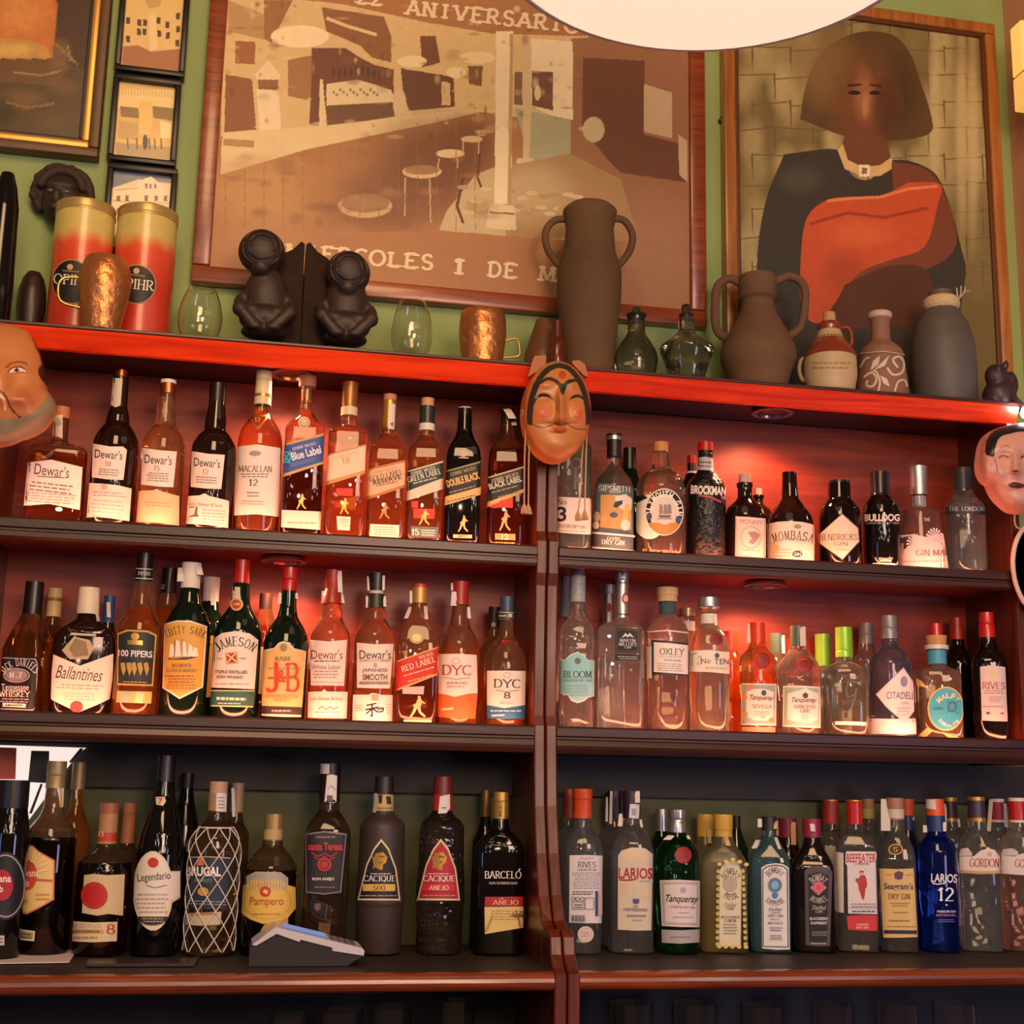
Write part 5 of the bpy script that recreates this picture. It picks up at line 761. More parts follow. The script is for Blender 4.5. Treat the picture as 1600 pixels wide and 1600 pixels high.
# ---- gin, counter right
bot(17, 'gin_bottle', 'clear gin bottle with orange foil cap, turned to show its printed back label', 262, [(370, 54), (430, 58), (470, 90), (520, 118), (570, 124), (None, 118)], ('c8ccd8', 'b8c4d0', None), 'D', sec=(3, .9), turn=-14,
    caps=[('cap', [(202, 60), (262, 60), (265, 56), (376, 58)], mat('c84c20', .35, noise=.3, scale=120), 4)],
    labels=[('back_label', [('p', 'd8d4dc', [(191, 598), (290, 596), (390, 600), (385, 1002), (290, 1002), (189, 998)]), ('t', 'd07870', 'Original', 293, 616, 84, 22, 'i', 3), ('t', '20283c', 'RIVES', 293, 653, 106, 36, 's', -1), ('t', '606070', 'LONDON DRY GIN', 293, 684, 108, 12, 'b'), ('x', 'a0a0ac', 205, 695, 375, 800, 8), ('x', '404858', 205, 808, 335, 835, 2), ('r', '24407c', 340, 810, 354, 958), ('r', 'd8b8b0', 358, 812, 378, 956), ('o', '404050', 216, 856, 12, 12, 3), ('o', '404050', 240, 857, 12, 12, 3), ('o', '404050', 267, 857, 12, 12, 3), ('l', '606070', [(212, 874), (275, 874), (275, 918), (212, 918), (212, 874)], 3), ('l', '606070', [(282, 850), (330, 850), (330, 918), (282, 918), (282, 850)], 3), ('x', '404048', 218, 884, 270, 914, 2)] + [('r', '303440', 206 + 6 * i, 952, 206 + 6 * i + (2, 4, 3)[i % 3], 990) for i in range(13)]), ('round_sticker', [('e', 'd8c8c8', 286, 1068, 47, 48), ('o', 'b09898', 286, 1068, 36, 37, 3), ('x', 'a08888', 262, 1050, 310, 1085, 3)])])
bot(17, 'gin_bottle', 'orange-capped clear gin bottle tucked behind the back label, nearest the post', 180, [(374, 36), (420, 46), (480, 84), (None, 92)], ('c8ccd8', 'b8c4d0', None), 'D', Y=.125, n=16, caps=[('cap', [(204, 34), (376, 36)], mat('a03c20', .35), 3)])
bot(17, 'gin_bottle', 'clear gin bottle with dark purple cap and tall cream label lettered in red', 556, [(370, 54), (420, 58), (460, 90), (520, 128), (580, 138), (None, 136)], ('ccccd4', 'c0c4cc', None), 'D', sec=(3.2, .9), turn=-20, Y=.058,
    caps=[('cap', [(214, 54), (376, 56)], mat('2c1c30', .35), 3)], flags=[(592, 215, 594, 285, 30), (500, 350, 488, 425, 30), (616, 385, 622, 430, 14)],
    labels=[('seal_strip', [('p', 'd8d4d8', [(550, 292), (606, 294), (602, 380), (544, 374)]), ('r', '9898a0', 560, 320, 586, 360)]), ('front_label', [('p', 'd0c4b0', [(480, 600), (500, 570), (560, 550), (640, 556), (684, 590), (676, 1044), (580, 1046), (478, 1040)]), ('e', 'dcc8a8', 560, 600, 60, 40), ('e', 'd8b898', 512, 800, 26, 40), ('e', 'd8c0a8', 640, 820, 22, 30), ('t', 'a82430', 'LARIOS', 582, 704, 194, 66, 'b', -1), ('l', 'a82430', [(488, 742), (530, 746), (585, 740)], 8), ('x', 'a89898', 600, 742, 670, 758, 1), ('p', '50508c', [(566, 856), (604, 856), (602, 880), (585, 888), (568, 880)]), ('t', '50548c', 'GIN', 582, 900, 24, 10, 'b'), ('t', '505080', 'MEDITERRANEA', 582, 920, 134, 18, 'n', -1), ('x', '7078a0', 525, 945, 645, 968, 1), ('x', '9898a8', 560, 975, 625, 990, 1)])])
bot(17, 'gin_bottle', 'purple-capped clear gin bottle behind the red-lettered cream label', 455, [(374, 40), (430, 52), (490, 92), (None, 100)], ('ccccd4', 'c0c4cc', None), 'D', Y=.132, n=16, caps=[('cap', [(212, 42), (376, 44)], mat('241828', .35), 3)], flags=[(440, 215, 436, 410, 16), (384, 250, 376, 395, 14)])
bot(17, 'gin_bottle', 'green gin bottle with silver cap, red wax seal and white label above a silver band', 833, [(460, 54), (490, 62), (530, 104), (580, 128), (640, 134), (690, 128), (740, 134), (None, 130)], glass('1c6c40', None, None), 'D',
    caps=[('cap', [(326, 52), (378, 52), (382, 48), (400, 50), (405, 53), (465, 54)], SILV, 3)], flags=[(800, 478, 770, 505, 46, 'd8d4d0', .004), (890, 478, 905, 500, 20, 'd8d4d0', .004)],
    labels=[('wax_seal', [('e', '8c1820', 867, 596, 50, 50), ('o', 'a82830', 867, 596, 38, 38, 8)]), ('front_label', [('p', 'dcd0d0', [(728, 746), (850, 744), (968, 750), (962, 1026), (850, 1024), (740, 1018)]), ('p', 'b8b0b0', [(738, 754), (960, 758), (954, 1018), (748, 1010)]), ('p', 'dcd0d2', [(755, 775), (850, 768), (945, 776), (940, 1000), (850, 998), (762, 994)]), ('e', 'a8a8c0', 866, 805, 18, 18), ('t', '2c2428', 'Tanqueray', 860, 862, 190, 56, 'j', -2), ('t', 'a03040', 'LONDON DRY GIN', 862, 906, 140, 14, 's', -2), ('x', '807880', 840, 935, 900, 946, 1), ('x', 'b0a8a8', 800, 955, 930, 975, 1)]),
            ('silver_band', [('p', 'a8a4a8', [(738, 1040), (850, 1044), (964, 1038), (962, 1116), (850, 1124), (742, 1118)]), ('x', '706c70', 790, 1075, 920, 1095, 1)])])
for i, (cx, lb) in enumerate(((738, 'silver-capped green gin bottle directly behind the white-labelled green one'), )):
    bot(17, 'gin_bottle', lb, cx, [(452, 38), (490, 50), (550, 90), (None, 98)], DGRN, 'D', Y=.13, n=16, caps=[('cap', [(322, 36), (456, 38)], SILV, 3)])
FRO = glass('d0c080', 'b89c50', .12, .35)
bot(17, 'gin_bottle', 'frosted yellow gin bottle with yellow cap and lemon-bordered label', 1110, [(485, 60), (530, 70), (580, 110), (630, 138), (680, 142), (None, 142)], ('e8e0b8', 'e0cc90', 760, .3), 'D', sec=(5, .75), turn=-20, Y=.058,
    caps=[('cap', [(354, 58), (364, 60), (444, 58), (448, 55), (488, 56)], mat('c8a03c', .4), 3)], flags=[(1120, 488, 1135, 540, 28, 'c8a868', .004)],
    labels=[('front_label', [('p', 'd8d0b8', [(1082, 690), (1110, 645), (1148, 630), (1190, 642), (1214, 690), (1208, 1142), (1082, 1140)]), ('a', '303030', 'BOMBAY', 1150, 790, 56, 98, -58, 58, 40, 's'), ('o', '908880', 1145, 768, 42, 46, 4), ('e', 'b8a8a0', 1145, 768, 34, 38), ('a', '303030', 'PRESSE', 1150, 768, 54, 78, 222, 138, 36, 's', 1), ('t', '888878', 'Distilled', 1146, 892, 70, 24, 'i', 0), ('t', '484840', 'GIN', 1146, 914, 40, 15, 's'), ('t', '505048', 'MEDITERRANEAN', 1146, 964, 105, 14, 's'), ('t', '484840', 'LEMON', 1146, 985, 66, 20, 's'), ('x', '989080', 1105, 1000, 1190, 1070, 4)] + [('e', 'd0c068', x, 690 + i * 36, 10, 13) for i in range(13) for x in (1078, 1216)] + [('e', '4c4c44', x, 672 + i * 36, 5, 6) for i in range(13) for x in (1084, 1210)] + [('e', 'd0c068', 1090 + i * 28, y, 10, 11) for i in range(5) for y in (648 if i in (0, 4) else 632 - 12 * (i == 2), 1135)])])
bot(17, 'gin_bottle', 'yellow-capped frosted gin bottle behind and left of the lemon-bordered label', 1000, [(480, 48), (530, 60), (590, 100), (640, 110), (None, 110)], ('e8e0b8', 'e0cc90', None, .3), 'D', Y=.13, n=18, caps=[('cap', [(352, 50), (364, 52), (484, 50)], mat('c09838', .4), 3)], flags=[(1020, 450, 1024, 525, 22, 'c8a868', .004)])
bot(17, 'gin_bottle', 'black-capped bottle at the back behind the lemon-bordered label', 1188, [(438, 26), (480, 40), (560, 70), (None, 74)], DGRN, 'D', Y=.138, n=16, caps=[c1(362, 442, 26, BLKM)])
def bombay(F, label, cx, prof, gm, capm, caps, lab, flags, extra=()):
    return bot(F, 'gin_bottle', label, cx, prof, gm, 'D', sec=(5, .75), turn=-22, Y=.055, caps=[('cap', caps, capm, 3)], labels=[('front_label', lab)] + list(extra), flags=flags)
bombay(17, 'light blue square gin bottle with white label and jewel-like blue medallion', 1386, [(445, 42), (480, 46), (540, 76), (600, 116), (640, 124), (None, 120)], ('a4def6', '88d0f0', None), mat('20242c', .4), [(368, 46), (450, 48)],
       [('p', 'dcdce0', [(1333, 670), (1365, 652), (1415, 644), (1465, 652), (1494, 672), (1500, 1158), (1420, 1160), (1338, 1152)]), ('l', '20283c', [(1344, 1140), (1341, 684), (1368, 664), (1415, 656), (1462, 664), (1484, 684), (1490, 1144), (1344, 1140)], 6), ('a', '202838', 'BOMBAY', 1412, 790, 62, 106, -48, 48, 36, 's'), ('e', '507cb0', 1412, 775, 42, 46), ('o', 'b8a878', 1412, 775, 42, 46, 5), ('e', '80b8d8', 1412, 775, 22, 26), ('e', '4888c0', 1412, 835, 18, 20), ('a', '202838', 'SAPPHIRE', 1412, 800, 66, 82, 226, 134, 32, 's', 1), ('t', '606878', 'Distilled', 1414, 918, 78, 20, 'i'), ('t', '505868', 'LONDON', 1414, 938, 50, 10, 's'), ('t', '404858', 'DRY GIN', 1414, 956, 84, 16, 's'), ('t', '606878', 'Vapour', 1414, 978, 56, 16, 'i'), ('t', '404858', 'INFUSED', 1414, 1000, 82, 14, 's'), ('x', '8088a0', 1375, 1020, 1455, 1050, 2), ('x', '606878', 1380, 1068, 1450, 1100, 3)], [(1320, 380, 1318, 430, 40, 'd8dce0', .002), (1290, 505, 1270, 555, 40, 'd4d8d8', .004), (1418, 395, 1412, 440, 20, 'c8a880', .004), (1415, 490, 1440, 560, 20)])
bombay(18, 'dark gin bottle with magenta cap and black label around a pink medallion', 270, [(480, 48), (530, 56), (600, 100), (650, 130), (690, 134), (None, 128)], mat('160e12', .08), mat('8c2440', .35), [(380, 56), (490, 58)],
       [('p', '48404c', [(218, 690), (245, 668), (300, 660), (355, 672), (382, 694), (368, 1138), (300, 1140), (226, 1132)]), ('p', '120e12', [(240, 712), (300, 696), (360, 716), (350, 1112), (300, 1114), (246, 1108)]), ('a', 'd8d0d4', 'BOMBAY', 300, 810, 60, 84, -50, 50, 38, 's'), ('p', 'b8a0a0', [(252, 790), (300, 742), (346, 790), (300, 836)]), ('e', 'c85868', 299, 788, 34, 38), ('o', 'e08890', 299, 788, 24, 27, 5), ('a', 'd8d0d4', 'BRAMBLE', 300, 795, 62, 72, 224, 136, 34, 's', 1), ('t', 'c8c0c4', 'Distilled', 302, 908, 80, 26, 'i', 0), ('t', 'c8c0c4', 'GIN', 302, 932, 40, 16, 's'), ('t', 'c8c0c8', 'BLACKBERRY', 302, 974, 104, 18, 'x'), ('t', 'c8c0c8', 'RASPBERRY', 302, 1000, 92, 17, 'x'), ('x', 'a098a0', 255, 1048, 350, 1078, 3), ('x', 'c8c0c4', 250, 1115, 350, 1130, 1)], [(262, 410, 268, 455, 28, 'd8c8d0', .003)])
bot(18, 'gin_bottle', 'magenta-capped dark gin bottle half hidden behind the pink medallion', 124, [(480, 54), (540, 64), (610, 96), (None, 100)], mat('160e12', .08), 'D', Y=.132, n=16, caps=[('cap', [(378, 58), (490, 60)], mat('6c1c30', .35), 3)], flags=[(148, 400, 152, 535, 30, 'c89868', .003), (44, 390, 48, 480, 20, 'c0a090', .003)])
bot(18, 'gin_bottle', 'clear gin bottle with red foil cap and white label showing a red-coated guard', 528, [(410, 52), (450, 56), (480, 96), (530, 124), (570, 126), (None, 124)], ('c8c4c4', 'c0bcbc', None), 'D', sec=(6, .85), turn=-22, Y=.058,
    caps=[('cap', [(272, 52), (285, 50), (412, 50)], RCAP, 3), c1(268, 276, 52, GOLDM, 'cap_rim')],
    labels=[('front_label', [('p', 'dcd4d8', [(462, 590), (468, 574), (640, 576), (646, 592), (640, 650), (648, 948), (478, 944), (472, 660), (462, 645)]), ('t', 'b82430', 'BEEFEATER', 554, 614, 172, 52, 'b', 0), ('t', '404048', 'LONDON', 556, 648, 84, 14, 's'), ('p', 'b03830', [(540, 735), (550, 715), (575, 715), (586, 745), (588, 780), (578, 800), (574, 845), (560, 860), (552, 830), (540, 800), (536, 765), (520, 748), (524, 735)]), ('e', '903028', 556, 696, 14, 7), ('e', 'd8b0a0', 556, 708, 9, 10), ('l', 'b03830', [(560, 850), (570, 858)], 7), ('x', '888890', 490, 880, 640, 894, 1), ('x', '404048', 490, 898, 640, 908, 1), ('l', '888890', [(484, 910), (642, 913)], 2), ('x', '606068', 490, 920, 640, 940, 1)]),
            ('lower_label', [('p', 'c83038', [(470, 960), (560, 952), (648, 956), (648, 1048), (560, 1046), (478, 1040)]), ('t', 'f0d0c8', 'LONDON', 562, 1010, 70, 12, 'b'), ('t', 'f0d0c8', 'DRY GIN', 562, 1028, 72, 12, 'b')]),
            ('side_label', [('p', 'c8c0b8', [(400, 575), (450, 585), (452, 940), (405, 935)])])])
bot(18, 'gin_bottle', 'red-capped clear gin bottle close behind the red-coated guard label', 385, [(405, 50), (450, 56), (490, 90), (None, 98)], ('c8c4c4', 'c0bcbc', None), 'D', Y=.134, n=16, caps=[('cap', [(270, 50), (408, 51)], mat('a82c24', .35), 3), c1(266, 274, 51, GOLDM, 'cap_rim')], labels=[('back_label', [('p', 'b0a89c', [(340, 540), (425, 545), (425, 930), (345, 930)])])])
bot(18, 'gin_bottle', 'clear gin bottle with warm yellow paper label and black monogram ring above it', 775, [(380, 52), (450, 58), (500, 82), (560, 106), (620, 114), (None, 112)], ('ccc8c0', 'c4c0b8', None, .02, 1.42, .3, 40), 'D', sec=(4, .9),
    caps=[('cap', [(256, 54), (318, 54), (322, 52), (385, 54)], mat('a0785c', .4), 3), c1(322, 376, 55, mat('c8c0b0', .5), 'cap_band')], flags=[(680, 262, 678, 450, 56, 'd0ccc8', .01)],
    labels=[('monogram', [('e', '14120f', 760, 562, 46, 36), ('o', 'e0a840', 760, 562, 42, 32, 5), ('t', 'e8a848', 'S', 760, 562, 26, 30, 's')]), ('front_label', [('p', 'd8b878', [(664, 676), (770, 680), (866, 676), (890, 1084), (790, 1088), (688, 1088)]), ('p', '5c4460', [(750, 705), (778, 690), (806, 702), (800, 738), (778, 744), (756, 736)]), ('x', '987848', 700, 708, 745, 720, 1), ('x', '987848', 815, 708, 860, 720, 1), ('t', '383860', "Seagram's", 778, 784, 166, 44, 'b', -1), ('t', '584030', 'DRY GIN', 782, 842, 126, 34, 's', -1), ('x', '988058', 730, 875, 840, 905, 2), ('x', '988058', 740, 930, 830, 945, 1), ('x', '806840', 720, 978, 850, 994, 1), ('r', '20203c', 698, 1042, 880, 1062, 2), ('x', 'a08858', 700, 1014, 880, 1026, 1)])])
bot(18, 'gin_bottle', 'gin bottle with yellow and brown cap behind and left of the yellow paper label', 610, [(375, 38), (440, 50), (500, 80), (None, 88)], ('ccc8c0', 'c4c0b8', None), 'D', Y=.134, n=16, caps=[('cap', [(262, 38), (380, 39)], mat('a87c4c', .4), 3), c1(322, 376, 40, mat('b8ac58', .5), 'cap_band')])
bot(18, 'gin_bottle', 'cobalt blue gin bottle with orange-topped cap and white numeral print', 1018, [(440, 56), (480, 66), (520, 104), (570, 122), (None, 120)], glass('2048d0', None, None), 'D',
    caps=[('cap', [(262, 54), (362, 58)], mat('d85420', .35), 3), ('cap_sleeve', [(360, 58), (462, 60)], mat('24386c', .35), 2)], flags=[(932, 418, 928, 460, 34, 'd0d0d4', .003), (1048, 400, 1050, 455, 18)],
    labels=[('seal_strip', [('p', 'd8d4d0', [(938, 264), (996, 266), (1000, 326), (944, 318)])]), ('front_print', [('t', 'f0f0f8', 'LARIOS', 1048, 734, 152, 52, 'b', -2), ('l', 'f0f0f8', [(978, 764), (1010, 770), (1055, 764)], 6), ('t', 'f4f4ff', '12', 1058, 830, 90, 84, 's', -1), ('e', 'f0f0f8', 1062, 893, 5, 5), ('t', 'c8c8e8', 'PREMIUM GIN', 1060, 932, 106, 14, 'b'), ('t', 'b070b0', 'MEDITERRANEA', 1058, 954, 112, 13, 'b'), ('x', '6070d0', 1010, 975, 1110, 998, 2)])])
bot(18, 'gin_bottle', 'orange and navy capped gin bottle with white star, behind the cobalt one', 846, [(440, 42), (490, 54), (550, 88), (None, 92)], mat('0c1028', .08), 'D', Y=.134, n=16, caps=[('cap', [(262, 44), (360, 44)], mat('d05820', .35), 3), ('cap_sleeve', [(358, 42), (450, 44)], mat('20305c', .35))], labels=[('star_mark', [('p', 'd8d8e0', [(868 + (16 if k % 2 == 0 else 7) * math.sin(k * math.pi / 5), 378 - (18 if k % 2 == 0 else 8) * math.cos(k * math.pi / 5)) for k in range(10)])])], flags=[(792, 380, 788, 460, 26)])
bot(18, 'gin_bottle', 'ribbed clear gin bottle with purple and gold cap and white name band', 1265, [(395, 56), (450, 60), (490, 96), (540, 122), (600, 128), (None, 124)], ('ccd0d8', 'c4ccd4', None, .02, 1.42, .6, 34), 'D', sec=(4, .85), Y=.058,
    caps=[('cap', [(268, 54), (396, 56)], mat('383040', .35), 3), c1(250, 272, 55, GOLDM, 'cap_rim'), c1(374, 396, 57, GOLDM, 'cap_foot')],
    labels=[('front_label', [('p', 'dcd0cc', [(1140, 606), (1225, 604), (1265, 570), (1310, 556), (1350, 566), (1380, 610), (1384, 706), (1260, 708), (1142, 698)]), ('p', 'c8a060', [(1142, 684), (1260, 692), (1384, 690), (1384, 706), (1260, 710), (1142, 700)]), ('e', 'c0a898', 1318, 590, 14, 16), ('t', 'a82838', 'GORDON', 1288, 642, 172, 52, 's', -1)]), ('back_label', [('p', 'c8bcb8', [(1140, 590), (1150, 560), (1190, 552), (1216, 585), (1215, 600), (1140, 604)])])])
bot(18, 'gin_bottle', 'gold and purple capped clear gin bottle behind the white name band', 1106, [(395, 44), (450, 54), (500, 88), (None, 92)], ('ccd0d8', 'c4ccd4', None), 'D', Y=.134, n=16, caps=[('cap', [(272, 42), (396, 44)], mat('302838', .35), 3), c1(254, 276, 44, GOLDM, 'cap_rim'), c1(376, 396, 45, GOLDM, 'cap_foot')], flags=[(1052, 290, 1050, 450, 30), (1152, 380, 1158, 430, 14)])
bot(18, 'gin_bottle', 'ribbed clear gin bottle with red cap, cut by the right picture edge', 1512, [(395, 56), (450, 62), (490, 98), (540, 122), (600, 128), (None, 124)], ('d0ccd4', 'd8a8a8', 700, .02, 1.42, .6, 34), 'D', sec=(4, .85), Y=.058,
    caps=[('cap', [(272, 56), (400, 56)], RCAP, 3), c1(256, 276, 57, WCAP, 'cap_rim'), c1(388, 402, 57, WCAP, 'cap_foot')],
    labels=[('front_label', [('p', 'dcd0d0', [(1390, 600), (1470, 604), (1515, 586), (1560, 590), (1620, 610), (1620, 708), (1520, 716), (1392, 706)]), ('t', 'a82838', 'GORDON', 1556, 646, 172, 50, 's', -1)]), ('back_label', [('p', 'c8b8b8', [(1388, 590), (1400, 562), (1450, 556), (1490, 575), (1490, 598), (1390, 600)])])])
bot(18, 'gin_bottle', 'red-capped clear gin bottle with trailing paper seals, behind the one at the right picture edge', 1386, [(398, 46), (450, 56), (500, 86), (None, 92)], ('d0ccd4', 'd8b8b8', None), 'D', Y=.134, n=16, caps=[('cap', [(275, 46), (400, 47)], mat('a8282c', .35), 3), c1(262, 280, 48, WCAP, 'cap_rim'), c1(386, 400, 48, WCAP, 'cap_foot')], flags=[(1330, 270, 1316, 455, 24), (1442, 290, 1446, 430, 22)])
# ================================================================ pictures on the wall
def inside(x, y, poly):
    r = np.zeros(x.shape, bool); n = len(poly)
    for i in range(n):
        (x0, y0), (x1, y1) = poly[i], poly[(i + 1) % n]
        if y0 == y1: continue
        c = (y0 > y) != (y1 > y)
        r ^= c & (x < (x1 - x0) * (y - y0) / (y1 - y0) + x0)
    return r
def tint(pts3, bg, ops):
    """Colours of a print: shapes given in frame pixels, looked up where the print's points appear."""
    c = (pts3 - CAM) @ R; X, Y = 800 + FPX * c[:, 0] / c[:, 2], 800 + FPX * c[:, 1] / c[:, 2]
    col = np.tile(np.array(lin(bg)[:3]), (len(X), 1))
    for op in ops:
        F = op[0]; a, b, s = FR[F]; x, y = (X - a) * s, (Y - b) * s; k = op[1]; cc = np.array(lin(op[2])[:3])
        if k == 'p': w = inside(x, y, op[3]).astype(float)
        elif k == 'e': w = (((x - op[3]) / op[5]) ** 2 + ((y - op[4]) / op[6]) ** 2 < 1).astype(float)
        elif k == 's': w = np.clip(1.6 - 1.6 * np.sqrt(((x - op[3]) / op[5]) ** 2 + ((y - op[4]) / op[6]) ** 2), 0, 1) * op[7]
        elif k == 'l':
            w = np.zeros(len(X))
            for q in stripes(op[3], op[4]): w = np.maximum(w, inside(x, y, q))
        col = col * (1 - w[:, None]) + cc * w[:, None]
    return col
def paint_mesh(me, bg, ops, grid=None, soft=2):
    co = np.zeros(len(me.vertices) * 3); me.vertices.foreach_get('co', co)
    col = tint(co.reshape(-1, 3), bg, ops)
    if grid:                        # soft edges of a printed picture
        g = col.reshape(grid[1], grid[0], 3)
        for ax in (0, 1):
            for _ in range(soft):
                p_ = np.pad(g, [(1, 1) if q == ax else (0, 0) for q in range(3)], 'edge'); n_ = g.shape[ax]
                g = .5 * g + .25 * np.take(p_, range(0, n_), ax) + .25 * np.take(p_, range(2, n_ + 2), ax)
        col = g.reshape(-1, 3)
    at = me.color_attributes.new('paint', 'FLOAT_COLOR', 'POINT')
    at.data.foreach_set('color', np.hstack([col, np.ones((len(col), 1))]).ravel())
def sheet(name, parent, X0, X1, Z0, Z1, Y, nx, nz, bg, ops, grain=.1, rough=.5, coat=.0, ox=0, k=None, soft=2):
    xs, zs = np.linspace(X0, X1, nx), np.linspace(Z0, Z1, nz)
    V = [(x, Y, z) for z in zs for x in xs]
    Fc = [(j * nx + i, j * nx + i + 1, (j + 1) * nx + i + 1, (j + 1) * nx + i) for j in range(nz - 1) for i in range(nx - 1)]
    me = bpy.data.meshes.new(name); me.from_pydata(V, [], Fc); paint_mesh(me, bg, ops)
    me.materials.append(vmat(k or ('print_' + name + str(ox)), rough, coat, grain)); o = bpy.data.objects.new(name, me); o.location.x = -ox
    return link(o, parent)
def frame_bars(parent, X0, X1, Z0, Z1, w, m, y0, y1, ox=0, name='frame', bevel=.004):
    bm = bmesh.new()
    for a, b, c, d in ((X0, X1, Z0, Z0 + w), (X0, X1, Z1 - w, Z1), (X0, X0 + w, Z0 + w + .0002, Z1 - w - .0002), (X1 - w, X1, Z0 + w + .0002, Z1 - w - .0002)):
        box(bm, a - ox, b - ox, y0, y1, c, d, bevel)
    return obj(name, bm, m, parent, smooth=40)
def planehit(Y, ox=0):
    def h(x, y, lift):
        w = P(x, y, Y - lift); return (w[0] - ox, w[1], w[2])
    return h
ZTOP = P(600, -110, .17)[2]
# poster
X0, X1, Z0 = -.541, .396, ZO + .406
ps = root('framed_poster', (-.07, .18, Z0), 'large brown anniversary poster of an old bar interior in a red-brown wooden frame', 'poster')
def rel(o, r): o.location = Vector(o.location) - Vector((0, r.location.y, r.location.z)); return o
FRW = wood('poster_frame_wood', '6a2c14', '9a4a24', .35, 0, .3)
rel(frame_bars(ps, X0, X1, Z0, ZTOP, .031, FRW, .163, .189, -.07), ps)
PO = [(2, 'p', 'd8bc84', [(130, -400), (1650, -400), (1650, 510), (1250, 480), (540, 540), (120, 570)]), (2, 'p', 'a8744a', [(130, -400), (2100, -400), (2100, 150), (1600, 150), (1250, 140), (960, 90), (640, 20), (130, -40)]),
 (2, 'p', 'b89460', [(150, 0), (300, 60), (320, 170), (150, 130)]), (2, 'p', '9a6c40', [(300, 0), (420, 0), (330, 180), (300, 160)]), (2, 'p', '8c5c38', [(540, 30), (800, 70), (830, 150), (830, 260), (750, 240), (700, 190), (560, 130)]), (2, 'l', 'e0c890', [(560, 75), (650, 110), (770, 145)], 14), (2, 'p', '74462a', [(950, 150), (1015, 150), (1035, 260), (960, 280)]),
 (2, 'p', '6c3e26', [(500, 200), (640, 200), (700, 240), (760, 270), (840, 290), (840, 480), (565, 525), (555, 440), (530, 440), (530, 525), (490, 518)]), (2, 'p', 'a07048', [(400, 250), (500, 230), (495, 420), (400, 400)]), (2, 'p', '8c5634', [(140, 310), (250, 330), (268, 540), (135, 552)]), (2, 'p', '9c6238', [(180, 170), (264, 175), (262, 268), (180, 264)]),
 (2, 'p', 'e4d0a0', [(560, 350), (690, 332), (760, 352), (830, 375), (850, 425), (700, 440), (560, 440)]), (2, 'p', 'e4d0a0', [(532, 330), (545, 330), (562, 530), (530, 525)]), (2, 'p', '6a4830', [(560, 440), (840, 425), (845, 485), (562, 530)]), (2, 'p', '663a24', [(870, 285), (1090, 320), (1095, 445), (905, 462), (880, 390)]), (2, 'p', 'd8bc88', [(1040, 340), (1075, 345), (1078, 440), (1040, 438)]),
 (2, 'e', 'f4e2b4', 450, 152, 122, 46), (2, 'e', 'f0dca8', 918, 256, 62, 24), (2, 'e', 'ead4a0', 1190, 240, 72, 26), (2, 'e', 'f0dca8', 1100, 302, 40, 24), (2, 'p', '7c5032', [(1150, 275), (1212, 275), (1206, 360), (1155, 350)]),
 (2, 'p', 'ecdab0', [(268, 372), (362, 378), (372, 555), (282, 556)]), (2, 'p', 'e8d4a8', [(262, 310), (318, 250), (368, 312), (362, 332), (272, 332)]), (2, 'p', '8c6040', [(276, 332), (360, 332), (360, 374), (276, 372)]),
 (2, 'p', 'e2cc98', [(130, 552), (540, 525), (1180, 452), (1255, 462), (860, 542), (480, 622), (120, 728), (122, 610)]), (2, 'p', 'b08c58', [(130, 578), (258, 585), (258, 616), (130, 606)]), (2, 'e', 'dcc498', 865, 430, 28, 60),
 (2, 'p', 'a87446', [(120, 728), (480, 626), (860, 548), (1200, 466), (1262, 472), (1262, 830), (1050, 920), (90, 1110)]), (2, 's', 'c09258', 300, 800, 330, 180, .8), (2, 's', '6c4028', 1000, 690, 330, 250, .9), (2, 's', '744830', 800, 840, 330, 170, .8), (2, 's', '6c4028', 1150, 600, 160, 160, .8), (2, 's', 'a87448', 520, 800, 170, 160, .5),
 (2, 'p', 'c4b084', [(1180, 730), (1250, 700), (1640, 670), (1700, 1010), (1400, 990), (1030, 960), (1060, 880)]), (2, 'p', 'a8a886', [(1345, 450), (1590, 500), (1590, 685), (1410, 680)]), (2, 'e', 'c8a878', 722, 858, 112, 50), (2, 'e', '9c7650', 722, 846, 100, 40), (2, 'e', 'd8bc90', 958, 716, 82, 28), (2, 'e', '9c7650', 958, 708, 72, 20), (2, 'e', 'e0c898', 1076, 640, 60, 18), (2, 'e', 'd0b488', 1166, 580, 46, 14), (2, 'e', 'b89468', 1216, 548, 40, 8)]
for a, b in (((890, 740), (885, 900)), ((990, 740), (995, 930)), ((1030, 660), (1025, 700)), ((1105, 660), (1106, 700)), ((1130, 590), (1130, 640)), ((1195, 590), (1195, 640))): PO.append((2, 'l', 'c8a878', [a, b], 6))
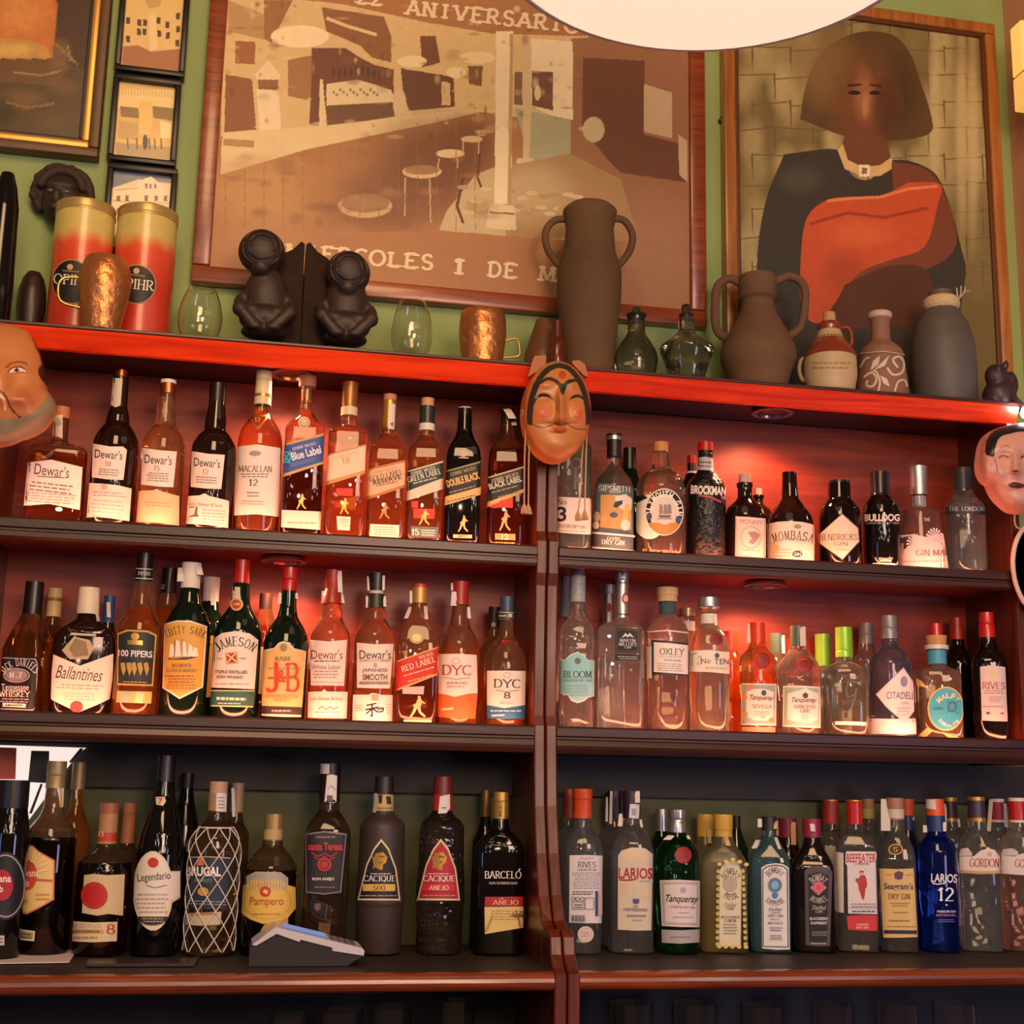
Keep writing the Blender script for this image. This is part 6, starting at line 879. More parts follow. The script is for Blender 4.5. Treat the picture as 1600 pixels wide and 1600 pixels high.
PO += [(2, 'l', '5c3420', [(1130, 740), (1105, 860), (1130, 930)], 12), (2, 'l', '5c3420', [(1200, 640), (1190, 740), (1205, 780)], 10),
 (2, 'p', 'd4bc90', [(1378, 160), (1428, 160), (1405, 685), (1380, 685)]), (2, 'p', 'dcc8a0', [(1355, 660), (1420, 660), (1420, 685), (1350, 680)]),
 (2, 'p', '7c5c48', [(1432, 300), (1502, 300), (1500, 465), (1420, 448)]), (2, 'p', '7c5c48', [(1345, 300), (1378, 300), (1376, 440), (1342, 435)]), (2, 'e', 'dcc8a0', 1440, 350, 24, 14), (2, 'e', 'dcc8a0', 1484, 380, 14, 30), (2, 'e', 'dcc8a0', 1440, 420, 16, 30),
 (3, 'p', '9a6c4c', [(185, 120), (560, 100), (560, 800), (300, 760), (180, 740)]), (3, 'p', 'ecdcb4', [(60, 120), (190, 130), (190, 375), (120, 360), (60, 330)]), (3, 'p', '70483a', [(62, 220), (128, 226), (128, 345), (62, 330)]), (3, 'e', 'dcc8a0', 80, 290, 10, 24), (3, 'p', '6c4230', [(222, 180), (415, 190), (412, 420), (525, 450), (545, 570), (340, 540), (300, 500), (220, 400)]), (3, 'p', 'c8ae8c', [(412, 262), (500, 290), (500, 432), (412, 412)]), (3, 'p', 'c8ae8c', [(520, 420), (548, 440), (548, 570), (522, 545)]),
 (3, 'e', 'c8b890', 255, 405, 34, 40), (3, 'p', 'a8885c', [(-20, 520), (180, 480), (340, 560), (400, 760), (200, 740), (-20, 760)]), (3, 's', 'c8b48c', 60, 600, 160, 120, .7), (3, 'p', 'a8744a', [(-300, 742), (560, 800), (560, 1000), (-400, 1000)]), (3, 's', 'a87c5c', 450, 800, 180, 240, .7), (2, 'p', 'a8744a', [(60, 975), (1030, 962), (1700, 1012), (1700, 1400), (60, 1400)]), (2, 's', 'b8885a', 300, 1000, 300, 130, .5)]  # soft tan patch at lower right is glare painted into the print
for i in range(14): PO.append((2, 'e', '9c8860', 590 + 14 * i, 385 + 12 * math.sin(i * 2.1), 6, 7))
for i in range(10): PO.append((2, 'e', '4c2c1c', 590 + 24 * i, 300 + 8 * math.sin(i), 7, 22))
for i in range(26): PO.append((2, 'e', ('b09a70', 'd0c094')[i % 2], 1130 + 19 * i, 780 + 110 * abs(math.sin(i * 1.9)), 26, 9))
PO += [(2, 'p', 'ecdcb4', [(1268, 130), (1338, 130), (1330, 850), (1260, 850)]), (2, 'l', 'b8986c', [(1332, 140), (1322, 850)], 14), (2, 'p', 'dccaa0', [(1240, 850), (1345, 858), (1352, 960), (1225, 950)]), (2, 'l', '8c6c48', [(1240, 885), (1345, 892)], 8)]
rn = random.Random(11)
for i in range(170):
    x, y, q = 140 + 1500 * rn.random(), 10 + 560 * rn.random() ** 1.1, rn.random()
    PO.append((2, 's', ('5c3822', 'e8d4a4', '8c6040', 'c8a878')[rn.randrange(4)], x, y, 8 + 40 * rn.random() ** 2, 6 + 26 * rn.random() ** 2, .25 + .35 * rn.random()))
for i in range(60):
    PO.append((2, 's', ('8c5c38', 'b8885a', '6c4028')[rn.randrange(3)], 150 + 1100 * rn.random(), 640 + 320 * rn.random(), 20 + 70 * rn.random(), 8 + 30 * rn.random(), .3))
for i in range(14):
    q = 700 + 14 * i; PO.append((2, 'l', '94643e', [(140 + 80 * i, 730 - 22 * i), (140 + 80 * i, 960)], 2.5))
rel(sheet('print', ps, X0 + .029, X1 - .029, Z0 + .029, ZTOP - .029, .174, 640, 490, 'a8744a', PO, .08, .5, 0, -.07, None, 3), ps)
LC = 'e8d4a8'
for q in (('22', 577, -4, 44, 26, 'S', -6), ('ANIVERSARIO', 769, 26, 278, 27, 'S', -6.3), ('MIERCOLES', 561, 401, 234, 27, 'S', -4.6), ('1', 717, 416, 17, 27, 'S', -4.6), ('DE', 785, 422, 48, 27, 'S', -4.6), ('MAYO', 892, 431, 104, 27, 'S', -4.6)):
    rel(decal('lettering', ps, 0, [('t', LC) + q], planehit(.1735, -.07), 0), ps)
# portrait
X0, X1, Z0, Z1 = .434, 1.022, ZO + .275, ZO + 1.114
pt = root('framed_portrait', (.73, .18, Z0), 'framed portrait of a person with wide dark hair in a red drape', 'picture')
FP = wood('portrait_frame_wood', '8a5026', 'b87838', .35, 2, .3)
rel(frame_bars(pt, X0, X1, Z0, Z1, .024, FP, .163, .189, .73), pt); rel(frame_bars(pt, X0 + .0245, X1 - .0245, Z0 + .0245, Z1 - .0245, .007, mat('5a3418', .5), .167, .188, .73, 'inner_moulding', .001), pt)
PP = []
def cl(p): return curve_pts(p + [p[0]], 4)
rn = random.Random(5)
for j in range(10):
    y = 60 + j * 84
    for i in range(10):
        x = 690 + i * 84 + 30 * (j % 2) + rn.random() * 30; h = 70 + rn.random() * 60
        PP.append((3, 's', ('a09060', '8c7c4c', 'b0a06c', '7c6c44', 'bcac78')[rn.randrange(5)], x + 40, y + 45, 52, h, .75))
    for i in range(7): x = 700 + i * 120 + 50 * (j % 2); PP.append((3, 'l', '685a38', [(x, y), (x + 3, y + 84)], 5)); PP.append((3, 'l', '6c5e3a', [(x, y + rn.random() * 20), (x + 120, y + rn.random() * 20)], 4))
for x in (1320, 1405, 1440): PP.append((3, 's', 'c8b888', x, 400, 24, 420, .6))
PP += [(3, 'p', '5c4226', cl([(900, 372), (915, 280), (950, 190), (1010, 130), (1100, 98), (1190, 110), (1240, 160), (1275, 250), (1312, 370), (1300, 420), (1190, 440), (1040, 425)])), (3, 's', '84683c', 990, 220, 130, 150, .8), (3, 's', '443018', 1200, 300, 100, 160, .7),
 (3, 'p', '6c4428', [(1040, 420), (1170, 430), (1190, 520), (1100, 550), (1020, 500)]), (3, 's', '74482a', 1100, 315, 130, 200, 1.0), (3, 's', 'a87048', 1100, 300, 40, 110, .7), (3, 's', '4c2c1c', 1170, 340, 50, 120, .7), (3, 'e', '2c1a12', 1070, 290, 20, 7), (3, 'e', '2c1a12', 1135, 290, 18, 7), (3, 'l', '3c2416', [(1048, 268), (1090, 264)], 7), (3, 'l', '3c2416', [(1118, 264), (1156, 270)], 7), (3, 's', 'b88058', 1104, 330, 14, 50, .8), (3, 'e', '84463a', 1098, 388, 22, 8),
 (3, 'p', '38342c', cl([(850, 482), (1020, 468), (1060, 545), (1120, 560), (1190, 500), (1290, 520), (1345, 580), (1400, 760), (1412, 900), (1300, 1200), (800, 1200), (765, 860), (790, 640)])), (3, 's', '54564a', 900, 560, 90, 60, .5),
 (3, 'p', '74402a', cl([(1185, 505), (1285, 525), (1345, 590), (1390, 760), (1300, 840), (1180, 840), (1040, 880), (1180, 640)])), (3, 'p', 'c4522c', cl([(1240, 570), (1338, 575), (1330, 640), (1290, 770), (1190, 810), (1090, 850), (1020, 930), (960, 1010), (905, 960), (903, 800), (922, 680), (985, 625), (1060, 615), (1150, 612)])), (3, 'l', 'e08454', [(985, 628), (1060, 620), (1150, 616), (1240, 590), (1330, 582)], 9), (3, 'l', '9c3c22', [(930, 700), (1050, 665), (1160, 680), (1300, 650)], 10), (3, 's', 'd8683c', 1090, 730, 140, 60, .6), (3, 's', '8c3820', 1040, 860, 90, 90, .5), (3, 'p', '54301f', cl([(1040, 890), (1180, 830), (1300, 850), (1290, 1000), (1000, 1020)])),
 (3, 'p', 'd4b47c', [(1018, 470), (1034, 450), (1050, 500), (1096, 522), (1150, 516), (1188, 490), (1186, 528), (1150, 550), (1096, 552), (1040, 528)]), (3, 'p', 'f0e4c0', [(1084, 515), (1118, 515), (1118, 552), (1084, 552)]), (3, 'p', '8c7048', [(1093, 524), (1110, 524), (1110, 543), (1093, 543)])]
rel(sheet('canvas', pt, X0 + .023, X1 - .023, Z0 + .023, Z1 - .023, .174, 420, 580, '6e6038', PP, .14, .5, .05, .73, None, 20), pt)
nb = bmesh.new(); lathe(nb, [(.012, .004), (.010, .0065), (0, .007)], n=16); ob = obj('wall_hook', nb, mat('2a2420', .4), None, smooth=40, label='dark round wall hook between the poster and the portrait', category='hook')
ob.rotation_euler = (math.radians(90), 0, 0); ob.location = P(1127, 190, .189)
# dark oil painting at the top left
X0, X1, Z0, Z1 = -1.15, -.7105, ZO + .614, ZO + 1.2
pa = root('framed_painting', (-.93, .18, Z0), 'dark brown and orange oil painting in a gilt-edged frame, cut by the top left corner', 'painting')
rel(frame_bars(pa, X0, X1, Z0, Z1, .017, mat('5c4020', .5, noise=.2), .160, .189, -.93), pa)
rel(frame_bars(pa, X0 + .0172, X1 - .0172, Z0 + .0172, Z1 - .0172, .013, mat('c89848', .35, .5), .164, .188, -.93, 'gilt_moulding', .003), pa)
rel(frame_bars(pa, X0 + .0304, X1 - .0304, Z0 + .0304, Z1 - .0304, .005, mat('14100c', .5), .168, .188, -.93, 'dark_liner', .001), pa)
PA = [(1, 'p', 'c0703a', [(-300, -200), (270, -200), (262, 60), (240, 270), (-300, 250)]), (1, 's', 'e0a050', 100, 60, 160, 140, .5), (1, 'p', 'c09048', [(-300, 175), (120, 180), (220, 220), (240, 272), (-300, 270)]), (1, 's', 'd8b868', 60, 230, 120, 40, .7), (1, 'p', '40281a', [(270, -200), (460, -200), (430, 340), (258, 270), (266, 60)]), (1, 'p', '64482a', [(-300, 270), (250, 275), (330, 310), (250, 400), (60, 380), (-300, 420)]), (1, 's', '84643c', 280, 250, 60, 90, .7), (1, 's', '7c5c34', 100, 460, 130, 60, .6), (1, 's', '785830', 290, 400, 90, 50, .5), (1, 's', '2c2012', 20, 520, 80, 90, .8), (1, 's', '5c4626', 250, 560, 130, 60, .6), (1, 'l', '9c8050', [(60, 330), (180, 350), (280, 330)], 8), (1, 'l', '947848', [(250, 200), (320, 260), (360, 300)], 8), (1, 'l', '86683c', [(30, 470), (120, 500), (250, 480)], 10), (1, 'l', 'a0845c', [(310, 210), (330, 280)], 8)]
rel(sheet('canvas', pa, X0 + .034, X1 - .034, Z0 + .034, Z1 - .034, .176, 120, 160, '4c3a20', PA, .3, .4, .2, -.93, None, 8), pa)
def photo(label, X0, X1, Z0, Z1, bg, ops):
    cx = (X0 + X1) / 2
    r = root('framed_photo', (cx, .18, Z0), label, 'framed photo', 'small black framed photographs in a column')
    rel(frame_bars(r, X0, X1, Z0, Z1, .010, mat('14100e', .4), .164, .189, cx, 'frame', .002), r); rel(sheet('photo_print', r, X0 + .0095, X1 - .0095, Z0 + .0095, Z1 - .0095, .178, 90, 120, bg, ops, .06, .4, .2, cx), r)
o1 = [(1, 'p', 'e4c47c', [(560, -120), (850, -120), (840, 220), (780, 240), (640, 215), (580, 220)]), (1, 'p', 'c8a868', [(640, -60), (760, -60), (740, 30), (690, 40)]), (1, 'p', 'a87048', [(570, 215), (640, 210), (700, 240), (840, 225), (830, 330), (565, 300)]), (1, 'p', 'ecd498', [(690, 60), (720, 60), (730, 230), (690, 235)])] + [(1, 'p', '4c3828', [(x, y), (x + 18, y), (x + 18, y + 30), (x, y + 30)]) for x, y in ((636, 90), (662, 90), (634, 132), (660, 132), (725, 80), (728, 140), (766, 100), (768, 150), (584, 80), (584, 165), (815, 60), (815, 120), (812, 185))]
photo('small black framed photograph of a yellow corner building, top of its column', -.697, -.577, ZO + .785, ZO + .955, 'd8b870', o1)
o2 = [(1, 'p', 'f0d48c', [(540, 440), (820, 450), (820, 520), (540, 500)]), (1, 'p', '8c7048', [(555, 490), (640, 500), (645, 550), (560, 540)]), (1, 'p', '8c7048', [(705, 490), (805, 500), (800, 560), (710, 545)]), (1, 'p', 'ecc870', [(645, 470), (705, 470), (700, 620), (640, 620)]), (1, 'p', 'f8e4a8', [(740, 560), (790, 570), (790, 640), (745, 640)]), (1, 'p', 'b09868', [(535, 660), (800, 680), (800, 740), (535, 720)]), (1, 'p', 'c8a868', [(550, 560), (640, 570), (640, 650), (545, 640)])] + [(1, 'l', 'f0dca0', [(560 + 14 * i, 415), (560 + 14 * i, 445)], 6) for i in range(18)] + [(1, 'l', 'e8d090', [(555, 414), (805, 422)], 6), (1, 'l', 'f0d898', [(552, 462), (660, 445), (806, 470)], 10)] + [(1, 'l', '3c3024', [(x, 640), (x + 3, 690)], 6) for x in (590, 632, 690, 715, 745)] + [(1, 'e', '282420', 672, 658, 12, 36)]
photo('small black framed photograph of a curved balconied facade, middle of its column', -.6965, -.5805, ZO + .6145, ZO + .7785, 'e0bc70', o2)
o3 = [(1, 'p', '607080', [(500, 770), (800, 790), (800, 850), (640, 830), (520, 870)]), (1, 'p', 'ecdcb4', [(525, 870), (630, 862), (640, 840), (700, 815), (740, 850), (790, 880), (790, 1050), (520, 1030)]), (1, 'l', 'c8a878', [(520, 930), (780, 940)], 6), (1, 'l', 'd0b080', [(530, 880), (640, 870)], 8)] + [(1, 'p', '604c3c', [(x, y), (x + 16, y), (x + 16, y + 26), (x, y + 26)]) for x in (540, 580, 668, 715, 758) for y in (905, 965)] + [(1, 'p', '70604c', [(x, 850), (x + 10, 850), (x + 10, 872), (x, 872)]) for x in (672, 692, 714)]
photo('small black framed photograph of a white building under blue sky, bottom of its column', -.6935, -.5755, ZO + .445, ZO + .6095, 'e4d0a4', o3)
# ================================================================ things on the top shelf
def vessel(F, name, label, cat, cx, prof, m, Y=.07, row='A', sec=None, turn=None, fil=8, n=32, part='vessel_body', group=None):
    full = list(prof) + [(None, prof[-1][1])] if prof[-1][0] is not None else list(prof)
    b = Body(F, name, label, cat, cx, full, row, Y, sec, turn, group)
    b.lathe(part, full, m, fil=fil, n=n, base=True)
    return b
def handle(b, pts, rad, m, name='handle', k=5, flat=0.0):
    """Bent tube through frame pixels, in the plane of the vessel's axis facing the viewer."""
    out = []
    for x, y in pts:
        q = px(b.F, x, y); z = b.z(y); ax = proj((b.X, b.Y, z + b.zs))[0]; out.append(((q[0] - ax) * b.u * FR[b.F][2], flat, z))
    bm = bmesh.new(); tube(bm, curve_pts(out, k), rad * b.u, 10)
    return obj(name, bm, m, b.root, smooth=60)
CLAY = mat('684c30', .85, noise=.22, scale=22, bump=.5)
CLAY2 = mat('74543a', .85, noise=.2, scale=22, bump=.4)
v = vessel(3, 'clay_urn', 'tall brown clay urn with two handles in front of the poster', 'urn', 240, [(648, 70), (662, 88), (680, 84), (715, 76), (790, 82), (850, 102), (920, 102), (1020, 92), (1130, 80), (None, 78)], CLAY, Y=.075)
handle(v, [(172, 684), (130, 690), (103, 725), (110, 780), (150, 835)], 12, CLAY); handle(v, [(312, 684), (352, 690), (378, 735), (366, 790), (325, 840)], 12, CLAY)
v = vessel(3, 'amphora', 'squat brown amphora with big looped handles before the portrait', 'amphora', 772, [(866, 58), (880, 62), (925, 60), (936, 66), (944, 50), (985, 60), (1040, 92), (1095, 120), (1130, 122), (1180, 98), (None, 84)], CLAY2, Y=.092)
handle(v, [(722, 890), (680, 868), (640, 890), (632, 960), (640, 1030), (680, 1060)], 14, CLAY2); handle(v, [(820, 886), (870, 870), (912, 900), (915, 970), (900, 1030), (860, 1060)], 14, CLAY2)
DG = ('5c5448', '3c382c', None, .04)
def carafe(label, cx, prof, cork, Y=.06):
    v = vessel(3, 'glass_carafe', label, 'carafe', cx, prof, glass('98907c', None, None, .03), Y=Y, part='glass_body')
    v.lathe('stopper', cork, glass('807868', None, None, .05), None, fil=4, n=16)
carafe('small dark glass carafe right beside the tall clay urn', 388, [(985, 32), (1000, 27), (1045, 28), (1070, 46), (1100, 64), (1125, 69), (1150, 66), (None, 58)], [(962, 10), (970, 14), (985, 18), (1000, 22)])
carafe('pointed-shouldered dark glass carafe beside the squat amphora', 546, [(985, 24), (1040, 26), (1060, 50), (1085, 84), (1098, 86), (1130, 72), (None, 48)], [(955, 14), (965, 18), (978, 16), (990, 20)])
j = vessel(3, 'stoneware_jug', 'corked stoneware jug, brown-glazed above and cream below', 'jug', 996, [(1035, 36), (1060, 44), (1085, 66), (1118, 82), (1180, 84), (1205, 78), (None, 74)], mat('c8ac80', .5, noise=.12, scale=60), Y=.03)
j.lathe('glazed_shoulder', [(1010, 30), (1022, 40), (1034, 36), (1046, 38), (1062, 46), (1087, 68), (1112, 82.5), (1122, 84.5)], mat('8c3c20', .2, noise=.3, scale=40, coat=.6), None, fil=4); j.lathe('cork', [(980, 20), (1016, 22)], CORK, None, fil=4, n=16)
handle(j, [(925, 1118), (904, 1120), (897, 1150), (906, 1182), (924, 1188)], 7, mat('a88860', .4)); handle(j, [(1020, 1028), (1052, 1030), (1062, 1060), (1058, 1088)], 8, mat('7c3820', .25), flat=.0); j.label('worn_print', [('x', 'a08860', 935, 1128, 1060, 1158, 2)])
v = vessel(3, 'patterned_vase', 'flared pinkish-brown vase painted with white leaf scrolls', 'vase', 1158, [(980, 36), (992, 38), (1010, 30), (1070, 32), (1090, 58), (1104, 70), (1130, 72), (1200, 82), (None, 86)], mat('8c6450', .7, noise=.15, scale=40), Y=.055)
SW = 'd8c4b0'
v.label('painted_scrolls', [('l', SW, curve_pts([(1205, 1150), (1190, 1125), (1210, 1115), (1224, 1135), (1218, 1165), (1190, 1172), (1172, 1150)], 4), 7), ('l', SW, curve_pts([(1100, 1180), (1125, 1165), (1140, 1185), (1128, 1208), (1108, 1205), (1112, 1190)], 4), 7), ('p', SW, [(1120, 1160), (1128, 1130), (1150, 1112), (1146, 1140)]), ('p', SW, [(1128, 1160), (1140, 1150), (1180, 1110), (1165, 1145)]), ('p', SW, [(1150, 1175), (1172, 1185), (1180, 1210), (1160, 1200)]), ('l', SW, curve_pts([(1195, 1225), (1205, 1195), (1225, 1190), (1232, 1210)], 4), 6), ('l', SW, curve_pts([(1090, 1150), (1105, 1125), (1118, 1118)], 4), 6), ('l', SW, curve_pts([(1145, 1225), (1150, 1195), (1140, 1165), (1128, 1160)], 4), 6), ('l', 'b89c88', [(1090, 1106), (1160, 1100), (1224, 1110)], 4)])
v.lathe('pale_rim', [(978, 33), (984, 39), (994, 38.5), (1000, 34)], mat('c8b09c', .6), None, fil=2)
v = vessel(3, 'stone_bottle', 'large grey-blue stoneware bottle with a raffia tie at its neck', 'bottle', 1352, [(915, 40), (960, 44), (985, 62), (1020, 84), (1080, 100), (1160, 104), (None, 100)], mat('56504c', .55, noise=.1, scale=20), Y=.075)
v.lathe('raffia_tie', [(932, 46), (940, 58), (962, 60), (972, 52)], mat('c8b088', .8, noise=.25, scale=200, bump=.5), None, fil=3)
bm = bmesh.new()
for a in (-.5, 0, .5, 1.0): tube(bm, curve_pts([(.028, -.012, v.z(955)), (.034 + .01 * a, -.02, v.z(940) + .006 * a), (.036 + .016 * a, -.024, v.z(915) - .012 * a * a)], 4), .0012, 6)
obj('raffia_bow', bm, mat('c8b088', .8), v.root, smooth=60)
# tins
def tin(label, cx, y0, Y):
    t = Body(1, 'gin_tin', label, 'tin', cx, [(y0, 142), (y0 + 40, 144), (None, 140)], 'A', Y, None, None, 'printed gin tins on the top shelf')
    bm = bmesh.new(); zt = t.z(y0 + 38); pr = [(zt, 142 * t.u), (0, 140 * t.u)]; pr2 = [(zt - (zt) * i / 40, 140 * t.u) for i in range(41)]
    lathe(bm, pr2, None, 48); o = obj('tin_body', bm, vmat('tin_print%d' % cx, .35, .3, .10, 90), t.root, smooth=38); t.lay.append((pr, None, 142 * t.u))
    me = o.data; at = me.color_attributes.new('paint', 'FLOAT_COLOR', 'POINT'); c1_, c2_, c3_ = np.array(lin('ccb868')), np.array(lin('d8502c')), np.array(lin('c03a24'))
    for i, vv in enumerate(me.vertices):
        k = 1 - vv.co.z / zt; e = k + .015 * math.sin(9 * math.atan2(vv.co.y, vv.co.x))
        at.data[i].color = c1_ if e < .17 else (c1_ * (.27 - e) / .1 + c2_ * (e - .17) / .1) if e < .27 else c2_ + (c3_ - c2_) * min(1, (e - .27) / .3)
    t.lathe('lid', [(y0 - 4, 134), (y0, 143), (y0 + 30, 142), (y0 + 34, 141.5), (y0 + 40, 143.5), (y0 + 46, 143)], mat('b89c60', .35, .4), None, fil=4, n=40)
    return t
t = tin('left orange tin with a yellow top and black oval label', 372, 965, .113)
t.label('oval_label', [('e', 'a88860', 330, 1305, 90, 104), ('e', '181414', 330, 1305, 85, 99), ('e', 'c8a870', 325, 1238, 14, 14), ('t', 'e8dcc8', 'OPIHR', 335, 1298, 170, 50, 's', -4), ('l', '907850', [(290, 1255), (370, 1262)], 6)])
t = tin('right orange tin with a yellow top and black oval label, under the photographs', 662, 990, .108)
t.label('oval_label', [('e', 'a88860', 632, 1318, 90, 92), ('e', '181414', 632, 1318, 85, 87), ('e', 'c8a870', 632, 1256, 14, 14), ('t', 'e8dcc8', 'OPIHR', 628, 1318, 170, 50, 's', -6), ('l', '907850', [(600, 1272), (670, 1282)], 6)])
HAM = mat('d08850', .3, .75, bump=1.0, scale=60)
def mug(F, label, cx, prof, hpts, Y):
    b = Body(F, 'copper_mug', label, 'mug', cx, prof, 'A', Y, None, None, 'hammered copper mugs'); s = [(b.z(y) if y is not None else 0, h * b.u) for y, h in prof]
    outer = fillet(s, 14 * b.u); inner = [(z + .0025 if i == len(outer) - 1 else z, h - .0018) for i, (z, h) in enumerate(outer)][::-1]
    bm = bmesh.new(); lathe(bm, inner + [(outer[0][0] + .001, outer[0][1] - .001)] + outer, None, 36, caps=(True, True)); o = obj('mug_body', bm, HAM, b.root, smooth=40)

    handle(b, hpts, 7 if F == 1 else 4.5, mat('d8a050', .25, .9))
mug(1, 'hammered copper mug before the two orange tins', 478, [(1206, 100), (1260, 118), (1320, 126), (1400, 112), (None, 84)], [(372, 1300), (300, 1310), (272, 1350), (285, 1420), (380, 1440)], .014)
mug(2, 'hammered copper mug standing alone beside the urn', 1210, [(1308, 92), (1350, 98), (1400, 100), (1460, 92), (None, 84)], [(1298, 1420), (1350, 1410), (1364, 1440), (1360, 1480), (1300, 1490)], .05)
def dome(F, label, cx, y0, hw, Y):
    b = Body(F, 'balloon_glass', label, 'glass', cx, [(y0, hw * .5), (y0 + 30, hw), (None, hw * .9)], 'A', Y, None, None, 'clear balloon glasses on the top shelf')
    h = b.z(y0); r = hw * b.u
    o = [(h, r * .62), (h * .8, r * .86), (h * .55, r), (h * .35, r * .96), (h * .15, r * .7), (h * .05, r * .35), (0, r * .3)]; o = fillet(o, .008)
    i_ = [(z + .0016 if k > len(o) - 4 else z, max(rr - .0012, .001)) for k, (z, rr) in enumerate(o)]; i_ = [q for q in i_ if q[0] > h * .06]
    bm = bmesh.new(); lathe(bm, i_[::-1] + o, None, 32); obj('glass_bowl', bm, glass('f4f4f0', None, None, .0, 1.45, 0, 120, 1.0), b.root, smooth=50)
dome(1, 'clear balloon glass between the right orange tin and the carved bookends', 925, 1340, 105, .07)
dome(2, 'clear balloon glass between the carved bookends and the lone copper mug', 915, 1262, 88, .07)
v = vessel(2, 'wooden_cone', 'brown wooden cone standing left of the tall clay urn', 'cone', 1462, [(1335, 30), (1345, 34), (1480, 78), (None, 84)], mat('6c4428', .45, noise=.2, scale=20), Y=.09)
v = vessel(3, 'amber_bottle', 'slim reddish-brown bottle wedged between the cone and the urn', 'bottle', 140, [(1005, 14), (1060, 16), (1080, 26), (None, 28)], mat('5c2818', .15), Y=.03)
v = vessel(1, 'black_vase', 'black glossy vase cut by the left picture edge on the top shelf', 'vase', -20, [(800, 30), (860, 50), (960, 68), (1200, 74), (1340, 78), (None, 76)], mat('100e0e', .15), Y=.07)
v = vessel(1, 'round_pot', 'small dark brown round pot left of the orange tins', 'pot', 138, [(1262, 30), (1290, 50), (1350, 66), (1420, 70), (None, 50)], mat('2c1a14', .4, noise=.2), Y=.12)
# ---- carvings: soft bodies fused from rounded lumps
def lump(bm, c, r, mi=0, rot=None):
    m = Matrix.Translation(c) @ (rot or Matrix.Identity(4)) @ Matrix.Diagonal((r[0], r[1], r[2], 1))
    bmesh.ops.create_icosphere(bm, subdivisions=3, radius=1, matrix=m)
def fused(name, bm, m, parent=None, voxel=.0035, **kw):
    o = obj(name, bm, m, parent, smooth=0, **kw); md = o.modifiers.new('fuse', 'REMESH'); md.mode = 'VOXEL'; md.voxel_size = voxel; md.use_smooth_shade = True
    sm = o.modifiers.new('soften', 'SMOOTH'); sm.iterations = 4; sm.factor = .5
    return o
EBON = mat('30211a', .55, noise=.35, scale=60, bump=.4)
def bookend(label, sgn, xin):
    Y = .075; X = P(470, 530, Y)[0] + .0012 * sgn; r = root('carved_bookend', (X, Y, ZA), label, 'bookend', 'pair of carved wooden bookends')
    u = unit((X, Y, ZA + .06))
    def w(x, y, yy=0): z = P(470, y, Y)[2] - ZA; return ((x - 470) * u, yy, z)
    bm = bmesh.new()
    zt = P(470, 377, Y)[2] - ZA; e = .047 * sgn
    extr(bm, [(0, 0), (0, zt), (.006 * sgn, zt + .004), (.020 * sgn, zt - .012), (.034 * sgn, zt - .020), (e, zt - .03), (e, 0)], 1, .010, .042); obj('upright_plate', bm, mat('2a180e', .75, noise=.5, scale=50, bump=.3, spec=.2), r, smooth=30)
    bm = bmesh.new(); box(bm, min(0, .085 * sgn), max(0, .085 * sgn), -.035, .04, 0, .010, .002); obj('base_plate', bm, EBON, r)
    bm = bmesh.new()
    hx, hy, hr = (403, 404, 37) if sgn < 0 else (537, 424, 36)
    c = w(hx, hy, -.012); lump(bm, c, (hr * u, .030, hr * u)); bx = (hx + (10 if sgn < 0 else 0))
    c = w(bx, 468, 0); lump(bm, c, (.037, .028, .050)); lump(bm, w(bx, 508, -.012), (.042, .032, .024))
    c2 = w(hx, hy + hr * .75, -.026); lump(bm, c2, (.016, .014, .014))
    for s in (-1, 1):
        a, b2, c3 = w(bx + s * 20, 462, 0), w(bx + s * 42, 484, -.012), w(bx + s * 16, 502, -.036)
        tube(bm, curve_pts([a, b2, c3], 5), .0085, 10); k1, k2, k3 = w(bx + s * 16, 516, -.004), w(bx + s * 38, 500, -.032), w(bx + s * 14, 526, -.036)
        tube(bm, curve_pts([k1, k2, k3], 5), .011, 10); lump(bm, k2, (.013, .013, .013)); lump(bm, k3, (.014, .012, .008))
    lump(bm, w(bx, 528, -.010), (.038, .030, .012))
    fused('seated_figure', bm, EBON, r, .003)
    bm = bmesh.new()
    q = w(hx, hy, -.012 - .030); rr = hr * u
    for k, ra in enumerate((.55, .8)):
        tube(bm, [(q[0] + rr * ra * math.cos(t), q[1] + .030 * (1 - math.sqrt(1 - ra * ra)) - .001, q[2] + rr * ra * math.sin(t)) for t in [i * math.pi / 16 for i in range(33)]], .0018, 6)
    obj('headdress_rings', bm, EBON, r, smooth=60)
bookend('left carved dark wood bookend, a seated figure with round head', -1, 0)
bookend('right carved dark wood bookend, a seated figure with ringed round head', 1, 0)
# carved head plaque on the wall
c = P(97, 305, .165); u = unit(c)
r = root('wall_carving', (c[0], .189, c[2]), 'dark carved head with thick curly hair hung on the green wall', 'carving')
bm = bmesh.new(); lump(bm, (0, -.028, -.012), (.032, .028, .042)); lump(bm, (-.004, -.056, -.016), (.008, .008, .014)); lump(bm, (-.004, -.050, -.034), (.014, .008, .006)); lump(bm, (0, -.05, .006), (.026, .010, .007))
fused('face', bm, mat('33261c', .6, noise=.3, scale=60), r, .0028)
bm = bmesh.new(); lump(bm, (0, -.016, .008), (.046, .015, .044)); rn = random.Random(3)
for i in range(46):
    a = math.radians(-40 + 260 * i / 45); q = .044 + .004 * rn.random(); lump(bm, (q * math.cos(a), -.016 - .01 * rn.random(), .004 + q * math.sin(a)), (.0075, .010, .0075))
for i in range(30):
    a = math.radians(10 + 160 * i / 29); q = .034; lump(bm, (q * math.cos(a), -.034, .006 + q * math.sin(a)), (.007, .008, .007))
fused('curly_hair', bm, mat('382c22', .8, bump=.6, scale=80), r, .0028)
bm = bmesh.new()
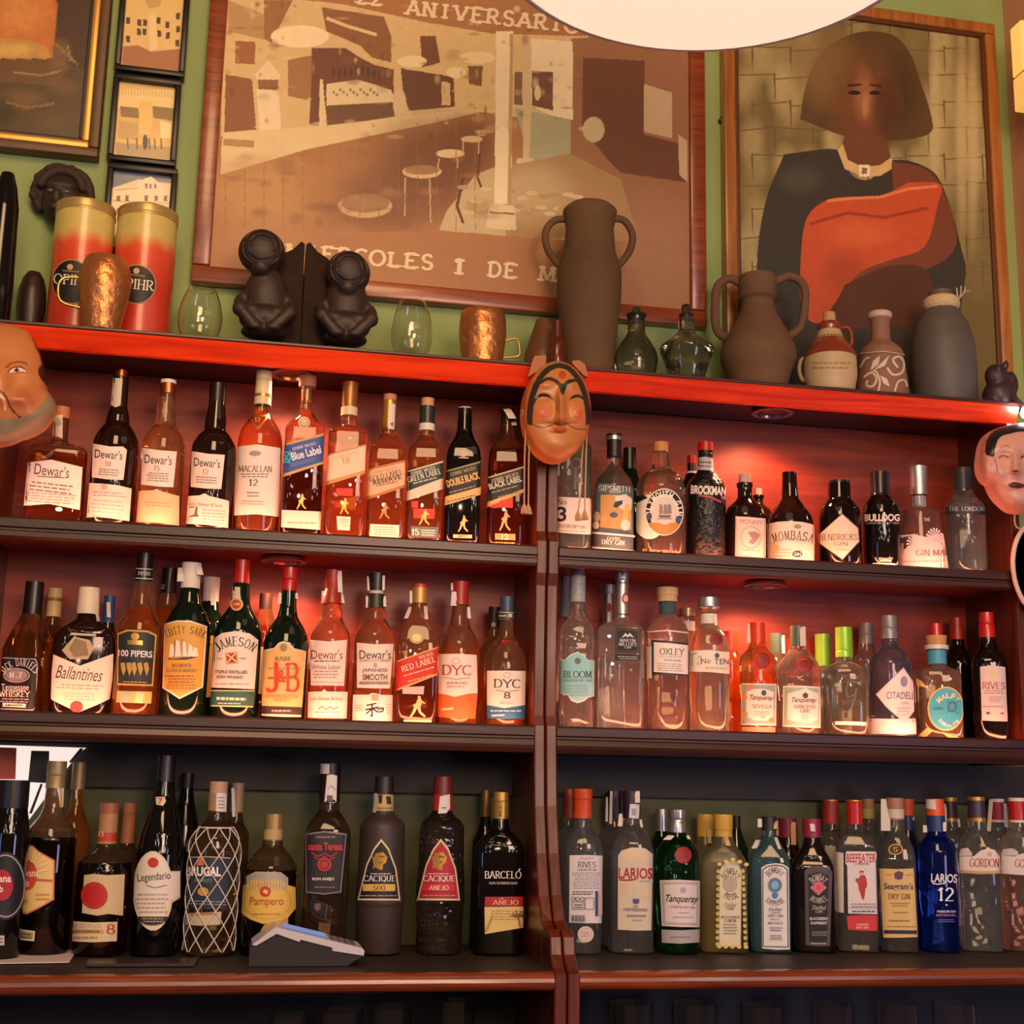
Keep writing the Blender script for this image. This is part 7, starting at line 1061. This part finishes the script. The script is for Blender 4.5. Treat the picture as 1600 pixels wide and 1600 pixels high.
for s in (-1, 1): lump(bm, (-.002 + s * .013, -.054, -.006), (.005, .003, .003))
obj('eyes', bm, mat('60584c', .3), r, smooth=60)
# carved dark ornament at the right end of the shelf
bm = bmesh.new(); c = P(1562, 625, .05); r = root('carved_ornament', (c[0], .05, ZA), 'dark carved animal-like ornament at the right end of the top shelf', 'ornament')
for q_, r_ in (((0, 0, .022), (.024, .022, .024)), ((-.006, -.004, .050), (.016, .015, .018)), ((.016, -.002, .040), (.012, .010, .020)), ((.020, 0, .010), (.014, .014, .012)), ((-.018, 0, .008), (.012, .016, .010)), ((-.010, -.016, .056), (.005, .006, .006)), ((.004, -.014, .064), (.004, .004, .008))):
    lump(bm, tuple(1.3 * v for v in q_), tuple(1.3 * v for v in r_))
fused('carved_body', bm, mat('382428', .45, noise=.3, scale=50, bump=.4), r, .003)
# ================================================================ masks
def mask(F, label, cx, cy, outline, Y0, dome_d, relief, bg, ops, edge='b06838', rough=.4, depth=.03, nr=76, na=190):
    """Carved face: a dome over the outline, with raised and sunken features, painted."""
    a = [math.atan2(y - cy, x - cx) for x, y in outline]; rr = [math.hypot(x - cx, y - cy) for x, y in outline]
    order = sorted(range(len(a)), key=lambda i: a[i]); A = np.array([a[i] for i in order]); Rr = np.array([rr[i] for i in order])
    A3 = np.concatenate([A - 2 * math.pi, A, A + 2 * math.pi]); R3 = np.tile(Rr, 3)
    w0 = P(*px(F, cx, cy), Y0); r = root('carved_mask', w0, label, 'mask', 'carved masks hung on the shelving')
    V, Fc = [], []
    def pt(x, y, d): q = P(*px(F, x, y), Y0 - d); return tuple(q)
    def dep(x, y, k):
        d = dome_d * (1 - k ** 3.4) ** .55
        for fx, fy, sx, sy, h in relief: d += h * math.exp(-((x - fx) / sx) ** 2 - ((y - fy) / sy) ** 2)
        return d + .004
    V.append(pt(cx, cy, dep(cx, cy, 0)))
    for i in range(1, nr + 1):
        k = (i / nr) ** .9
        for j in range(na):
            t = -math.pi + 2 * math.pi * j / na; q = np.interp(t, A3, R3) * k; x, y = cx + q * math.cos(t), cy + q * math.sin(t); V.append(pt(x, y, dep(x, y, k)))
    for j in range(na): Fc.append((0, 1 + j, 1 + (j + 1) % na))
    for i in range(nr - 1):
        for j in range(na): b0 = 1 + i * na; b1 = b0 + na; Fc.append((b0 + j, b1 + j, b1 + (j + 1) % na, b0 + (j + 1) % na))
    b0 = 1 + (nr - 1) * na; n0 = len(V)
    for j in range(na): q = Vector(V[b0 + j]); V.append((q.x, q.y + depth, q.z))
    for j in range(na): Fc.append((b0 + j, n0 + j, n0 + (j + 1) % na, b0 + (j + 1) % na))
    Fc.append(tuple(n0 + j for j in range(na)))
    me = bpy.data.meshes.new('face'); me.from_pydata(V, [], Fc); paint_mesh(me, bg, ops); me.transform(Matrix.Translation(-w0 if isinstance(w0, Vector) else -Vector(w0)))
    bm = bmesh.new(); bm.from_mesh(me); bmesh.ops.recalc_face_normals(bm, faces=bm.faces[:]); bm.to_mesh(me); bm.free()
    me.shade_smooth(); me.set_sharp_from_angle(angle=math.radians(50)); me.materials.append(vmat('mask_paint%d' % F, rough, .1, .12, 50)); link(bpy.data.objects.new('face', me), r)
    return r
def cord(r, F, pts, Y, rad, m, name='cord', tassel=True):
    o = Vector(r.location); bm = bmesh.new(); w = [Vector(P(*px(F, x, y), Y)) - o for x, y in pts]; tube(bm, curve_pts(w, 5), rad, 8); c = obj(name, bm, m, r, smooth=60)
    if tassel:
        bm = bmesh.new(); e = w[-1]
        for i in range(14):
            a = i * 2.4; tube(bm, [e + Vector((0, 0, .004)), e + Vector((.004 * math.cos(a), .003 * math.sin(a), -.006)), e + Vector((.006 * math.cos(a) * (.5 + .5 * (i % 3) / 2), .004 * math.sin(a), -.013))], .0011, 5)
        obj('tassel', bm, m, c, smooth=60)
OC = [(355 + 262 * math.cos(t), 512 + (392 if math.sin(t) < 0 else 386) * math.sin(t)) for t in [i * math.pi / 24 for i in range(48)]]
HB = '2c2a24'
mk = mask(20, 'smiling carved mask with black hair band and red cheek spots on the middle post', 355, 512, OC, -.048, .034,
    [(385, 480, 30, 110, .022), (388, 572, 46, 30, .014), (370, 612, 120, 12, -.004), (250, 300, 90, 34, .006), (490, 300, 80, 34, .006), (245, 410, 60, 26, -.006), (510, 410, 56, 26, -.006), (235, 520, 70, 60, .008), (520, 530, 60, 60, .008), (370, 660, 60, 18, .006), (370, 780, 170, 90, .006)],
    'bc783e', [(20, 'p', HB, [(365 + 250 * math.cos(t), 560 + 425 * math.sin(t)) for t in np.linspace(-math.pi * 1.04, .04 * math.pi, 24)] + [(368 + 208 * math.cos(t), 600 + 425 * math.sin(t)) for t in np.linspace(0.02 * math.pi, -math.pi * 1.02, 24)]), (20, 'e', 'b84020', 392, 228, 30, 32),
     (20, 'p', HB, curve_pts([(175, 350), (215, 280), (285, 245), (350, 265), (395, 300), (440, 265), (500, 262), (545, 300), (565, 345), (530, 295), (480, 285), (435, 310), (405, 378), (385, 375), (350, 300), (285, 272), (225, 300)], 4)), (20, 'p', HB, curve_pts([(165, 475), (190, 400), (240, 370), (290, 385), (330, 430), (290, 408), (240, 398), (195, 420)], 4)), (20, 'p', HB, curve_pts([(440, 440), (470, 395), (520, 382), (560, 410), (582, 470), (555, 425), (515, 405), (470, 415)], 4)),
     (20, 'e', 'c8503c', 245, 522, 28, 34), (20, 'e', 'c04030', 522, 542, 30, 34), (20, 's', 'd87858', 240, 540, 70, 70, .5), (20, 's', 'd87858', 520, 560, 70, 70, .5), (20, 'l', '5c3420', curve_pts([(165, 620), (250, 640), (330, 612), (380, 622), (430, 612), (500, 650), (585, 655)], 4), 9), (20, 'p', 'a84c30', curve_pts([(318, 655), (350, 642), (375, 650), (400, 642), (430, 656), (400, 680), (350, 684)], 4))])
for nm, q in (('horn', [(120, 250), (155, 130), (175, 85), (262, 82), (262, 150), (190, 210)]), ('horn', [(470, 150), (462, 125), (520, 118), (565, 150), (590, 250), (560, 240)])):
    bm = bmesh.new(); o = Vector(mk.location); pl = [Vector(P(*px(20, *v), -.03)) - o for v in q]; extr(bm, [(p.x, p.z) for p in pl], 1, .014, .024); obj(nm, bm, mat('a86434', .5), mk, smooth=30)
CD = mat('c89c74', .8, noise=.2, scale=300, bump=.5)
cord(mk, 20, [(82, 500), (105, 640), (98, 900), (95, 1250)], -.045, .0012, CD); cord(mk, 20, [(88, 520), (132, 660), (130, 950), (128, 1255)], -.045, .0012, CD)
cord(mk, 20, [(582, 600), (584, 690), (575, 1000), (568, 1300)], -.040, .0012, CD); cord(mk, 20, [(560, 720), (545, 900), (535, 1150), (515, 1305)], -.040, .0012, CD)
OL = [(60, 232), (150, 268), (205, 360), (236, 460), (250, 585), (296, 645), (298, 700), (240, 790), (110, 850), (0, 885), (-60, 890), (-200, 860), (-330, 790), (-386, 700), (-380, 640), (-330, 580), (-310, 460), (-280, 360), (-220, 268), (-130, 232), (-35, 222)]
mask(21, 'wide grinning carved mask at the left picture edge, tan with a grey beard band', -40, 560, OL, -.045, .05,
    [(0, 560, 60, 120, .02), (95, 480, 75, 34, .006), (95, 500, 46, 14, -.004), (130, 640, 70, 60, .010), (200, 730, 110, 50, .008), (20, 640, 90, 26, .006)],
    'c07a48', [(21, 'p', '8c8468', curve_pts([(300, 560), (260, 620), (190, 700), (100, 745), (-60, 760), (-60, 900), (110, 860), (240, 800), (310, 700)], 4)), (21, 'p', '3c2018', [(150, 268), (170, 300), (215, 400), (225, 450), (205, 475), (215, 520), (260, 580), (300, 560), (230, 380)]), (21, 'p', 'f0e4d4', curve_pts([(48, 488), (75, 472), (110, 470), (140, 486), (100, 492), (60, 496)], 3)), (21, 'e', '402018', 90, 480, 14, 10), (21, 'l', '5c2c18', curve_pts([(40, 490), (75, 466), (110, 464), (142, 482)], 3), 7), (21, 'l', '8c4c2c', curve_pts([(30, 470), (60, 445), (110, 436), (150, 450)], 3), 10), (21, 'l', '5c2c18', curve_pts([(-40, 590), (10, 600), (40, 640), (60, 690), (110, 740)], 4), 10), (21, 'l', 'e0c8b0', curve_pts([(-10, 612), (20, 640), (30, 700)], 3), 10), (21, 's', '9c4c28', 130, 640, 90, 90, .5)], depth=.02)
OR = [(180, 990), (186, 940), (196, 880), (215, 840), (255, 805), (330, 782), (420, 768), (520, 780), (590, 820), (620, 900), (640, 980), (630, 1050), (600, 1100), (560, 1180), (490, 1235), (430, 1256), (350, 1245), (300, 1205), (262, 1160), (236, 1100), (208, 1080), (186, 1040)]
mr_ = mask(22, 'pale pink carved face mask with shiny black hair at the right picture edge', 400, 1010, OR, -.045, .045,
    [(375, 1000, 24, 70, .014), (372, 1026, 34, 18, .008), (305, 940, 44, 20, -.006), (425, 955, 36, 18, -.006), (370, 1108, 50, 16, .007), (300, 1040, 50, 50, .006), (400, 1190, 70, 40, .006), (215, 1010, 26, 60, .008)],
    'd09a8c', [(22, 'p', '18141a', curve_pts([(205, 935), (215, 860), (270, 800), (420, 765), (600, 790), (640, 900), (560, 850), (430, 815), (330, 830), (285, 850), (262, 900), (255, 950), (225, 945)], 4)), (22, 'l', '7c5450', curve_pts([(280, 960), (305, 945), (335, 958)], 3), 8), (22, 'l', '5c3838', curve_pts([(400, 960), (425, 945), (455, 960)], 3), 10), (22, 'e', '4c2c2c', 372, 1030, 16, 6), (22, 'p', '582c34', curve_pts([(328, 1105), (360, 1090), (400, 1096), (430, 1110), (395, 1124), (350, 1122)], 3)), (22, 'l', '9c6c64', curve_pts([(290, 905), (315, 890), (340, 900)], 3), 6), (22, 'l', '885850', curve_pts([(255, 960), (268, 1000), (275, 1040)], 3), 6)], depth=.02)
cord(mr_, 22, [(372, 1250), (366, 1290), (374, 1330), (398, 1345)], -.03, .0015, mat('c8a098', .7), 'cord', False)
# dark oval with a pale rim below the right-hand mask
w0 = Vector(P(1625, 888, -.02)); r = root('oval_mirror', w0, 'dark oval hand mirror with a pale rim under the pink mask', 'mirror'); u = unit(w0)
bm = bmesh.new(); tube(bm, [(50 * u * math.cos(t), 0, 78 * u * math.sin(t)) for t in [i * math.pi / 24 for i in range(49)]], .0042, 8, False); obj('rim', bm, mat('d8b8ac', .4), r, smooth=60)
bm = bmesh.new(); vs = [bm.verts.new((50 * u * math.cos(i * math.pi / 20), .001, 78 * u * math.sin(i * math.pi / 20))) for i in range(40)]; fc = bm.faces.new(vs); bmesh.ops.solidify(bm, geom=[fc], thickness=.004); obj('mirror_glass', bm, mat('24202c', .08), r)
# ================================================================ counter things
r = root('card_terminal', (P(480, 1495, -.075)[0], -.075, ZD), 'white and black card payment terminal propped on the counter', 'card terminal'); o = Vector(r.location)
def ct(pts, F=16, Y=-.075): return [(P(*px(F, *p), Y)[0] - o.x, P(*px(F, *p), Y)[2] - o.z) for p in pts]
zb = ct([(0, 1238)])[0][1]
bm = bmesh.new(); q = ct([(-35, 1150), (-10, 1120), (108, 1050), (300, 1100), (572, 1172), (578, 1192), (540, 1212)]); q = [(q[0][0], 0)] + q + [(q[-1][0] - .012, 0)]; extr(bm, q, 1, -.012, .060); obj('terminal_body', bm, mat('141216', .5), r, smooth=30)
bm = bmesh.new(); extr(bm, ct([(-22, 1128), (105, 1032), (572, 1146), (584, 1160), (580, 1186), (412, 1160), (408, 1142), (240, 1100), (232, 1112), (110, 1068), (0, 1132)]), 1, -.016, .064); obj('white_cover', bm, mat('c8c4cc', .35), r, smooth=30)
a, b = ct([(150, 1041), (385, 1098)]); bm = bmesh.new(); vs = [bm.verts.new(v) for v in ((a[0], -.008, a[1] + .0015), (b[0], -.008, b[1] + .0015), (b[0], .052, b[1] + .0015), (a[0], .052, a[1] + .0015))]; f = bm.faces.new(vs); bmesh.ops.solidify(bm, geom=[f], thickness=.0015); obj('screen', bm, emit('terminal_screen', (.25, .4, .75), .2), r)
a, b = ct([(400, 1102), (545, 1138)]); kp = [(a, b)]
for i in range(4):
    for jx in range(3):
        t0, t1 = (i + .12) / 4, (i + .85) / 4; x0, z0 = a[0] + (b[0] - a[0]) * t0, a[1] + (b[1] - a[1]) * t0; x1, z1 = a[0] + (b[0] - a[0]) * t1, a[1] + (b[1] - a[1]) * t1; y = -.006 + jx * .019
        bm = bmesh.new(); vs = [bm.verts.new(v) for v in ((x0, y, z0 + .0015), (x1, y, z1 + .0015), (x1, y + .014, z1 + .0015), (x0, y + .014, z0 + .0015))]; f = bm.faces.new(vs); bmesh.ops.solidify(bm, geom=[f], thickness=.002); obj('key', bm, mat('787078', .5), r)
def slab(name, label, cat, pts, F, zb, th, m, **kw):
    """Flat thing lying on the counter: outline in frame pixels on the plane z = zb."""
    out = []
    for p in pts:
        x, y = px(F, *p); d = R @ np.array([(x - 800) / FPX, (y - 800) / FPX, 1.0]); t = (zb - CAM[2]) / d[2]; w = CAM + t * d; out.append((w[0], w[1]))
    c = (sum(q[0] for q in out) / len(out), sum(q[1] for q in out) / len(out))
    bm = bmesh.new(); extr(bm, [(x - c[0], y - c[1]) for x, y in out], 2, 0, th); ob = obj(name, bm, m, None, label=label, category=cat); ob.location = (c[0], c[1], zb + .0006); return ob
slab('paper_sheet', 'white paper sheet lying before the rum bottles at the left edge', 'paper', [(-60, 1203), (425, 1196), (385, 1262), (-60, 1270)], 15, ZD, .0015, mat('d0c0c4', .7))
slab('drinks_tray', 'thin dark tray under the oval-labelled and netted rum bottles', 'tray', [(490, 1255), (1060, 1252), (1110, 1236), (1080, 1282), (480, 1284)], 15, ZD, .004, mat('3c3030', .3))
# glowing panel put in for a mirror-like bright patch behind the rum bottles
r = root('bright_patch', (P(60, 1220, .166)[0], .168, ZD), 'glowing white slant-edged panel standing in for a mirror-like bright patch behind the gold-capped rum bottles', 'bright patch'); o = Vector(r.location)
def lp(pts, Y=.140): return [(P(*px(15, *p), Y)[0] - o.x, P(*px(15, *p), Y)[2] - o.z) for p in pts]
bm = bmesh.new(); extr(bm, lp([(-108, 47), (480, 66), (440, 90), (150, 480), (-110, 500)]), 1, -.0305, -.0275); obj('panel', bm, emit('panel_glow', (1, .80, .72), .42), r)
bm = bmesh.new(); extr(bm, lp([(178, 82), (276, 84), (272, 262), (160, 256)]), 1, -.036, -.031); obj('dark_box', bm, mat('180c0c', .4), r)
for q in ([(448, 68), (466, 70), (398, 148), (384, 146)], [(228, 265), (240, 268), (180, 430), (164, 430)], [(158, 262), (166, 262), (150, 430), (142, 430)]):
    bm = bmesh.new(); extr(bm, lp(q), 1, -.034, -.031); obj('dark_bar', bm, mat('2c2424', .4), r)
bm = bmesh.new(); extr(bm, lp([(-100, 60), (94, 66), (88, 240), (-100, 240)]), 1, -.034, -.031); obj('orange_reflection', bm, mat('c8583c', .5), r)  # orange reflection painted as a solid strip
# glasses in the dark cupboard below
GLS = glass('f0f0f4', None, None, .0, 1.45, 0, 120, 1.0)
def tumbler(label, x, y, hw, Y=-.03):
    X = P(x, y, Y)[0]; zt = P(x, y, Y)[2]; zb = ZD - .2995; r_ = hw * unit((X, Y, zt)); r = root('tumbler', (X, Y, zb), label, 'glass', 'glasses in the dark cupboard under the counter'); h = zt - zb
    o = [(h, r_), (h * .6, r_ * 1.04), (h * .2, r_ * .9), (.004, r_ * .6), (0, r_ * .55)]; i = [(h, r_ - .0018), (h * .6, r_ * 1.04 - .002), (h * .2, r_ * .9 - .002), (h * .06, r_ * .5)]
    bm = bmesh.new(); lathe(bm, i[::-1] + o, None, 28); obj('glass_bowl', bm, GLS, r, smooth=50)
for x, y, hw, lb in ((532, 1578, 36, 'largest visible tumbler rim below the left counter, under the card terminal'), (612, 1572, 32, 'tumbler second from the card terminal in the dark left cupboard'), (712, 1562, 30, 'tumbler nearest the post in the dark left cupboard'), (452, 1584, 30, 'tumbler left of the large rim in the dark left cupboard'), (985, 1566, 36, 'tumbler nearest the post in the dark right cupboard'), (1085, 1566, 36, 'tumbler in the right cupboard below the frosted yellow bottle'), (1190, 1570, 34, 'tumbler in the right cupboard below the light blue bottle'), (1300, 1568, 34, 'tumbler in the right cupboard below the dark magenta-capped bottle'), (1400, 1566, 34, 'tumbler in the right cupboard below the yellow-labelled bottle'), (1490, 1566, 34, 'tumbler farthest right in the dark right cupboard')):
    tumbler(lb, x, y, hw)
# ================================================================ lamps
c = Vector(P(1120, -112, -.65)); r = root('pendant_lamp', c, 'big white glowing pendant lamp hanging at the top of the picture', 'pendant lamp')
RL = 368 * unit(c)
bm = bmesh.new(); lathe(bm, [(.20, .03), (.19, .06), (.14, .13), (.06, RL * .92), (.012, RL), (0, RL), (.0, RL - .006), (.012, RL - .008), (.058, RL * .9), (.135, .12), (.18, .05)], n=64); obj('shade', bm, mat('b8a8b0', .35), r, smooth=50)
bm = bmesh.new(); lathe(bm, [(.012, RL - .012), (-.004, RL - .012), (-.012, RL * .85), (-.024, RL * .5), (-.028, .002)], n=64); obj('diffuser', bm, emit('opal_glow', (1, .77, .54), .40), r, smooth=50)
bm = bmesh.new(); tube(bm, [(0, 0, .19), (0, 0, .95)], .004); obj('cord', bm, mat('201810', .6), r)
c = Vector(P(1607, 646, -.03)); r = root('spotlight', c, 'small bright white spotlight at the right picture edge above the pink mask', 'spotlight')
bm = bmesh.new(); lathe(bm, [(.012, .004), (.010, .011), (0, .0135), (-.006, .011), (-.009, .004)], n=24); obj('bulb', bm, emit('cold_led', (.85, .92, 1.0), 22), r, smooth=60)
bm = bmesh.new(); tube(bm, [(0, .004, .012), (0, .03, .03), (.02, .09, .04)], .004); obj('arm', bm, mat('605858', .4), r)
c = Vector(P(1602, 105, .04)); r = root('wall_lantern', (c.x, .04, c.z), 'bright yellow lit box lantern at the upper right edge', 'wall lantern'); u = unit(c)
for z0, z1, e in ((-14, 76, .45), (-76, -17, .36)):
    bm = bmesh.new(); box(bm, -15 * u, 30 * u, -.02, .018, z0 * u, z1 * u, .003); obj('lit_pane', bm, emit('amber_pane%d' % z0, (1, .46, .07), e * 1.0), r)
bm = bmesh.new(); box(bm, -13 * u, 28 * u, -.018, .018, -16.5 * u, -14.5 * u); obj('divider', bm, mat('604020', .5), r)
